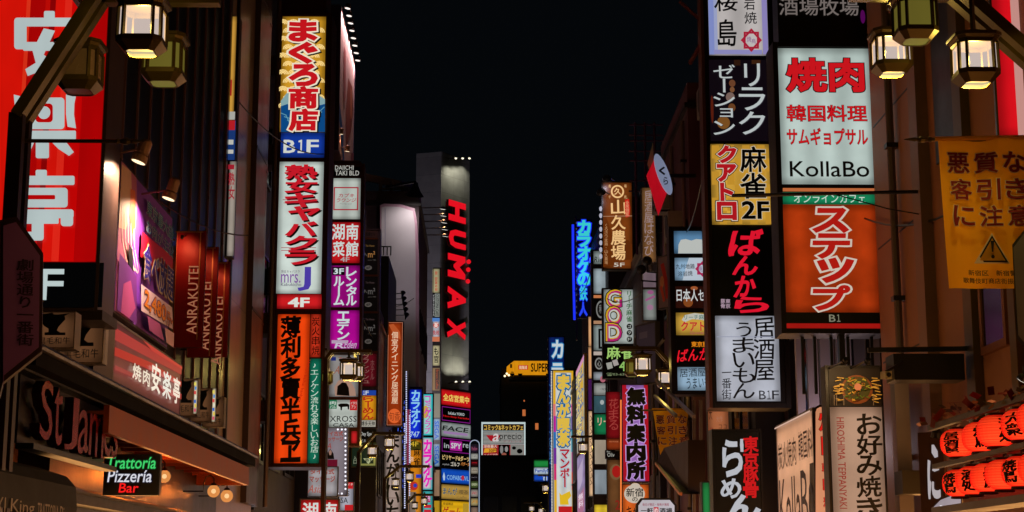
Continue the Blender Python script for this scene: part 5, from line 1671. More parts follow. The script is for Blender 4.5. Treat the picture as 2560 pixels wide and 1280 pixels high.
# --- lit pilaster strips
f = front(60)
PEACH = E('#d8a070', .95, .15, True)
root = sign('light_column', 'slim column of peach lit panels with a purple gap beside the grey sign column', 'sign', f, (1471, 790, 1480, 1240), [
    pn((1471, 792, 1480, 866), PEACH), pn((1471, 868, 1480, 946), PEACH), pn((1471, 949, 1480, 1024), E('#4a1a5a', .7)),
    pn((1472, 1028, 1484, 1240), E('#d8b088', .95, .15, True), [*[ln([(1476 + (k % 2) * 3, 1040 + k * 16), (1480, 1048 + k * 16), (1475, 1052 + k * 16)], D('#4a2a18', .5), .02) for k in range(11)]])], depth=.3, bw=.02, fm=D('#2a1a20', .4))
# --- grey column of round logo panels
f = front(57.5)
LG = E('#8e9a98', .85, .2, True)
root = sign('sign_tower', 'grey lit sign column with round emblems half hidden behind the white and black mahjong sign', 'sign tower', f, (1483, 626, 1530, 1330), [
    pn((1484, 628, 1530, 660), LG, [t('Rie', (1486, 642, 1506, 656), D('#20242a', .5), .0, sh=.2)]),
    pn((1484, 672, 1542, 734), E('#9aa8ae', .9, .25, True)), pn((1484, 738, 1506, 745), E('#c87848', .9)),
    pn((1484, 748, 1530, 800), D('#1a1418', .4), [e((1490, 752, 1514, 796), E('#8a8a88', .7)), e((1493, 757, 1511, 791), D('#141014', .5)), t('和', (1497, 762, 1508, 784), E('#8a8a88', .7), .02)]),
    pn((1484, 802, 1530, 810), E('#b88a68', .8)), pn((1484, 813, 1530, 876), LG, [fo((1496, 822, 1528, 872), INK, .07)]),
    pn((1484, 879, 1530, 888), E('#b8aaa0', .9)), pn((1484, 890, 1530, 926), D('#2a2828', .4), [e((1487, 894, 1508, 924), E('#8a8a86', .8)), e((1490, 898, 1505, 920), INK), t('心', (1493, 902, 1503, 916), E('#9a9a94', .8), .02)]),
    pn((1484, 930, 1530, 950), E('#9aa0a8', .85, .3, True), [e((1500, 940, 1514, 956), E('#b86878', .8))]),
    pn((1485, 958, 1545, 988), E('#9a9c98', .9, .15, True), [t('・NOMAD・', (1500, 970, 1532, 976), D('#3a3a3a', .5), .0)]),
    pn((1485, 990, 1530, 1032), E('#3a5a64', .7, .4), [e((1500, 1000, 1510, 1012), E('#b0b8b8', .8))]),
    pn((1486, 1036, 1530, 1086), E('#147044', .95, .15, True), [t('リーチ', (1494, 1044, 1540, 1064), E('#d8a890'), .03)]),
    pn((1487, 1100, 1530, 1160), E('#a89a88', .8, .2)), pn((1487, 1175, 1530, 1235), E('#8a949c', .85, .3)), pn((1484, 1262, 1530, 1330), E('#d8b830', .95, .1, True)),
], depth=.4, bw=.03, fm=D('#3a3438', .4, .4))

# --- brown farm restaurant sign
f = front(50)
CR = E('#e8bc80', 1.0)
root = sign('vertical_sign', 'brown backlit restaurant sign with cream brush characters and a round crest', 'sign', f, (1507, 456, 1581, 672), [
    pn((1508, 457, 1580, 671), E('#743810', .95, .35, True), [
        p([(1508, 545), (1514, 540), (1522, 560), (1526, 575), (1540, 600), (1546, 660), (1508, 668)], E('#662e0a', .9)), p([(1556, 605), (1570, 600), (1580, 612), (1580, 650), (1560, 650)], E('#5e2a0a', .9)),
        e((1527, 463, 1560, 496), CR), e((1531, 467, 1556, 492), E('#7a3a10', .95)), t('久', (1535, 470, 1553, 488), CR, .03), t('農', (1521, 462, 1527, 470), CR, .0), t('場', (1560, 462, 1566, 470), CR, .0), t('千', (1521, 490, 1527, 497), CR, .0), t('札', (1560, 489, 1568, 498), CR, .0),
        t('山久農場', (1527, 500, 1564, 652), CR, .03, v=True, br=.03, gap=.02, res=3),
        p([(1562, 500), (1572, 498), (1575, 520), (1574, 542), (1564, 545), (1561, 520)], E('#c02418')), t('全席個室', (1563, 503, 1572, 540), E('#e0a078'), .0, v=True),
        t('くろさつま鶏・山久農場', (1511, 560, 1519, 662), E('#c89868', .9), .0, v=True), ln([(1508, 542), (1579, 541)], E('#c8a080', .9), .012),
        t('5F', (1534, 658, 1561, 668), E('#c8c0b0'), .02)])], depth=.3, bw=.03, fm=D('#2a1a18', .4))
m = MB()
for k in range(8):
    u, v = f.hit(1502, 522 + k * 17); m.sphere(f.pt(u, v, .0), .05, E('#b0b0c0', 1.0), 8, 1.6)
m.build('edge_bulb', root)
for i, (px, py) in enumerate(((1517, 448), (1503, 482))):
    q = P(px, py, 49.4)
    root2 = spot(['tilted oval lamp above the brown farm restaurant sign', 'tilted oval lamp at the top left corner of the brown farm sign'][i], q, (q.x + .4, 50.6, q.z - .9), .15, .12, arm=(q.x + .3, 50, q.z + .1), power=14, lens=E('#d8e0e8', 1.3), mat=D('#4a4c54', .4, .4), shape='disc', col='#e8e8ff')

# --- mahjong sign, letters G O D
f = front(49.5)
YEL = E('#c89c14'); MAG = E('#a81c68')
items = []
for ch, yy in (('G', 724), ('O', 766), ('D', 808)):
    items.append(t(ch, (1514, yy, 1554, yy + 46), YEL, .1, o=[(D('#1c1c20', .5), .16), ], res=3))
    items.append(t(ch, (1518, yy + 3, 1554, yy + 46), MAG, -.0, res=3))
    items.append(t(ch, (1521, yy + 8, 1548, yy + 38), E('#b8bcb4'), -.0, res=3))
root = sign('sign_tower', 'white sign with large two tone capital letters above a black green lettered board', 'sign tower', f, (1508, 722, 1588, 944), [
    pn((1510, 724, 1587, 859), E('#a8b0ac', .95, .12, True), items + [t('リーチ麻雀', (1565, 728, 1580, 806), E('#2c5a30'), .03, v=True), *[x for k, ch in enumerate('ゴッド') for x in (e((1566, 810 + k * 16, 1580, 824 + k * 16), D('#1a2020', .5)), t(ch, (1569, 813 + k * 16, 1577, 821 + k * 16), E('#b8c0b8'), .02))]], label='white panel'),
    pn((1513, 863, 1590, 944), BLACK, [t('麻雀', (1516, 866, 1586, 898), E('#9ac468'), .03, res=3), p([(1515, 908), (1529, 905), (1532, 920), (1519, 924)], E('#a8a8a0', .8)), p([(1530, 902), (1542, 898), (1547, 912), (1535, 916)], E('#b0a8a4', .8)), t('4F', (1548, 902, 1580, 928), E('#88b860'), .03), t('☎03-6302-1', (1516, 932, 1582, 940), E('#8a9a70', .8), .0)], label='black panel'),
], depth=.3, bw=.025, fm=D('#2a2624', .4, .3))

# --- tilted red and white sign
f = front(35.6)
root = thing('tilted_sign', 'tilted red sign box with a white oval face sticking out above the brown shade board', 'sign', f.pt(*f.hit(1648, 540), 0))
m = MB()
A = [(1617, 437), (1640, 388), (1672, 470), (1647, 537)]
cv = [f.hit(*q) for q in A]
m.prism(f, cv[::-1], -.12, .0, E('#b00c1c', .9, .25, True)); m.build('red_side', root)
m = MB()
ex, ez = f.hit(1655, 437)
Q = [f.hit(1638, 387), f.hit(1642, 389), f.hit(1675, 460), f.hit(1674, 486), f.hit(1670, 492)]
pts = []
for k in range(20):
    a = 2 * math.pi * k / 20
    u = .125 * math.cos(a); v = .49 * math.sin(a)
    s_, c_ = math.sin(R(19)), math.cos(R(19))
    pts.append((ex + u * c_ + v * s_ * -1 * -1 * -1 + .02, ez + v * c_ + u * s_))
m.prism(f, pts, .0, .1, E('#8c96b4', .65, .1, True)); m.build('oval_face', root)
lbm = MB()
put(lbm, f, 'く', ex - .07, ez - .02, ex + .05, ez + .15, .11, INK, .06)
put(lbm, f, 'ら', ex + .02, ez - .25, ex + .12, ez - .08, .11, INK, .02)
lbm.build('lettering', root.children[-1])
m = MB()
q = f.pt(ex, ez, -.1); m.bar(q, (4.7, q.y, q.z), .08, .08, DARK)
a = f.hit(1626, 380); b = f.hit(1637, 412); m.prism(f, [f.hit(1620, 405), f.hit(1634, 352), f.hit(1636, 395), f.hit(1626, 420)][::-1], -.2, -.16, D('#a8a890', .5))
m.build('bracket', root)

# --- faded brown sign and pale signs behind
f = front(42.2)
root = sign('vertical_sign', 'faded brown sign with scratchy pale script under the tilted red sign', 'sign', f, (1606, 470, 1638, 655), [
    pn((1606, 470, 1638, 655), E('#7a5430', .9, .3, True), [t('居酒屋はなび', (1611, 476, 1634, 640), E('#a08a8c', .8), .0, v=True, br=.05)])], depth=.3, bw=.02, fm=D('#3a2c2a', .5))
sign('vertical_sign', 'pale panel with faint pink marks beside the white and black mahjong sign', 'sign', f, (1608, 680, 1640, 800), [
    pn((1608, 680, 1640, 718), E('#7a6670', .7, .2)), pn((1608, 724, 1640, 800), E('#8a908c', .8, .15, True), [e((1618, 726, 1634, 736), E('#a05a88', .8)), ln([(1616, 750), (1634, 742)], E('#a05a88', .8), .06), e((1617, 762, 1633, 776), E('#a87a98', .8))])], depth=.3, bw=.02, fm=GREY)
for i, (px, py) in enumerate(((1618, 652), (1603, 674))):
    q = P(px, py, 41.4)
    spot(['oval lamp on a slanting bar, right of the two beneath the faded brown sign', 'oval lamp on a slanting bar, left of the two beneath the faded brown sign'][i], q, (q.x + .3, 43, q.z + .8), .13, .12, arm=(4.7, 41.6, q.z - .3), power=10, lens=E('#e8dccc', 1.3), mat=DARK, shape='disc', col='#ffe0c0')
f = front(46)
sign('angled_sign', 'dull grey blue folded sign boards in the shadow right of the mahjong sign', 'sign', Fr(P(1600, 850, 41), (math.cos(R(-62)), math.sin(R(-62)), 0), (-math.sin(R(62)), -math.cos(R(62)), 0)), (1592, 810, 1640, 960), [
    pn((1593, 812, 1639, 958), D('#5a5a80', .5), [r((1600, 830, 1620, 846), D('#7a7a9a', .5))])], depth=.12, bw=.02, fm=GREY)
f = Fr(P(1668, 700, 38), (math.cos(R(-55)), math.sin(R(-55)), 0), (-math.sin(R(55)), -math.cos(R(55)), 0))
sign('angled_sign', 'slanted food photo board just left of the middle stack of signs', 'sign', f, (1646, 640, 1676, 770), [
    pn((1647, 642, 1675, 768), D('#7a6a74', .5, var=.3), [ln([(1658, 665), (1666, 700), (1670, 740)], D('#b02c20', .5), .12), e((1652, 690, 1662, 720), D('#c8885a', .5)), ln([(1655, 720), (1662, 750)], D('#c84a30', .5), .08)])], depth=.1, bw=.02, fm=GREY)

# --- middle stack
f = front(33.5)
SKY_ = E('#90aec6', .95, .15, True)
def star(x0, y0, x1, y1, c):
    cx, cy_ = (x0 + x1) / 2, (y0 + y1) / 2; a, b = (x1 - x0) / 2, (y1 - y0) / 2
    s_ = .72
    return [ln([(cx - a * s_, cy_ - b * s_), (cx + a * s_, cy_ - b * s_), (cx + a * s_, cy_ + b * s_), (cx - a * s_, cy_ + b * s_), (cx - a * s_, cy_ - b * s_)], c, .035),
            ln([(cx, cy_ - b), (cx + a, cy_), (cx, cy_ + b), (cx - a, cy_), (cx, cy_ - b)], c, .035)]
root = sign('sign_tower', 'narrow stack of six lit panels just left of the tall izakaya stack', 'sign tower', f, (1684, 575, 1776, 978), [
    pn((1685, 578, 1763, 634), E('#5a86ac', .9, .1, True), [p([(1695, 634), (1696, 612), (1702, 600), (1714, 598), (1728, 602), (1740, 598), (1763, 600), (1763, 634)], E('#b4b8b4'))], label='blue and white blank panel'),
    pn((1687, 645, 1766, 701), E('#8aacc8', .95, .25, True), [p([(1722, 645), (1766, 645), (1766, 701), (1706, 701), (1714, 670)], E('#b0bcc8')), t('九州地鶏', (1689, 660, 1736, 673), D('#14263c', .5), .008, br=.02), t('溶岩焼', (1694, 678, 1731, 691), D('#14263c', .5), .008, br=.02)] + star(1740, 656, 1772, 690, E('#a02450')) + [t('焼鳥', (1746, 666, 1764, 680), E('#7a3070'), .0)], label='pale blue panel with a star crest'),
    pn((1689, 716, 1769, 770), E('#2a0e08', .8, .4), [e((1708, 744, 1732, 768), E('#8a4a20', .8)), e((1726, 716, 1744, 726), E('#a85a30', .8)), t('日本人セラ', (1691, 723, 1780, 754), E('#c4c8c8'), .025)], label='dark panel with white characters'),
    pn((1690, 782, 1772, 838), E('#c89c3c', .95, .12, True), [p([(1704, 800), (1712, 788), (1736, 783), (1760, 786), (1772, 792), (1772, 806), (1754, 800), (1730, 798), (1712, 806)], E('#b8b8ac')), t('リーチ麻雀', (1710, 787, 1772, 800), E('#2a6a68'), .01), t('クアトロ', (1702, 804, 1784, 828), E('#b82030'), .045), t('Quattro', (1724, 829, 1768, 837), E('#a84a58'), .0)], label='yellow panel'),
    pn((1692, 850, 1774, 908), BLACK, [t('東京豚骨', (1728, 854, 1784, 868), E('#e08418'), .03), t('ばんから', (1694, 870, 1798, 902), E('#e01828'), .03, sh=.15, br=.03)], label='black panel with red kana'),
    pn((1694, 918, 1776, 976), SKY_, [t('居酒屋', (1699, 921, 1764, 942), D('#101c2c', .5), .0, br=.02), t('うまいもん', (1716, 943, 1790, 970), D('#101c2c', .5), .005, br=.02)], label='pale blue panel with brush kana'),
], depth=.4, bw=.07, rail=.03, fm=D('#1c1412', .4, .2))

# --- tall izakaya stack
f = front(26)
root = sign('sign_tower', 'tall stack of izakaya, relaxation, mahjong and noodle panels in a dark frame', 'sign tower', f, (1776, -60, 1948, 1008), [
    pn((1771, -60, 1918, 139), E('#b8b2b0', .95, .1, True), [r((1771, -58, 1784, 137), E('#7e8ac4', .95)), r((1784, -58, 1792, 128), E('#98a0c4', .95)), r((1904, -58, 1917, 137), E('#8a80b8', .95)), r((1784, 126, 1904, 137), E('#8a88bc', .95)),
        t('桜', (1785, -14, 1843, 30), D('#141a34', .5), .02, br=.03, res=3), t('島', (1793, 50, 1840, 118), D('#141a34', .5), .02, br=.03, res=3), t('岩', (1859, -5, 1886, 27), D('#141a34', .5), .01, br=.02), t('焼', (1860, 32, 1891, 62), D('#141a34', .5), .01, br=.02)] + star(1854, 77, 1900, 129, E('#a01c34')) + [t('焼', (1866, 94, 1877, 108), E('#7a3a80'), .0), t('鳥', (1877, 100, 1888, 112), E('#7a3a80'), .0)], label='white panel with blue edges'),
    pn((1774, 150, 1925, 353), E('#140c14', .6), [e((1822, 200, 1838, 218), E('#7a4a30', .7)), e((1824, 218, 1836, 232), E('#8a5a3a', .7)), e((1814, 232, 1836, 256), E('#8a7068', .7)), e((1820, 260, 1838, 280), E('#7a4a28', .7)), e((1792, 292, 1824, 324), E('#8a5a28', .7)), e((1776, 240, 1783, 310), E('#6a2414', .6)), r((1878, 152, 1900, 162), E('#4a2a18', .6)), r((1834, 152, 1850, 166), E('#3a2014', .6)),
        t('リラク', (1846, 160, 1912, 340), E('#b4bcbc'), .012, v=True, gap=.04, sd=(E('#3a3440', .6), .03, -.02), res=3), t('ゼーション', (1782, 164, 1836, 340), E('#b4bcbc'), .01, v=True, gap=.02, sd=(E('#3a3440', .6), .03, -.02), res=3)], label='dark panel with white kana'),
    pn((1778, 361, 1932, 562), E('#cc9c38', .95, .12, True), [*[r((1779 + (k % 4) * 38 + (k // 4 % 2) * 19, 364 + (k // 4) * 33, 1797 + (k % 4) * 38 + (k // 4 % 2) * 19, 397 + (k // 4) * 33), E('#c08e2c', .95)) for k in range(24)],
        t('麻雀', (1848, 368, 1914, 500), D('#16181c', .5), .035, v=True, gap=.02, o=[(E('#c4b8a0'), .075)], res=3), t('2F', (1852, 505, 1921, 550), D('#16181c', .5), .045, o=[(E('#c4b8a0'), .08)], res=3), t('クアトロ', (1790, 366, 1840, 554), E('#a8141c'), .09, v=True, gap=.02, o=[(D('#1a1010', .5), .19), (E('#d4c8b4'), .14)], res=3)], label='yellow checked panel'),
    pn((1783, 570, 1940, 784), BLACK, [t('ば', (1824, 572, 1906, 640), E('#d8142c'), .05, br=.04, res=3, sh=.15), t('ん', (1832, 640, 1894, 688), E('#d8142c'), .05, br=.04, res=3, sh=.1), t('か', (1836, 690, 1890, 744), E('#d8142c'), .05, br=.04, res=3, sh=.1), t('ら', (1834, 742, 1922, 782), E('#d8142c'), .06, br=.05, res=3, sh=.1), t('東京', (1813, 748, 1825, 772), E('#a890a0'), .04, v=True), t('豚骨', (1801, 748, 1812, 772), E('#a890a0'), .04, v=True)], label='black panel with red brush kana'),
    pn((1790, 790, 1948, 1003), E('#b2b6c2', .95, .22, True), [t('居酒屋', (1883, 794, 1936, 952), D('#0c1420', .5), .012, v=True, br=.035, gap=.02, res=3), t('うまいもん', (1832, 806, 1886, 996), D('#0c1420', .5), .01, v=True, br=.04, gap=.0, res=3), t('一番街', (1804, 918, 1828, 1000), D('#1c2430', .5), .006, v=True, br=.02), *floor_no('B1F', (1897, 977, 1946, 999), D('#2a3242', .5), .0), r((1791, 842, 1947, 844), E('#9a9eb2', .9))], label='pale lit panel with black brush characters'),
], depth=.55, bw=.08, rail=.04, fm=D('#1c1412', .4, .2))
m = MB()
uu, vv = f.hit(1764, 640); u2, v2 = f.hit(1764, -60)
m.fbox(f, uu + .0, f.hit(1764, 1020)[1], -.3, uu + .05, v2, .06, D('#6a4038', .35, .5)); m.build('edge_trim', root)
m = MB()
for a_, b_ in (((1700, 4), (1768, 66)), ((1724, 160), (1768, 84)), ((1740, -20), (1768, 8))):
    m.bar(P(*a_, 26.4), P(*b_, 26.1), .05, .05, D('#6a3a48', .5))
m.build('stay', root)

# --- Korean barbecue + cafe tower
f = front(22)
KF = D('#150f0f', .4, .2)
RB = E('#c4141c')
root = sign('sign_tower', 'wide sign tower with pale green barbecue panel over an orange internet cafe panel', 'sign tower', f, (1954, 120, 2190, 822), [
    pn((1946, 122, 2184, 461), E('#b2c2bc', .98, .16, True), [
        t('焼肉', (1964, 146, 2160, 232), RB, .06, o=[(D('#200c10', .5), .095)], res=3), t('韓国料理', (1966, 264, 2166, 305), RB, .02, o=[(D('#200c10', .5), .05)], res=3), t('サムギョプサル', (1966, 322, 2168, 364), RB, .02, o=[(D('#200c10', .5), .05)], res=3),
        t('KollaBo', (1973, 405, 2171, 444), D('#14202c', .5), .012, res=4)], label='pale green lit panel with red characters'),
    pn((1957, 471, 2190, 479), E('#c06a3c', .9)),
    pn((1957, 481, 2190, 512), E('#148054', .95, .1, True), [t('オンラインカフェ', (1984, 486, 2162, 508), E('#c0d0c4'), .015)], label='green strip'),
    pn((1957, 512, 2199, 781), E('#a6340c', .95, .35, True), [t('ステップ', (2030, 520, 2124, 778), E('#a81810'), .07, v=True, o=[(E('#c8bcae'), .15)], gap=.0, sh=.1, res=3)], label='orange panel with white edged kana'),
    pn((1960, 782, 2203, 808), D('#141a14', .4), floor_no('B1', (2072, 787, 2100, 805), E('#8a8a74', .8), .01)),
    pn((1960, 809, 2203, 821), E('#a01410', .9, .1)),
], depth=.5, bw=.07, rail=.05, fm=KF)
m = MB()
a, b, c, d_ = rect(f, (1944, -70, 2190, 112))
m.fbox(f, a, b, -.4, c, d_, 0, D('#0b0a0c', .4)); m.build('upper_board', root)
lbm = MB(); decorate(lbm, f, f.hit, [t('酒場牧場', (1947, -4, 2146, 40), E('#7a706c', .8), .012, res=3), e((2150, 26, 2162, 60), E('#5a0a5a', .7))], .02); lbm.build('lettering', root.children[-1])
m = MB()
for px in (2015, 2046, 2088, 2130, 2190):
    a = f.hit(px, 838); b = f.hit(px, 980); m.fbox(f, a[0] - .02, b[1], -.3, a[0] + .02, a[1] + .05, -.26, BLACK)
a = f.hit(2100, 838); b = f.hit(2120, 1000); m.fbox(f, a[0], b[1], -.2, b[0], a[1] + .05, -.05, BLACK)
m.build('support', root)
f2 = front(24)
root = thing('pale_wall_panel', 'pale lit wall panels seen through the bars under the barbecue sign tower', 'wall panel', f2.pt(*f2.hit(2080, 1100), 0))
m = MB()
for px0, px1 in ((1990, 2010), (2018, 2044), (2050, 2084), (2092, 2128), (2136, 2210)):
    a, b, c, d_ = rect(f2, (px0, 700, px1, 1060)); m.fbox(f2, a, b, -.1, c, d_, 0, D('#8a8088', .6, var=.1))
m.build('panel', root)
q = f2.pt(*f2.hit(2080, 1000), .7)
m = MB(); u, v = f2.hit(2100, 1130); m.bar(f2.pt(u - .3, v, .3), f2.pt(u + .3, v, .3), .08, .08, E('#e8d8d8', 1.2, 0, True)); m.build('hidden_fill_tube', root)  # tube added out of sight to brighten the wall panels
light(root, 'POINT', f2.pt(u, v, .5), 60, '#e8d0d8', .3)

# --- black horizontal pole with cables
root = thing('cable_pole', 'black horizontal bar with sagging cables across the big sign towers', 'bar', P(2340, 486, 19))
m = MB(); a = P(1830, 489, 19); b = P(2352, 478, 19)
m.tube([a, b, (5.3, 19, b.z)], .022, BLACK); m.build('bar', root)
m = MB(); m.tube([P(2090, 487, 19), P(2140, 500, 19), P(2220, 522, 19), P(2330, 541, 19)], .008, BLACK, 5); m.build('cable', root)

# --- free information sign
f = front(40.5)
root = sign('vertical_sign', 'red and lilac free information sign with thick black characters', 'sign', f, (1556, 962, 1622, 1204), [
    pn((1557, 963, 1621, 1203), E('#9a6ab8', .9, .12, True), [r((1557, 963, 1567, 1203), E('#a00c20')), r((1611, 963, 1621, 1203), E('#a00c20')), *[e((1559, 972 + k * 46, 1574, 1012 + k * 46), E('#a00c20')) for k in range(5)], *[e((1604, 972 + k * 46, 1619, 1012 + k * 46), E('#a00c20')) for k in range(5)],
        t('無料案内所', (1565, 968, 1614, 1200), D('#0a0810', .5), .11, v=True, br=.03, gap=.0, o=[(E('#b894d0'), .18)], res=3)])], depth=.35, bw=.02, rail=.02, fm=D('#3a1a2a', .4))
m = MB(); u, v = f.hit(1552, 1000); u2, v2 = f.hit(1552, 1280); m.tube([f.pt(u, v, .03), f.pt(u2, v2, .03)], .018, E('#e87838', 1.2, 0, True), 6); m.build('edge_tube', root)
sign('orange_board', 'orange board with black characters on a white shape below the free information sign', 'sign', f, (1557, 1212, 1622, 1330), [
    pn((1557, 1212, 1622, 1330), E('#d8601c', .95, .15, True), [e((1560, 1212, 1612, 1258), E('#c0b4a4')), e((1576, 1208, 1600, 1222), E('#c0b4a4')), t('新宿', (1565, 1220, 1608, 1242), INK, .02, br=.02), t('の', (1580, 1243, 1594, 1254), INK, .02), t('キャバ', (1566, 1264, 1612, 1290), D('#2a0c04', .5), .03, br=.02)])], depth=.35, bw=.02, fm=D('#4a2010', .4))
f = front(33)
shp = [(1604, 1246), (1676, 1246), (1690, 1262), (1690, 1330), (1592, 1330), (1592, 1262)]
sign('hexagon_sign', 'white cut cornered tavern sign with black frame at the bottom middle right', 'sign', f, None, [
    dict(b=(1592, 1246, 1690, 1330), m=E('#b8b4bc', .95, .1, True), shape=[(1606, 1250), (1674, 1250), (1686, 1264), (1686, 1326), (1596, 1326), (1596, 1264)], d=[t('毎日が開店・毎晩が満席', (1606, 1258, 1672, 1265), E('#8a2038'), .01), t('一軒', (1602, 1270, 1632, 1284), INK, .04), r((1634, 1268, 1646, 1284), E('#b81828')), t('め', (1635, 1270, 1645, 1282), E('#d8d0d0'), .04), t('酒場', (1648, 1270, 1680, 1284), INK, .04)])], depth=.2, norm=rect(f, (1592, 1246, 1690, 1330)), shape=shp, rail=0, fm=D('#101014', .4))
f = front(49)
sign('red_board', 'dull red vertical board with faint script left of the free information sign', 'sign', f, (1516, 980, 1552, 1125), [
    pn((1516, 980, 1552, 1096), E('#7a0e14', .85, .2, True), [t('花まる', (1522, 996, 1546, 1076), E('#a8403a', .8), .0, v=True, br=.04)]), pn((1516, 1097, 1552, 1124), E('#8a3414', .85, .2, True), [t('個室居酒屋', (1522, 1102, 1546, 1106), E('#c87850', .8), .0)])], depth=.2, bw=.01)
sign('cloth_board', 'tan board with a red round mark below the dull red board', 'sign', f, (1519, 1150, 1552, 1330), [
    pn((1519, 1150, 1552, 1330), E('#6a4424', .8, .3, True), [e((1524, 1160, 1554, 1200), E('#7a5a3a', .8)), e((1530, 1164, 1552, 1194), E('#a81c18', .85)), t('2', (1538, 1250, 1550, 1274), E('#8a2418', .8), .03)])], depth=.2, bw=.01)
f = front(48)
sign('black_sign', 'tiny black sign with pale words tucked behind the lanterns above the tan board', 'sign', f, (1514, 1126, 1538, 1146), [pn((1514, 1126, 1538, 1146), BLACK, [t('Oliv', (1518, 1132, 1536, 1142), E('#a8a8a0', .9), .01), t('Bar', (1517, 1127, 1526, 1131), E('#a8a8a0', .9), .0)])], depth=.15, bw=.01)

# --- ramen board
f = front(24)
root = sign('ramen_sign', 'black ramen board with white brush kana and red characters', 'sign', f, (1787, 1078, 1902, 1340), [
    pn((1788, 1079, 1901, 1340), BLACK, [t('東京豚骨', (1857, 1092, 1896, 1244), E('#c01418'), .055, v=True, gap=-.06, br=.02, res=3), t('ら', (1804, 1098, 1856, 1190), E('#b0b4bc'), .05, br=.06, res=3), t('ー', (1850, 1098, 1858, 1130), E('#b0b4bc'), .05, br=.04, spin=1), t('め', (1800, 1196, 1852, 1246), E('#b0b4bc'), .05, br=.06, res=3), t('ん', (1816, 1236, 1900, 1300), E('#b0b4bc'), .07, br=.06, res=3)])], depth=.35, bw=.03, fm=D('#141012', .35))
sign('green_board', 'small green and white lit board left of the ramen board', 'sign', front(26.5), (1757, 1207, 1783, 1330), [
    pn((1757, 1207, 1775, 1330), E('#1c7a3c', .9, .1, True)), pn((1775, 1207, 1783, 1330), E('#a8b0a8', .9, .1, True))], depth=.2, bw=.015)
sign('peach_panel', 'peach lit wall panel with brush marks behind the ramen board', 'sign', front(27.5), (1771, 1016, 1822, 1200), [
    pn((1771, 1016, 1822, 1200), E('#a8623c', .85, .2, True), [t('天', (1772, 1020, 1780, 1050), D('#3a1a10', .5), .0, br=.03), t('大作', (1790, 1040, 1806, 1056), E('#b07a60', .8), .0), t('ココ', (1796, 1062, 1816, 1072), D('#3a1a10', .5), .0), fo((1774, 1070, 1782, 1086), E('#8a3020', .8), .01)])], depth=.1, bw=.01)

# --- wedge sign box, seen at an angle, plus rounded front
f = right(3.9)
u0, v1 = f.hit(1944, 1070); u1, _ = f.hit(2033, 1017); v0 = v1 - 1.6
root = sign('wedge_sign', 'pinkish side sign with dark characters next to the rounded orange barbecue sign', 'sign', f, None, [
    pn((0, 0, 1, 1), E('#cc9470', .98, .15, True), [t('炭火焼肉', (.04, .14, .56, .36), D('#3a2018', .5), .005), t('韓国料', (.64, .12, 1.0, .34), D('#3a2440', .5), .01), t('Kolla', (.06, .44, .66, .9), D('#3a2024', .5), .01), t('B', (.68, .42, .86, .88), D('#2a2a58', .5), .0), t('o', (.88, .52, .99, .88), D('#2a2a58', .5), .0), r((0, .0, 1, .012), E('#c8a898'))])], depth=.3, bw=.03, rail=.02, fm=D('#6a625e', .4, .5), norm=(u0, v0, u1, v1))
yf = (f.pt(u1, 0, 0)).y - .04
f = front(yf)
shp = [(2037, 1300), (2037, 1028), (2040, 1020), (2048, 1015), (2092, 1015), (2092, 1300)]
root = sign('rounded_sign', 'round cornered orange lit barbecue sign with red characters half behind the okonomiyaki board', 'sign', f, None, [
    dict(b=(2036, 1015, 2092, 1300), m=E('#d89068', .95, .15, True), shape=[(2039, 1296), (2039, 1030), (2042, 1022), (2049, 1018), (2090, 1018), (2090, 1296)], d=[
        t('焼', (2046, 1022, 2102, 1078), E('#d01c14'), .03, o=[(D('#2a0c08', .5), .06)], res=3), t('肉', (2052, 1084, 2104, 1138), E('#d01c14'), .03, o=[(D('#2a0c08', .5), .06)], res=3), t('韓', (2053, 1156, 2082, 1184), E('#c02018'), .03, o=[(D('#5a1a10', .5), .05)], res=3), t('国', (2055, 1198, 2083, 1226), E('#c02018'), .03, o=[(D('#5a1a10', .5), .05)]), t('料', (2056, 1242, 2086, 1272), E('#c02018'), .03, o=[(D('#5a1a10', .5), .05)])])], depth=.3, norm=rect(f, (2036, 1015, 2092, 1300)), shape=shp, rail=0, fm=D('#3a2c28', .4, .4))

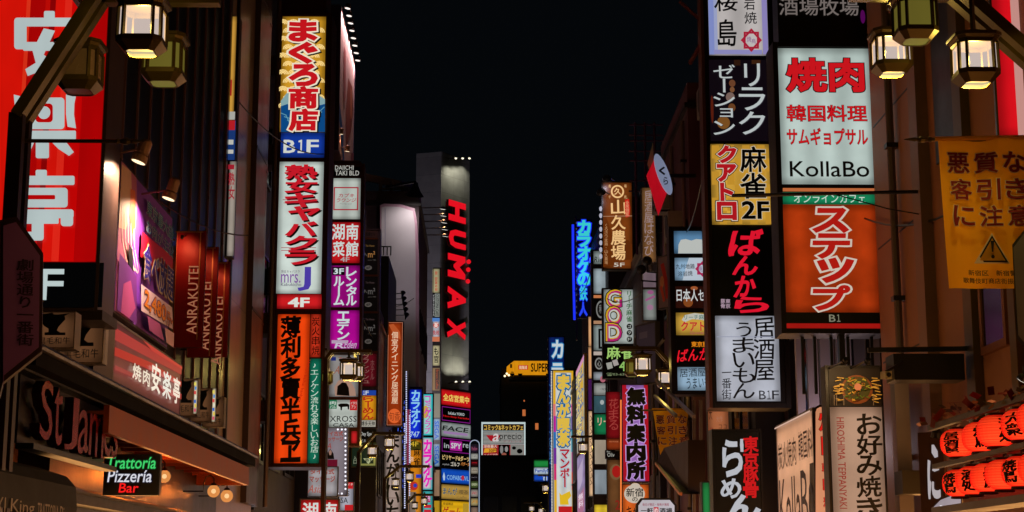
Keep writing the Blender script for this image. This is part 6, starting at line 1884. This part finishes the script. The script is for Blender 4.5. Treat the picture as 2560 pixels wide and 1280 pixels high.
# --- okonomiyaki board
f = front(18.3)
fd = []
rn = random.Random(5)
for k in range(90):
    a = rn.uniform(0, 6.28); q = rn.uniform(.1, 1)
    x = 2141 + math.cos(a) * 38 * q; y = 970 + math.sin(a) * 34 * q
    fd.append(ln([(x - rn.uniform(1, 4), y - rn.uniform(-3, 3)), (x + rn.uniform(1, 4), y + rn.uniform(-3, 3))], D(rn.choice(['#5a7a10', '#a8b040', '#e0b040', '#2c4408', '#d09428', '#6a3a10']), .5), .012))
for k in range(34):
    sg = rn.choice((-1, 1)); y = 945 + rn.random() * 62
    x = 2141 + sg * rn.uniform(34, 48)
    fd.append(ln([(x, y), (x + sg * rn.uniform(8, 16), y + rn.uniform(-4, 4))], D('#e8c060', .5), .009))
root = sign('menu_board', 'okonomiyaki board with dish photo on top and black brush characters below', 'sign', f, (2074, 918, 2208, 1340), [
    pn((2072, 919, 2204, 1016), D('#1c0e0a', .5, var=.3), [e((2102, 938, 2181, 1010), D('#8a4a1c', .5)), e((2108, 942, 2175, 1002), D('#4a4a10', .5, var=.5, scale=30))] + fd + [e((2132, 960, 2150, 978), D('#d8907a', .5)), *[ln([(x, 990), (x, 1014)], D('#8a7a70', .4), .008) for x in (2082, 2088, 2106, 2180)]], label='dish photograph panel'),
    pn((2080, 1018, 2210, 1340), E('#b08c74', .95, .15, True), [t('お好み焼き', (2140, 1034, 2204, 1296), D('#14100c', .5), .035, v=True, br=.05, gap=.0, res=3), t('HIROSHIMA TEPPANYAKI', (2094, 1044, 2113, 1272), E('#9a3428', .8), .01, spin=3)], label='pale panel with black brush characters'),
], depth=.25, bw=.02, rail=.015, fm=D('#1a1210', .4))
q = P(2120, 905, 17.4)
for i, px in enumerate((2112, 2168)):
    q = P(px, 905, 17.5)
    spot(['black clip lamp above the left of the okonomiyaki dish photo', 'black clip lamp above the right of the okonomiyaki dish photo'][i], q, (q.x, 18.3, q.z - .32), .035, .08, arm=(q.x, 18.35, q.z + .03), power=9, mat=BLACK, col='#ffd090', angle=120, rad=.02)

# --- big brown wall things on the right
root = thing('wall_sign', 'dark wooden board with white brush strokes left of the red paper lanterns', 'sign', (4.45, 15.6, 2.4))
f = front(16.4, -35, 2330, 1180)
m = MB(); a, b, c, d_ = rect(f, (2300, 1080, 2362, 1340)); m.fbox(f, a, b, -.08, c, d_, 0, D('#3a2012', .5, var=.4)); m.build('board', root)
m = MB()
WB = E('#b4acb0', .9)
decorate(m, f, f.hit, [p([(2330, 1112), (2336, 1112), (2345, 1128), (2346, 1142), (2338, 1145), (2330, 1132)], WB), t('に', (2320, 1150, 2352, 1250), WB, .06, br=.05, res=3)], .012)
m.build('lettering', root.children[-1])
q = P(2342, 1085, 15.9); light(root, 'SPOT', q, 3, '#ffc080', .03, P(2335, 1180, 16.3), 90, .8)
m = MB(); m.lathe(q, [(.02, -.06), (.05, -.02), (.06, .03)], DARK, 12, axis=(0, .3, -1)); m.bar(q, (q.x + .2, q.y + .4, q.z + .05), .03, .03, DARK); m.build('lamp', root)

root = thing('gutter_box', 'grey box gutter and square pipe on the wall left of the red lanterns', 'drain pipe', (4.9, 18.6, .13))
m = MB()
pq = P(2250, 1050, 18.4); GP = D('#7a6c66', .45, .3)
m.box(pq.x - .07, 18.3, .13, pq.x + .09, 18.5, P(2250, 955, 18.4).z, GP); m.build('pipe', root)
m = MB(); a = P(2238, 1180, 18.2); b = P(2305, 1238, 18.2); m.box(a.x, 17.9, b.z, b.x, 18.25, a.z, D('#3a3224', .5, .2)); m.build('box', root)
m = MB(); a = P(2210, 590, 21.5); b = P(2226, 1000, 21.5)
root = thing('downpipe', 'pale narrow pipe strip beside the orange cafe panel', 'drain pipe', (a.x, 21.3, .13))
m.box(a.x, 21.2, .13, b.x, 21.3, a.z, D('#6a5a78', .5)); m.build('pipe', root)

# --- security camera and black sign box on the wall
root = thing('wall_box', 'black sign box on a bracket arm seen in the dark above the lantern wall', 'sign box', P(2330, 950, 17.6))
a = P(2222, 890, 17.6); b = P(2400, 955, 17.6)
m = MB(); m.box(a.x, 17.4, b.z, b.x, 17.75, a.z, D('#0a0809', .4)); m.build('box', root)
m = MB(); m.bar((a.x - .25, 17.5, a.z + .05), (5.3, 17.5, a.z + .07), .05, .05, BLACK); m.build('bracket', root)
root = thing('security_camera', 'small pale security camera beside the okonomiyaki dish photo', 'camera', P(2216, 940, 17.2))
q = P(2216, 940, 17.2); m = MB(); m.bar((q.x, q.y - .1, q.z), (q.x, q.y + .12, q.z + .02), .07, .08, D('#a8a07a', .4)); m.build('body', root)
m = MB(); m.lathe((q.x, q.y - .1, q.z), [(.025, 0), (.025, .02)], INK, 10, axis=(0, -1, 0)); m.build('lens', root)
m = MB(); m.bar((q.x, q.y, q.z + .05), (q.x + .2, q.y + .1, q.z + .16), .025, .025, DARK); m.build('bracket', root)

# --- red and white striped banner top right
f = front(15.5, -12, 2525, 170)
root = sign('striped_sign', 'red and pink striped lit sign at the top right corner behind the lamp brace', 'sign', f, (2487, -60, 2600, 344), [
    pn((2487, -60, 2600, 344), E('#d8101c', .95, .1, True), [r((2533, -60, 2558, 344), E('#c89088', .9)), r((2566, -60, 2600, 344), E('#c89088', .9))])], depth=.12, bw=.02, fm=D('#3a2a1c', .4))
# grey wall sign edge bottom right
f = front(13.2, -25, 2550, 720)
sign('grey_board', 'grey board cut by the right picture edge beside the yellow banner', 'sign', f, None, [
    dict(b=(2530, 590, 2640, 860), m=D('#6a666c', .5, var=.15), shape=[(2534, 620), (2560, 585), (2640, 560), (2640, 900), (2562, 858), (2546, 838)])], depth=.08, norm=rect(f, (2540, 590, 2640, 860)), shape=[(2532, 615), (2560, 580), (2645, 552), (2645, 908), (2560, 864), (2543, 842)], fm=D('#3a3638', .4), rail=0)

# --- yellow banners
YC = D('#f0b01c', .75, var=.12, scale=6)
_nt = YC.node_tree; _b = _nt.nodes['Principled BSDF']; _o = _nt.nodes['Material Output']
_t = _nt.nodes.new('ShaderNodeBsdfTranslucent'); _t.inputs[0].default_value = (*lin('#f0b01c'), 1)
_m = _nt.nodes.new('ShaderNodeMixShader'); _m.inputs[0].default_value = .5
_nt.links.new(_b.outputs[0], _m.inputs[1]); _nt.links.new(_t.outputs[0], _m.inputs[2]); _nt.links.new(_m.outputs[0], _o.inputs[0])


def banner(label, d, tl, tr_, bl, br_, wave, items, pole=None, group='yellow warning banners', ang=0, nx=16, ny=24):
    f = front(d, ang, (tl[0] + tr_[0]) / 2, tl[1])
    a, b, c, e2 = (Vector(f.hit(*q)) for q in (tl, tr_, br_, bl))
    root = thing('banner', label, 'banner', f.pt(a.x, a.y), group)
    m = MB(); vs = []; fs = []
    for j in range(ny + 1):
        for i in range(nx + 1):
            s_, q = i / nx, j / ny
            P0 = a.lerp(b, s_); P1 = e2.lerp(c, s_); w_ = P0.lerp(P1, q)
            vs.append(f.pt(w_.x, w_.y, wave(w_.x, w_.y)))
    for j in range(ny):
        for i in range(nx):
            k = j * (nx + 1) + i; fs.append((k, k + nx + 1, k + nx + 2, k + 1))
    m.add(vs, fs, YC)
    o = m.build('cloth', root, smooth=True)
    lb_ = MB(); decorate(lb_, f, f.hit, items, .002, wave); lb_.build('lettering', o)
    m = MB(); m.tube([f.pt(a.x - .02, a.y + .01, 0), f.pt(b.x + .02, b.y + .01, 0)], .02, YC, 8); m.build('hem', root)
    if pole:
        m = MB(); m.tube([f.pt(*f.hit(*pole[0])), f.pt(*f.hit(*pole[1]))], .022, BRONZE, 8); m.build('pole', root)
    return root


RT = D('#7a0c1c', .7, var=0); OL = D('#d8c8b0', .7, var=0); BT = D('#1c1206', .7, var=0)
f13 = front(13.38, 0, 2450, 348)
o_ = f13.hit(2350, 350)


def wv1(u, v):
    return .018 * math.sin(u * 9 + v * 1.2) + .01 * math.sin(u * 21 - v * 2)


rows = []
for j, row in enumerate(('悪質な', '客引き', 'に注意')):
    for i, ch in enumerate(row):
        x = 2368 + i * 68 + j * 5; y = 381 + j * 68
        rows.append(t(ch, (x, y, x + 56, y + 52), RT, .035, o=[(OL, .075)], res=3))
banner('large yellow warning banner hanging from the right lamp post pole', 13.38, (2344, 350), (2600, 345), (2371, 722), (2600, 720), wv1, rows + [
    p([(2474, 586), (2520, 662), (2430, 662)], OL), p([(2474, 592), (2515, 659), (2436, 659)], BT), p([(2474, 600), (2507, 655), (2443, 655)], YC), p([(2470, 606), (2479, 606), (2476, 634), (2473, 634)], BT), e((2470, 642, 2479, 651), BT),
    t('新宿区　新宿警察署', (2412, 680, 2570, 694), BT, .02), t('歌舞伎町商店街振興組合', (2398, 700, 2576, 714), BT, .02)])


def wv2(u, v):
    return .06 * math.sin(u * 6 + v * 2.2) + .03 * math.sin(u * 13 - v * 3)


rows = []
for j, row in enumerate(('悪質な', '客引き', 'に注意')):
    for i, ch in enumerate(row):
        x = 1640 + i * 27 + j * 2; y = 1038 + j * 27
        rows.append(t(ch, (x, y, x + 22, y + 21), RT, .03, o=[(OL, .075)]))
banner('smaller yellow warning banner with a pointed lower edge beside the free information sign', 36.6, (1632, 1024), (1722, 1024), (1656, 1174), (1702, 1158), wv2, rows + [
    p([(1683, 1114), (1694, 1144), (1672, 1148)], OL), p([(1683, 1119), (1691, 1142), (1675, 1145)], YC), p([(1682, 1124), (1685, 1124), (1684, 1138)], BT), t('新宿区 新宿警察署', (1668, 1153, 1706, 1157), BT, .01), t('歌舞伎町商店街', (1664, 1160, 1704, 1165), BT, .01)], pole=((1604, 1026), (1726, 1023)))

# --- slanting roof edge and stays under the middle banner
root = thing('shop_awning', 'dark slanting shop awning with a lit lower edge beneath the middle yellow banner', 'awning', (4.3, 30, 3))
m = MB()
A = [P(1640, 1158, 34), P(1702, 1235, 28), P(1720, 1235, 28.4), P(1720, 1100, 28.4), P(1660, 1120, 34)]
m.add([tuple(q) for q in A] + [(q.x + .3, q.y, q.z) for q in A], [(0, 1, 2, 3, 4), (9, 8, 7, 6, 5)] + [(i, (i + 1) % 5, 5 + (i + 1) % 5, 5 + i) for i in range(5)], D('#2a1616', .6)); m.build('side', root)
m = MB(); m.bar(A[0], A[1], .05, .05, D('#c07a50', .4)); m.build('edge', root)
m = MB()
for a, b in (((1640, 950, 35.5), (1735, 1042, 30)), ((1637, 990, 35.5), (1690, 1040, 32)), ((1735, 1000, 31), (1735, 1330, 31)), ((1752, 1000, 30.4), (1752, 1330, 30.4))):
    m.bar(P(*a), P(*b), .06, .06, D('#6a5a4a', .4, .5))
m.build('stay', root)

# --- red paper lanterns
LPAP = E('#f02410', 1.0, .0, True)


def paper(key):
    """ribbed red paper glowing from a bulb low inside"""
    m, nt, b = bsdf('lantern_paper')
    tc = nt.nodes.new('ShaderNodeTexCoord'); sp = nt.nodes.new('ShaderNodeSeparateXYZ')
    nt.links.new(tc.outputs['Object'], sp.inputs[0])
    b.inputs['Base Color'].default_value = (.6, .03, .01, 1)
    b.inputs['Roughness'].default_value = .7
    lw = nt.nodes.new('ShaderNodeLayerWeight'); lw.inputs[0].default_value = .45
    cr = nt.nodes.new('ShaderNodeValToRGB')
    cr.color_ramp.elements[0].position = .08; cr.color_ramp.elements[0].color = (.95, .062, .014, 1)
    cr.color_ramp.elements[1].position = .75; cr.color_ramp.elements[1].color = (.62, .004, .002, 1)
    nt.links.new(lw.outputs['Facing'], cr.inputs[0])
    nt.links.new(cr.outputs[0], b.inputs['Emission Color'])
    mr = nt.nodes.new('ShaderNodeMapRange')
    mr.inputs[1].default_value = -.12; mr.inputs[2].default_value = .13; mr.inputs[3].default_value = 1.9; mr.inputs[4].default_value = .75  # bulb glow painted in: emission stronger low down
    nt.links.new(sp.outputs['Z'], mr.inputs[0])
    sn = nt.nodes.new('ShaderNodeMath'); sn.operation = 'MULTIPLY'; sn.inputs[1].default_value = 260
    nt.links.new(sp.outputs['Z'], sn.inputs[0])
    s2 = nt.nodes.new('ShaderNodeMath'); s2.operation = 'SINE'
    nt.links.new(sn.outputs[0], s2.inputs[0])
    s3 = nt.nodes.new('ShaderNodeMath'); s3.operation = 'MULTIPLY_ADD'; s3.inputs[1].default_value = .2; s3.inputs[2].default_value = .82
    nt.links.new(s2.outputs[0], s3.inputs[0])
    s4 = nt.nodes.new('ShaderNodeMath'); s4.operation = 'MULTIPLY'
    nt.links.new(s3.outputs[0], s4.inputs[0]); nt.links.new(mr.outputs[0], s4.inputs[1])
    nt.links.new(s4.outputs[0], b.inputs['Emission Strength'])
    return m


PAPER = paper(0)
LINK = D('#120404', .6, var=0)
CAP = D('#0c0606', .5)


def chochin_meshes():
    out = {}
    N = 24
    prof = []
    for i in range(37):
        h = -1 + 2 * i / 36
        rr = .128 * (1 - abs(h) ** 2.6) ** .42 if abs(h) < 1 else .05
        rr = max(.06, rr) * (1 + .02 * math.cos(i * math.pi))
        prof.append((rr, h * .135))
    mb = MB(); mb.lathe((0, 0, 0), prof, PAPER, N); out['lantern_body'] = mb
    mb = MB(); mb.lathe((0, 0, .128), [(.066, 0), (.07, .02), (.06, .022)], CAP, 20); mb.lathe((0, 0, -.15), [(.06, 0), (.07, .003), (.066, .022)], CAP, 20)
    out['cap'] = mb
    for key, ss in (('a', '居酒屋'), ('b', '焼鳥'), ('c', '酒処'), ('d', '大衆')):
        mb = MB()
        fr = Fr((0, 0, 0), (1, 0, 0), (0, -1, 0))
        k = len(ss); hh = .19 / k
        for i, ch in enumerate(ss):
            mb2 = MB()
            put(mb2, fr, ch, -.06, .095 - (i + 1) * hh, .06, .095 - i * hh, 0, LINK, .045, br=.03, single=True)
            vs = []
            for x, y, z in mb2.v:
                h = z / .135
                rr = .128 * max(.05, (1 - abs(h) ** 2.6)) ** .42 + .005
                a = x / .128 * .95
                vs.append((rr * math.sin(a), -rr * math.cos(a), z))
            mb.add(vs, mb2.f, LINK)
        out['lettering_' + key] = mb
    return out


_cd = {}
for k_, mb in chochin_meshes().items():
    o = mb.build(k_.split('_')[0]); _cd[k_] = o.data; bpy.data.objects.remove(o)


def chochin(label, c, s, turn, key, group):
    root = thing('paper_lantern', label, 'paper lantern', c, group)
    root.rotation_euler = (0, 0, turn); root.scale = (s * 1.27, s * 1.27, s)
    b = bpy.data.objects.new('lantern_body', _cd['lantern_body']); COL.objects.link(b); b.parent = root
    q = bpy.data.objects.new('cap', _cd['cap']); COL.objects.link(q); q.parent = root
    tx = bpy.data.objects.new('lettering', _cd['lettering_' + key]); COL.objects.link(tx); tx.parent = b
    return root


XL = 4.0
up = ['red paper lantern at the far left end of the upper row', 'red paper lantern second from the left end of the upper row', 'red paper lantern third from the left end of the upper row', 'red paper lantern fourth from the left end of the upper row', 'red paper lantern nearest the camera in the upper row']
for i in range(5):
    y = (13.85, 13.3, 12.78, 12.28, 11.8)[i]
    z = 1.6 + .272 * XL - .0
    chochin(up[i], (XL + .03 * (i % 2), y, z + .005 * i), (.9 + .02 * (i % 3)), R(-12 + 28 * ((i * 7) % 3 - 1)), 'abcda'[i], 'red paper lanterns in the upper row')
lo = 'first second third fourth fifth sixth seventh'.split()
for i in range(7):
    y = 13.8 - i * .4
    chochin('red paper lantern in the lower row, %s from its far left end' % lo[i], (XL - .02, y, 1.6 + .187 * XL), (.86 + .02 * (i % 2)), R(-30 + 25 * ((i * 5) % 4 - 1)), 'bcadbca'[i], 'red paper lanterns in the lower row')
m = MB()
root = thing('lantern_rack', 'dark rack and red paper strips behind the two rows of red lanterns', 'lantern rack', (4.3, 13, 2.3))
z1 = 1.6 + .272 * XL; z2 = 1.6 + .187 * XL
RK = D('#1a0c0a', .5)
m.bar((XL, 10.5, z1 + .2), (XL, 14.7, z1 + .2), .05, .05, RK); m.bar((XL, 10.5, z2 + .19), (XL, 14.6, z2 + .19), .05, .04, RK)
m.bar((XL + .1, 10.5, z2 - .2), (XL + .1, 14.6, z2 - .2), .3, .06, D('#2a100c', .5))
for k in range(9):
    y = 10.8 + k * .46; m.bar((XL + .3, y, z2 + .1), (XL + .3, y, z1 + .2), .025, .025, RK)
for zz in (z2 + .2, (z1 + z2) / 2 + .02, z1 - .02):
    m.bar((XL + .3, 10.5, zz), (XL + .3, 14.6, zz), .02, .02, RK)
m.build('frame', root)
m = MB(); m.box(XL + .34, 10.5, z2 - .2, XL + .36, 14.5, z1 - .05, D('#8a0c08', .7, var=.3)); m.build('red_cloth', root)
m = MB()
rn = random.Random(3)
for k in range(120):
    y = rn.uniform(10.6, 14.6); x = XL + rn.uniform(-.12, .4); z = z1 + .2 + rn.uniform(0, .14)
    c = Vector((x, y, z)); a = Vector((rn.uniform(-1, 1), rn.uniform(-1, 1), rn.uniform(-.6, .6))).normalized() * rn.uniform(.03, .07); b = a.cross(Vector((rn.uniform(-1, 1), rn.uniform(-1, 1), 1))).normalized() * .025
    m.add([c - a - b, c + a - b, c + a + b, c - a + b], [(0, 1, 2, 3)], D(rn.choice(['#7a1810', '#8a3a14', '#5a0c0a', '#3a1a10']), .6))
m.build('decoration', root); root.children[-1]['kind'] = 'stuff'
q = P(2555, 948, 13.6)
spot('small white lamp at the right picture edge above the red lanterns', q, (q.x - .3, q.y + .5, q.z - .6), .05, .05, arm=(5.3, 14, q.z + .1), power=5, lens=E('#f0e8d8', 1.6), mat=DARK, shape='disc')

# --- pale lit sign below the lanterns' left end
f = front(14.9, -20, 2375, 1262)
sign('round_sign', 'pale lit sign with bulbs along its slanting top under the leftmost red lanterns', 'sign', f, None, [
    dict(b=(2330, 1232, 2402, 1330), m=E('#a89ca4', .9, .25, True), shape=[(2330, 1272), (2352, 1250), (2378, 1240), (2402, 1236), (2402, 1330), (2330, 1330)], d=[t('い', (2352, 1262, 2392, 1300), E('#e0dce0'), .03, br=.05)])], depth=.15, norm=rect(f, (2330, 1236, 2402, 1330)), shape=[(2328, 1270), (2351, 1246), (2378, 1236), (2404, 1232), (2404, 1332), (2328, 1332)], rail=0, fm=D('#5a4a3a', .4))

# --- things fixed to the walls: air conditioners, pipes, wires
ACM = D('#8a8684', .5, var=.3)
aw = 'first second third fourth fifth sixth seventh eighth ninth tenth'.split()
spots = [(-5.3, 39.0, 8.2, 1), (-5.3, 41.5, 11.6, 1), (-4.6, 47.5, 9.2, 1), (4.95, 31.5, 7.6, -1), (4.95, 33.6, 11.2, -1), (4.65, 37.6, 9.3, -1), (4.65, 40.4, 10.6, -1), (4.5, 44.5, 7.4, -1), (4.25, 58, 12.1, -1)]
where = ['low on the wall behind the tuna shop tower', 'high on the wall behind the tuna shop tower', 'on the block under the steep rooftop billboard', 'low on the wall behind the tall izakaya stack', 'high on the wall behind the tall izakaya stack', 'low on the plum coloured wall', 'high on the plum coloured wall', 'on the wall behind the brown farm sign', 'on the purple wall behind the neon karaoke letters']
for (X, y, z, sd), wl in zip(spots, where):
    root = thing('air_conditioner', 'grey air conditioner box fixed ' + wl, 'air conditioner', (X, y, z), 'air conditioners on the walls')
    m = MB(); a, b = sorted((X + sd * .06, X + sd * .42)); m.box(a, y - .4, z, b, y + .4, z + .62, ACM); m.build('case', root)
    m = MB(); m.lathe((X + sd * .42, y - .08, z + .31), [(.26, 0), (.26, .012), (.22, .015), (.05, .02)], D('#2a2a2c', .5), 18, axis=(sd, 0, 0)); m.build('fan_grille', root)
    m = MB(); m.bar((X, y - .3, z - .03), (X + sd * .42, y - .3, z - .03), .04, .05, DARK); m.build('bracket', root)
    m = MB(); m.tube([(X + sd * .1, y + .4, z + .2), (X + sd * .1, y + .5, z + .15), (X + sd * .05, y + .52, z - 3)], .025, D('#9a948c', .5), 6); m.build('hose', root)
for X, y, sd, z1, lab in ((-5.3, 36.9, 1, 16.5, 'thin drain pipe on the wall right behind the tuna shop tower'), (-4.6, 53.2, 1, 12.5, 'thin drain pipe at the far edge of the block under the steep billboard'), (4.65, 36.9, -1, 12, 'drain pipe down the near edge of the plum coloured wall'), (4.65, 39.2, -1, 12, 'drain pipe down the middle of the plum coloured wall'), (4.5, 43.2, -1, 10, 'drain pipe on the wall just right of the tilted red sign'), (5.3, 20.4, -1, 15, 'thin drain pipe on the brown rendered wall')):
    root = thing('drain_pipe', lab, 'drain pipe', (X + sd * .08, y, .14))
    m = MB(); m.tube([(X + sd * .08, y, .14), (X + sd * .08, y, z1)], .05, D('#6a5c58', .45, .3), 8)
    m.build('pipe', root)
    m = MB()
    for k in range(int(z1 / 2)):
        m.box(min(X, X + sd * .15), y - .07, 1 + k * 2, max(X, X + sd * .15), y + .07, 1.06 + k * 2, DARK)
    m.build('clip', root)
for (a, b, sag, lab) in (((-4.78, 30.2, 10.5), (-3.8, 37.0, 11.2), .3, 'cable from the stone wall to the tuna shop tower'), ((-3.7, 45, 9.6), (-3.6, 54, 9.2), .4, 'cable sagging past the magenta panels'), ((-4.6, 53.5, 11.2), (-2.9, 64.5, 12.4), .6, 'cable sagging in front of the lilac billboard'),
                         ((3.7, 26.3, 8.7), (4.4, 36.5, 9.2), .5, 'cable from the izakaya stack back to the plum wall'), ((4.5, 43, 9.3), (3.7, 49.5, 9.9), .3, 'cable reaching the brown farm restaurant sign'), ((5.3, 16.5, 5.6), (5.2, 21.9, 6.4), .25, 'cable along the brown rendered wall'), ((-4.75, 19, 6.7), (-4.3, 29, 7.6), .3, 'cable crossing the black slats above the red fins'), ((3.8, 58, 12.5), (3.6, 66, 13.0), .5, 'cable above the grey emblem column')):
    root = thing('cable', lab, 'cable', a)
    A_, B_ = Vector(a), Vector(b)
    m = MB(); m.tube([A_.lerp(B_, k / 10) - Vector((0, 0, sag * 4 * (k / 10) * (1 - k / 10))) for k in range(11)], .014, BLACK, 5); m.build('wire', root)
root = thing('roof_railing', 'dark purple rooftop rails above the brown farm restaurant sign', 'railing', (4.8, 46, 10.6))
m = MB(); RP = D('#5a3058', .5)
for py in (312, 338, 352, 378, 402, 452, 478):
    q = P(1572, py, 46); m.bar((q.x, 46, q.z), (q.x + 1.0, 46, q.z), .035, .035, RP)
m.build('rail', root)
m = MB()
for px in (1588, 1612, 1636):
    q = P(px, 305, 46); m.bar((q.x, 46.04, 10.6), (q.x, 46.04, q.z), .05, .05, RP)
m.build('post', root)

bpy.data.objects.remove(_go)
for o in list(bpy.data.curves): bpy.data.curves.remove(o)
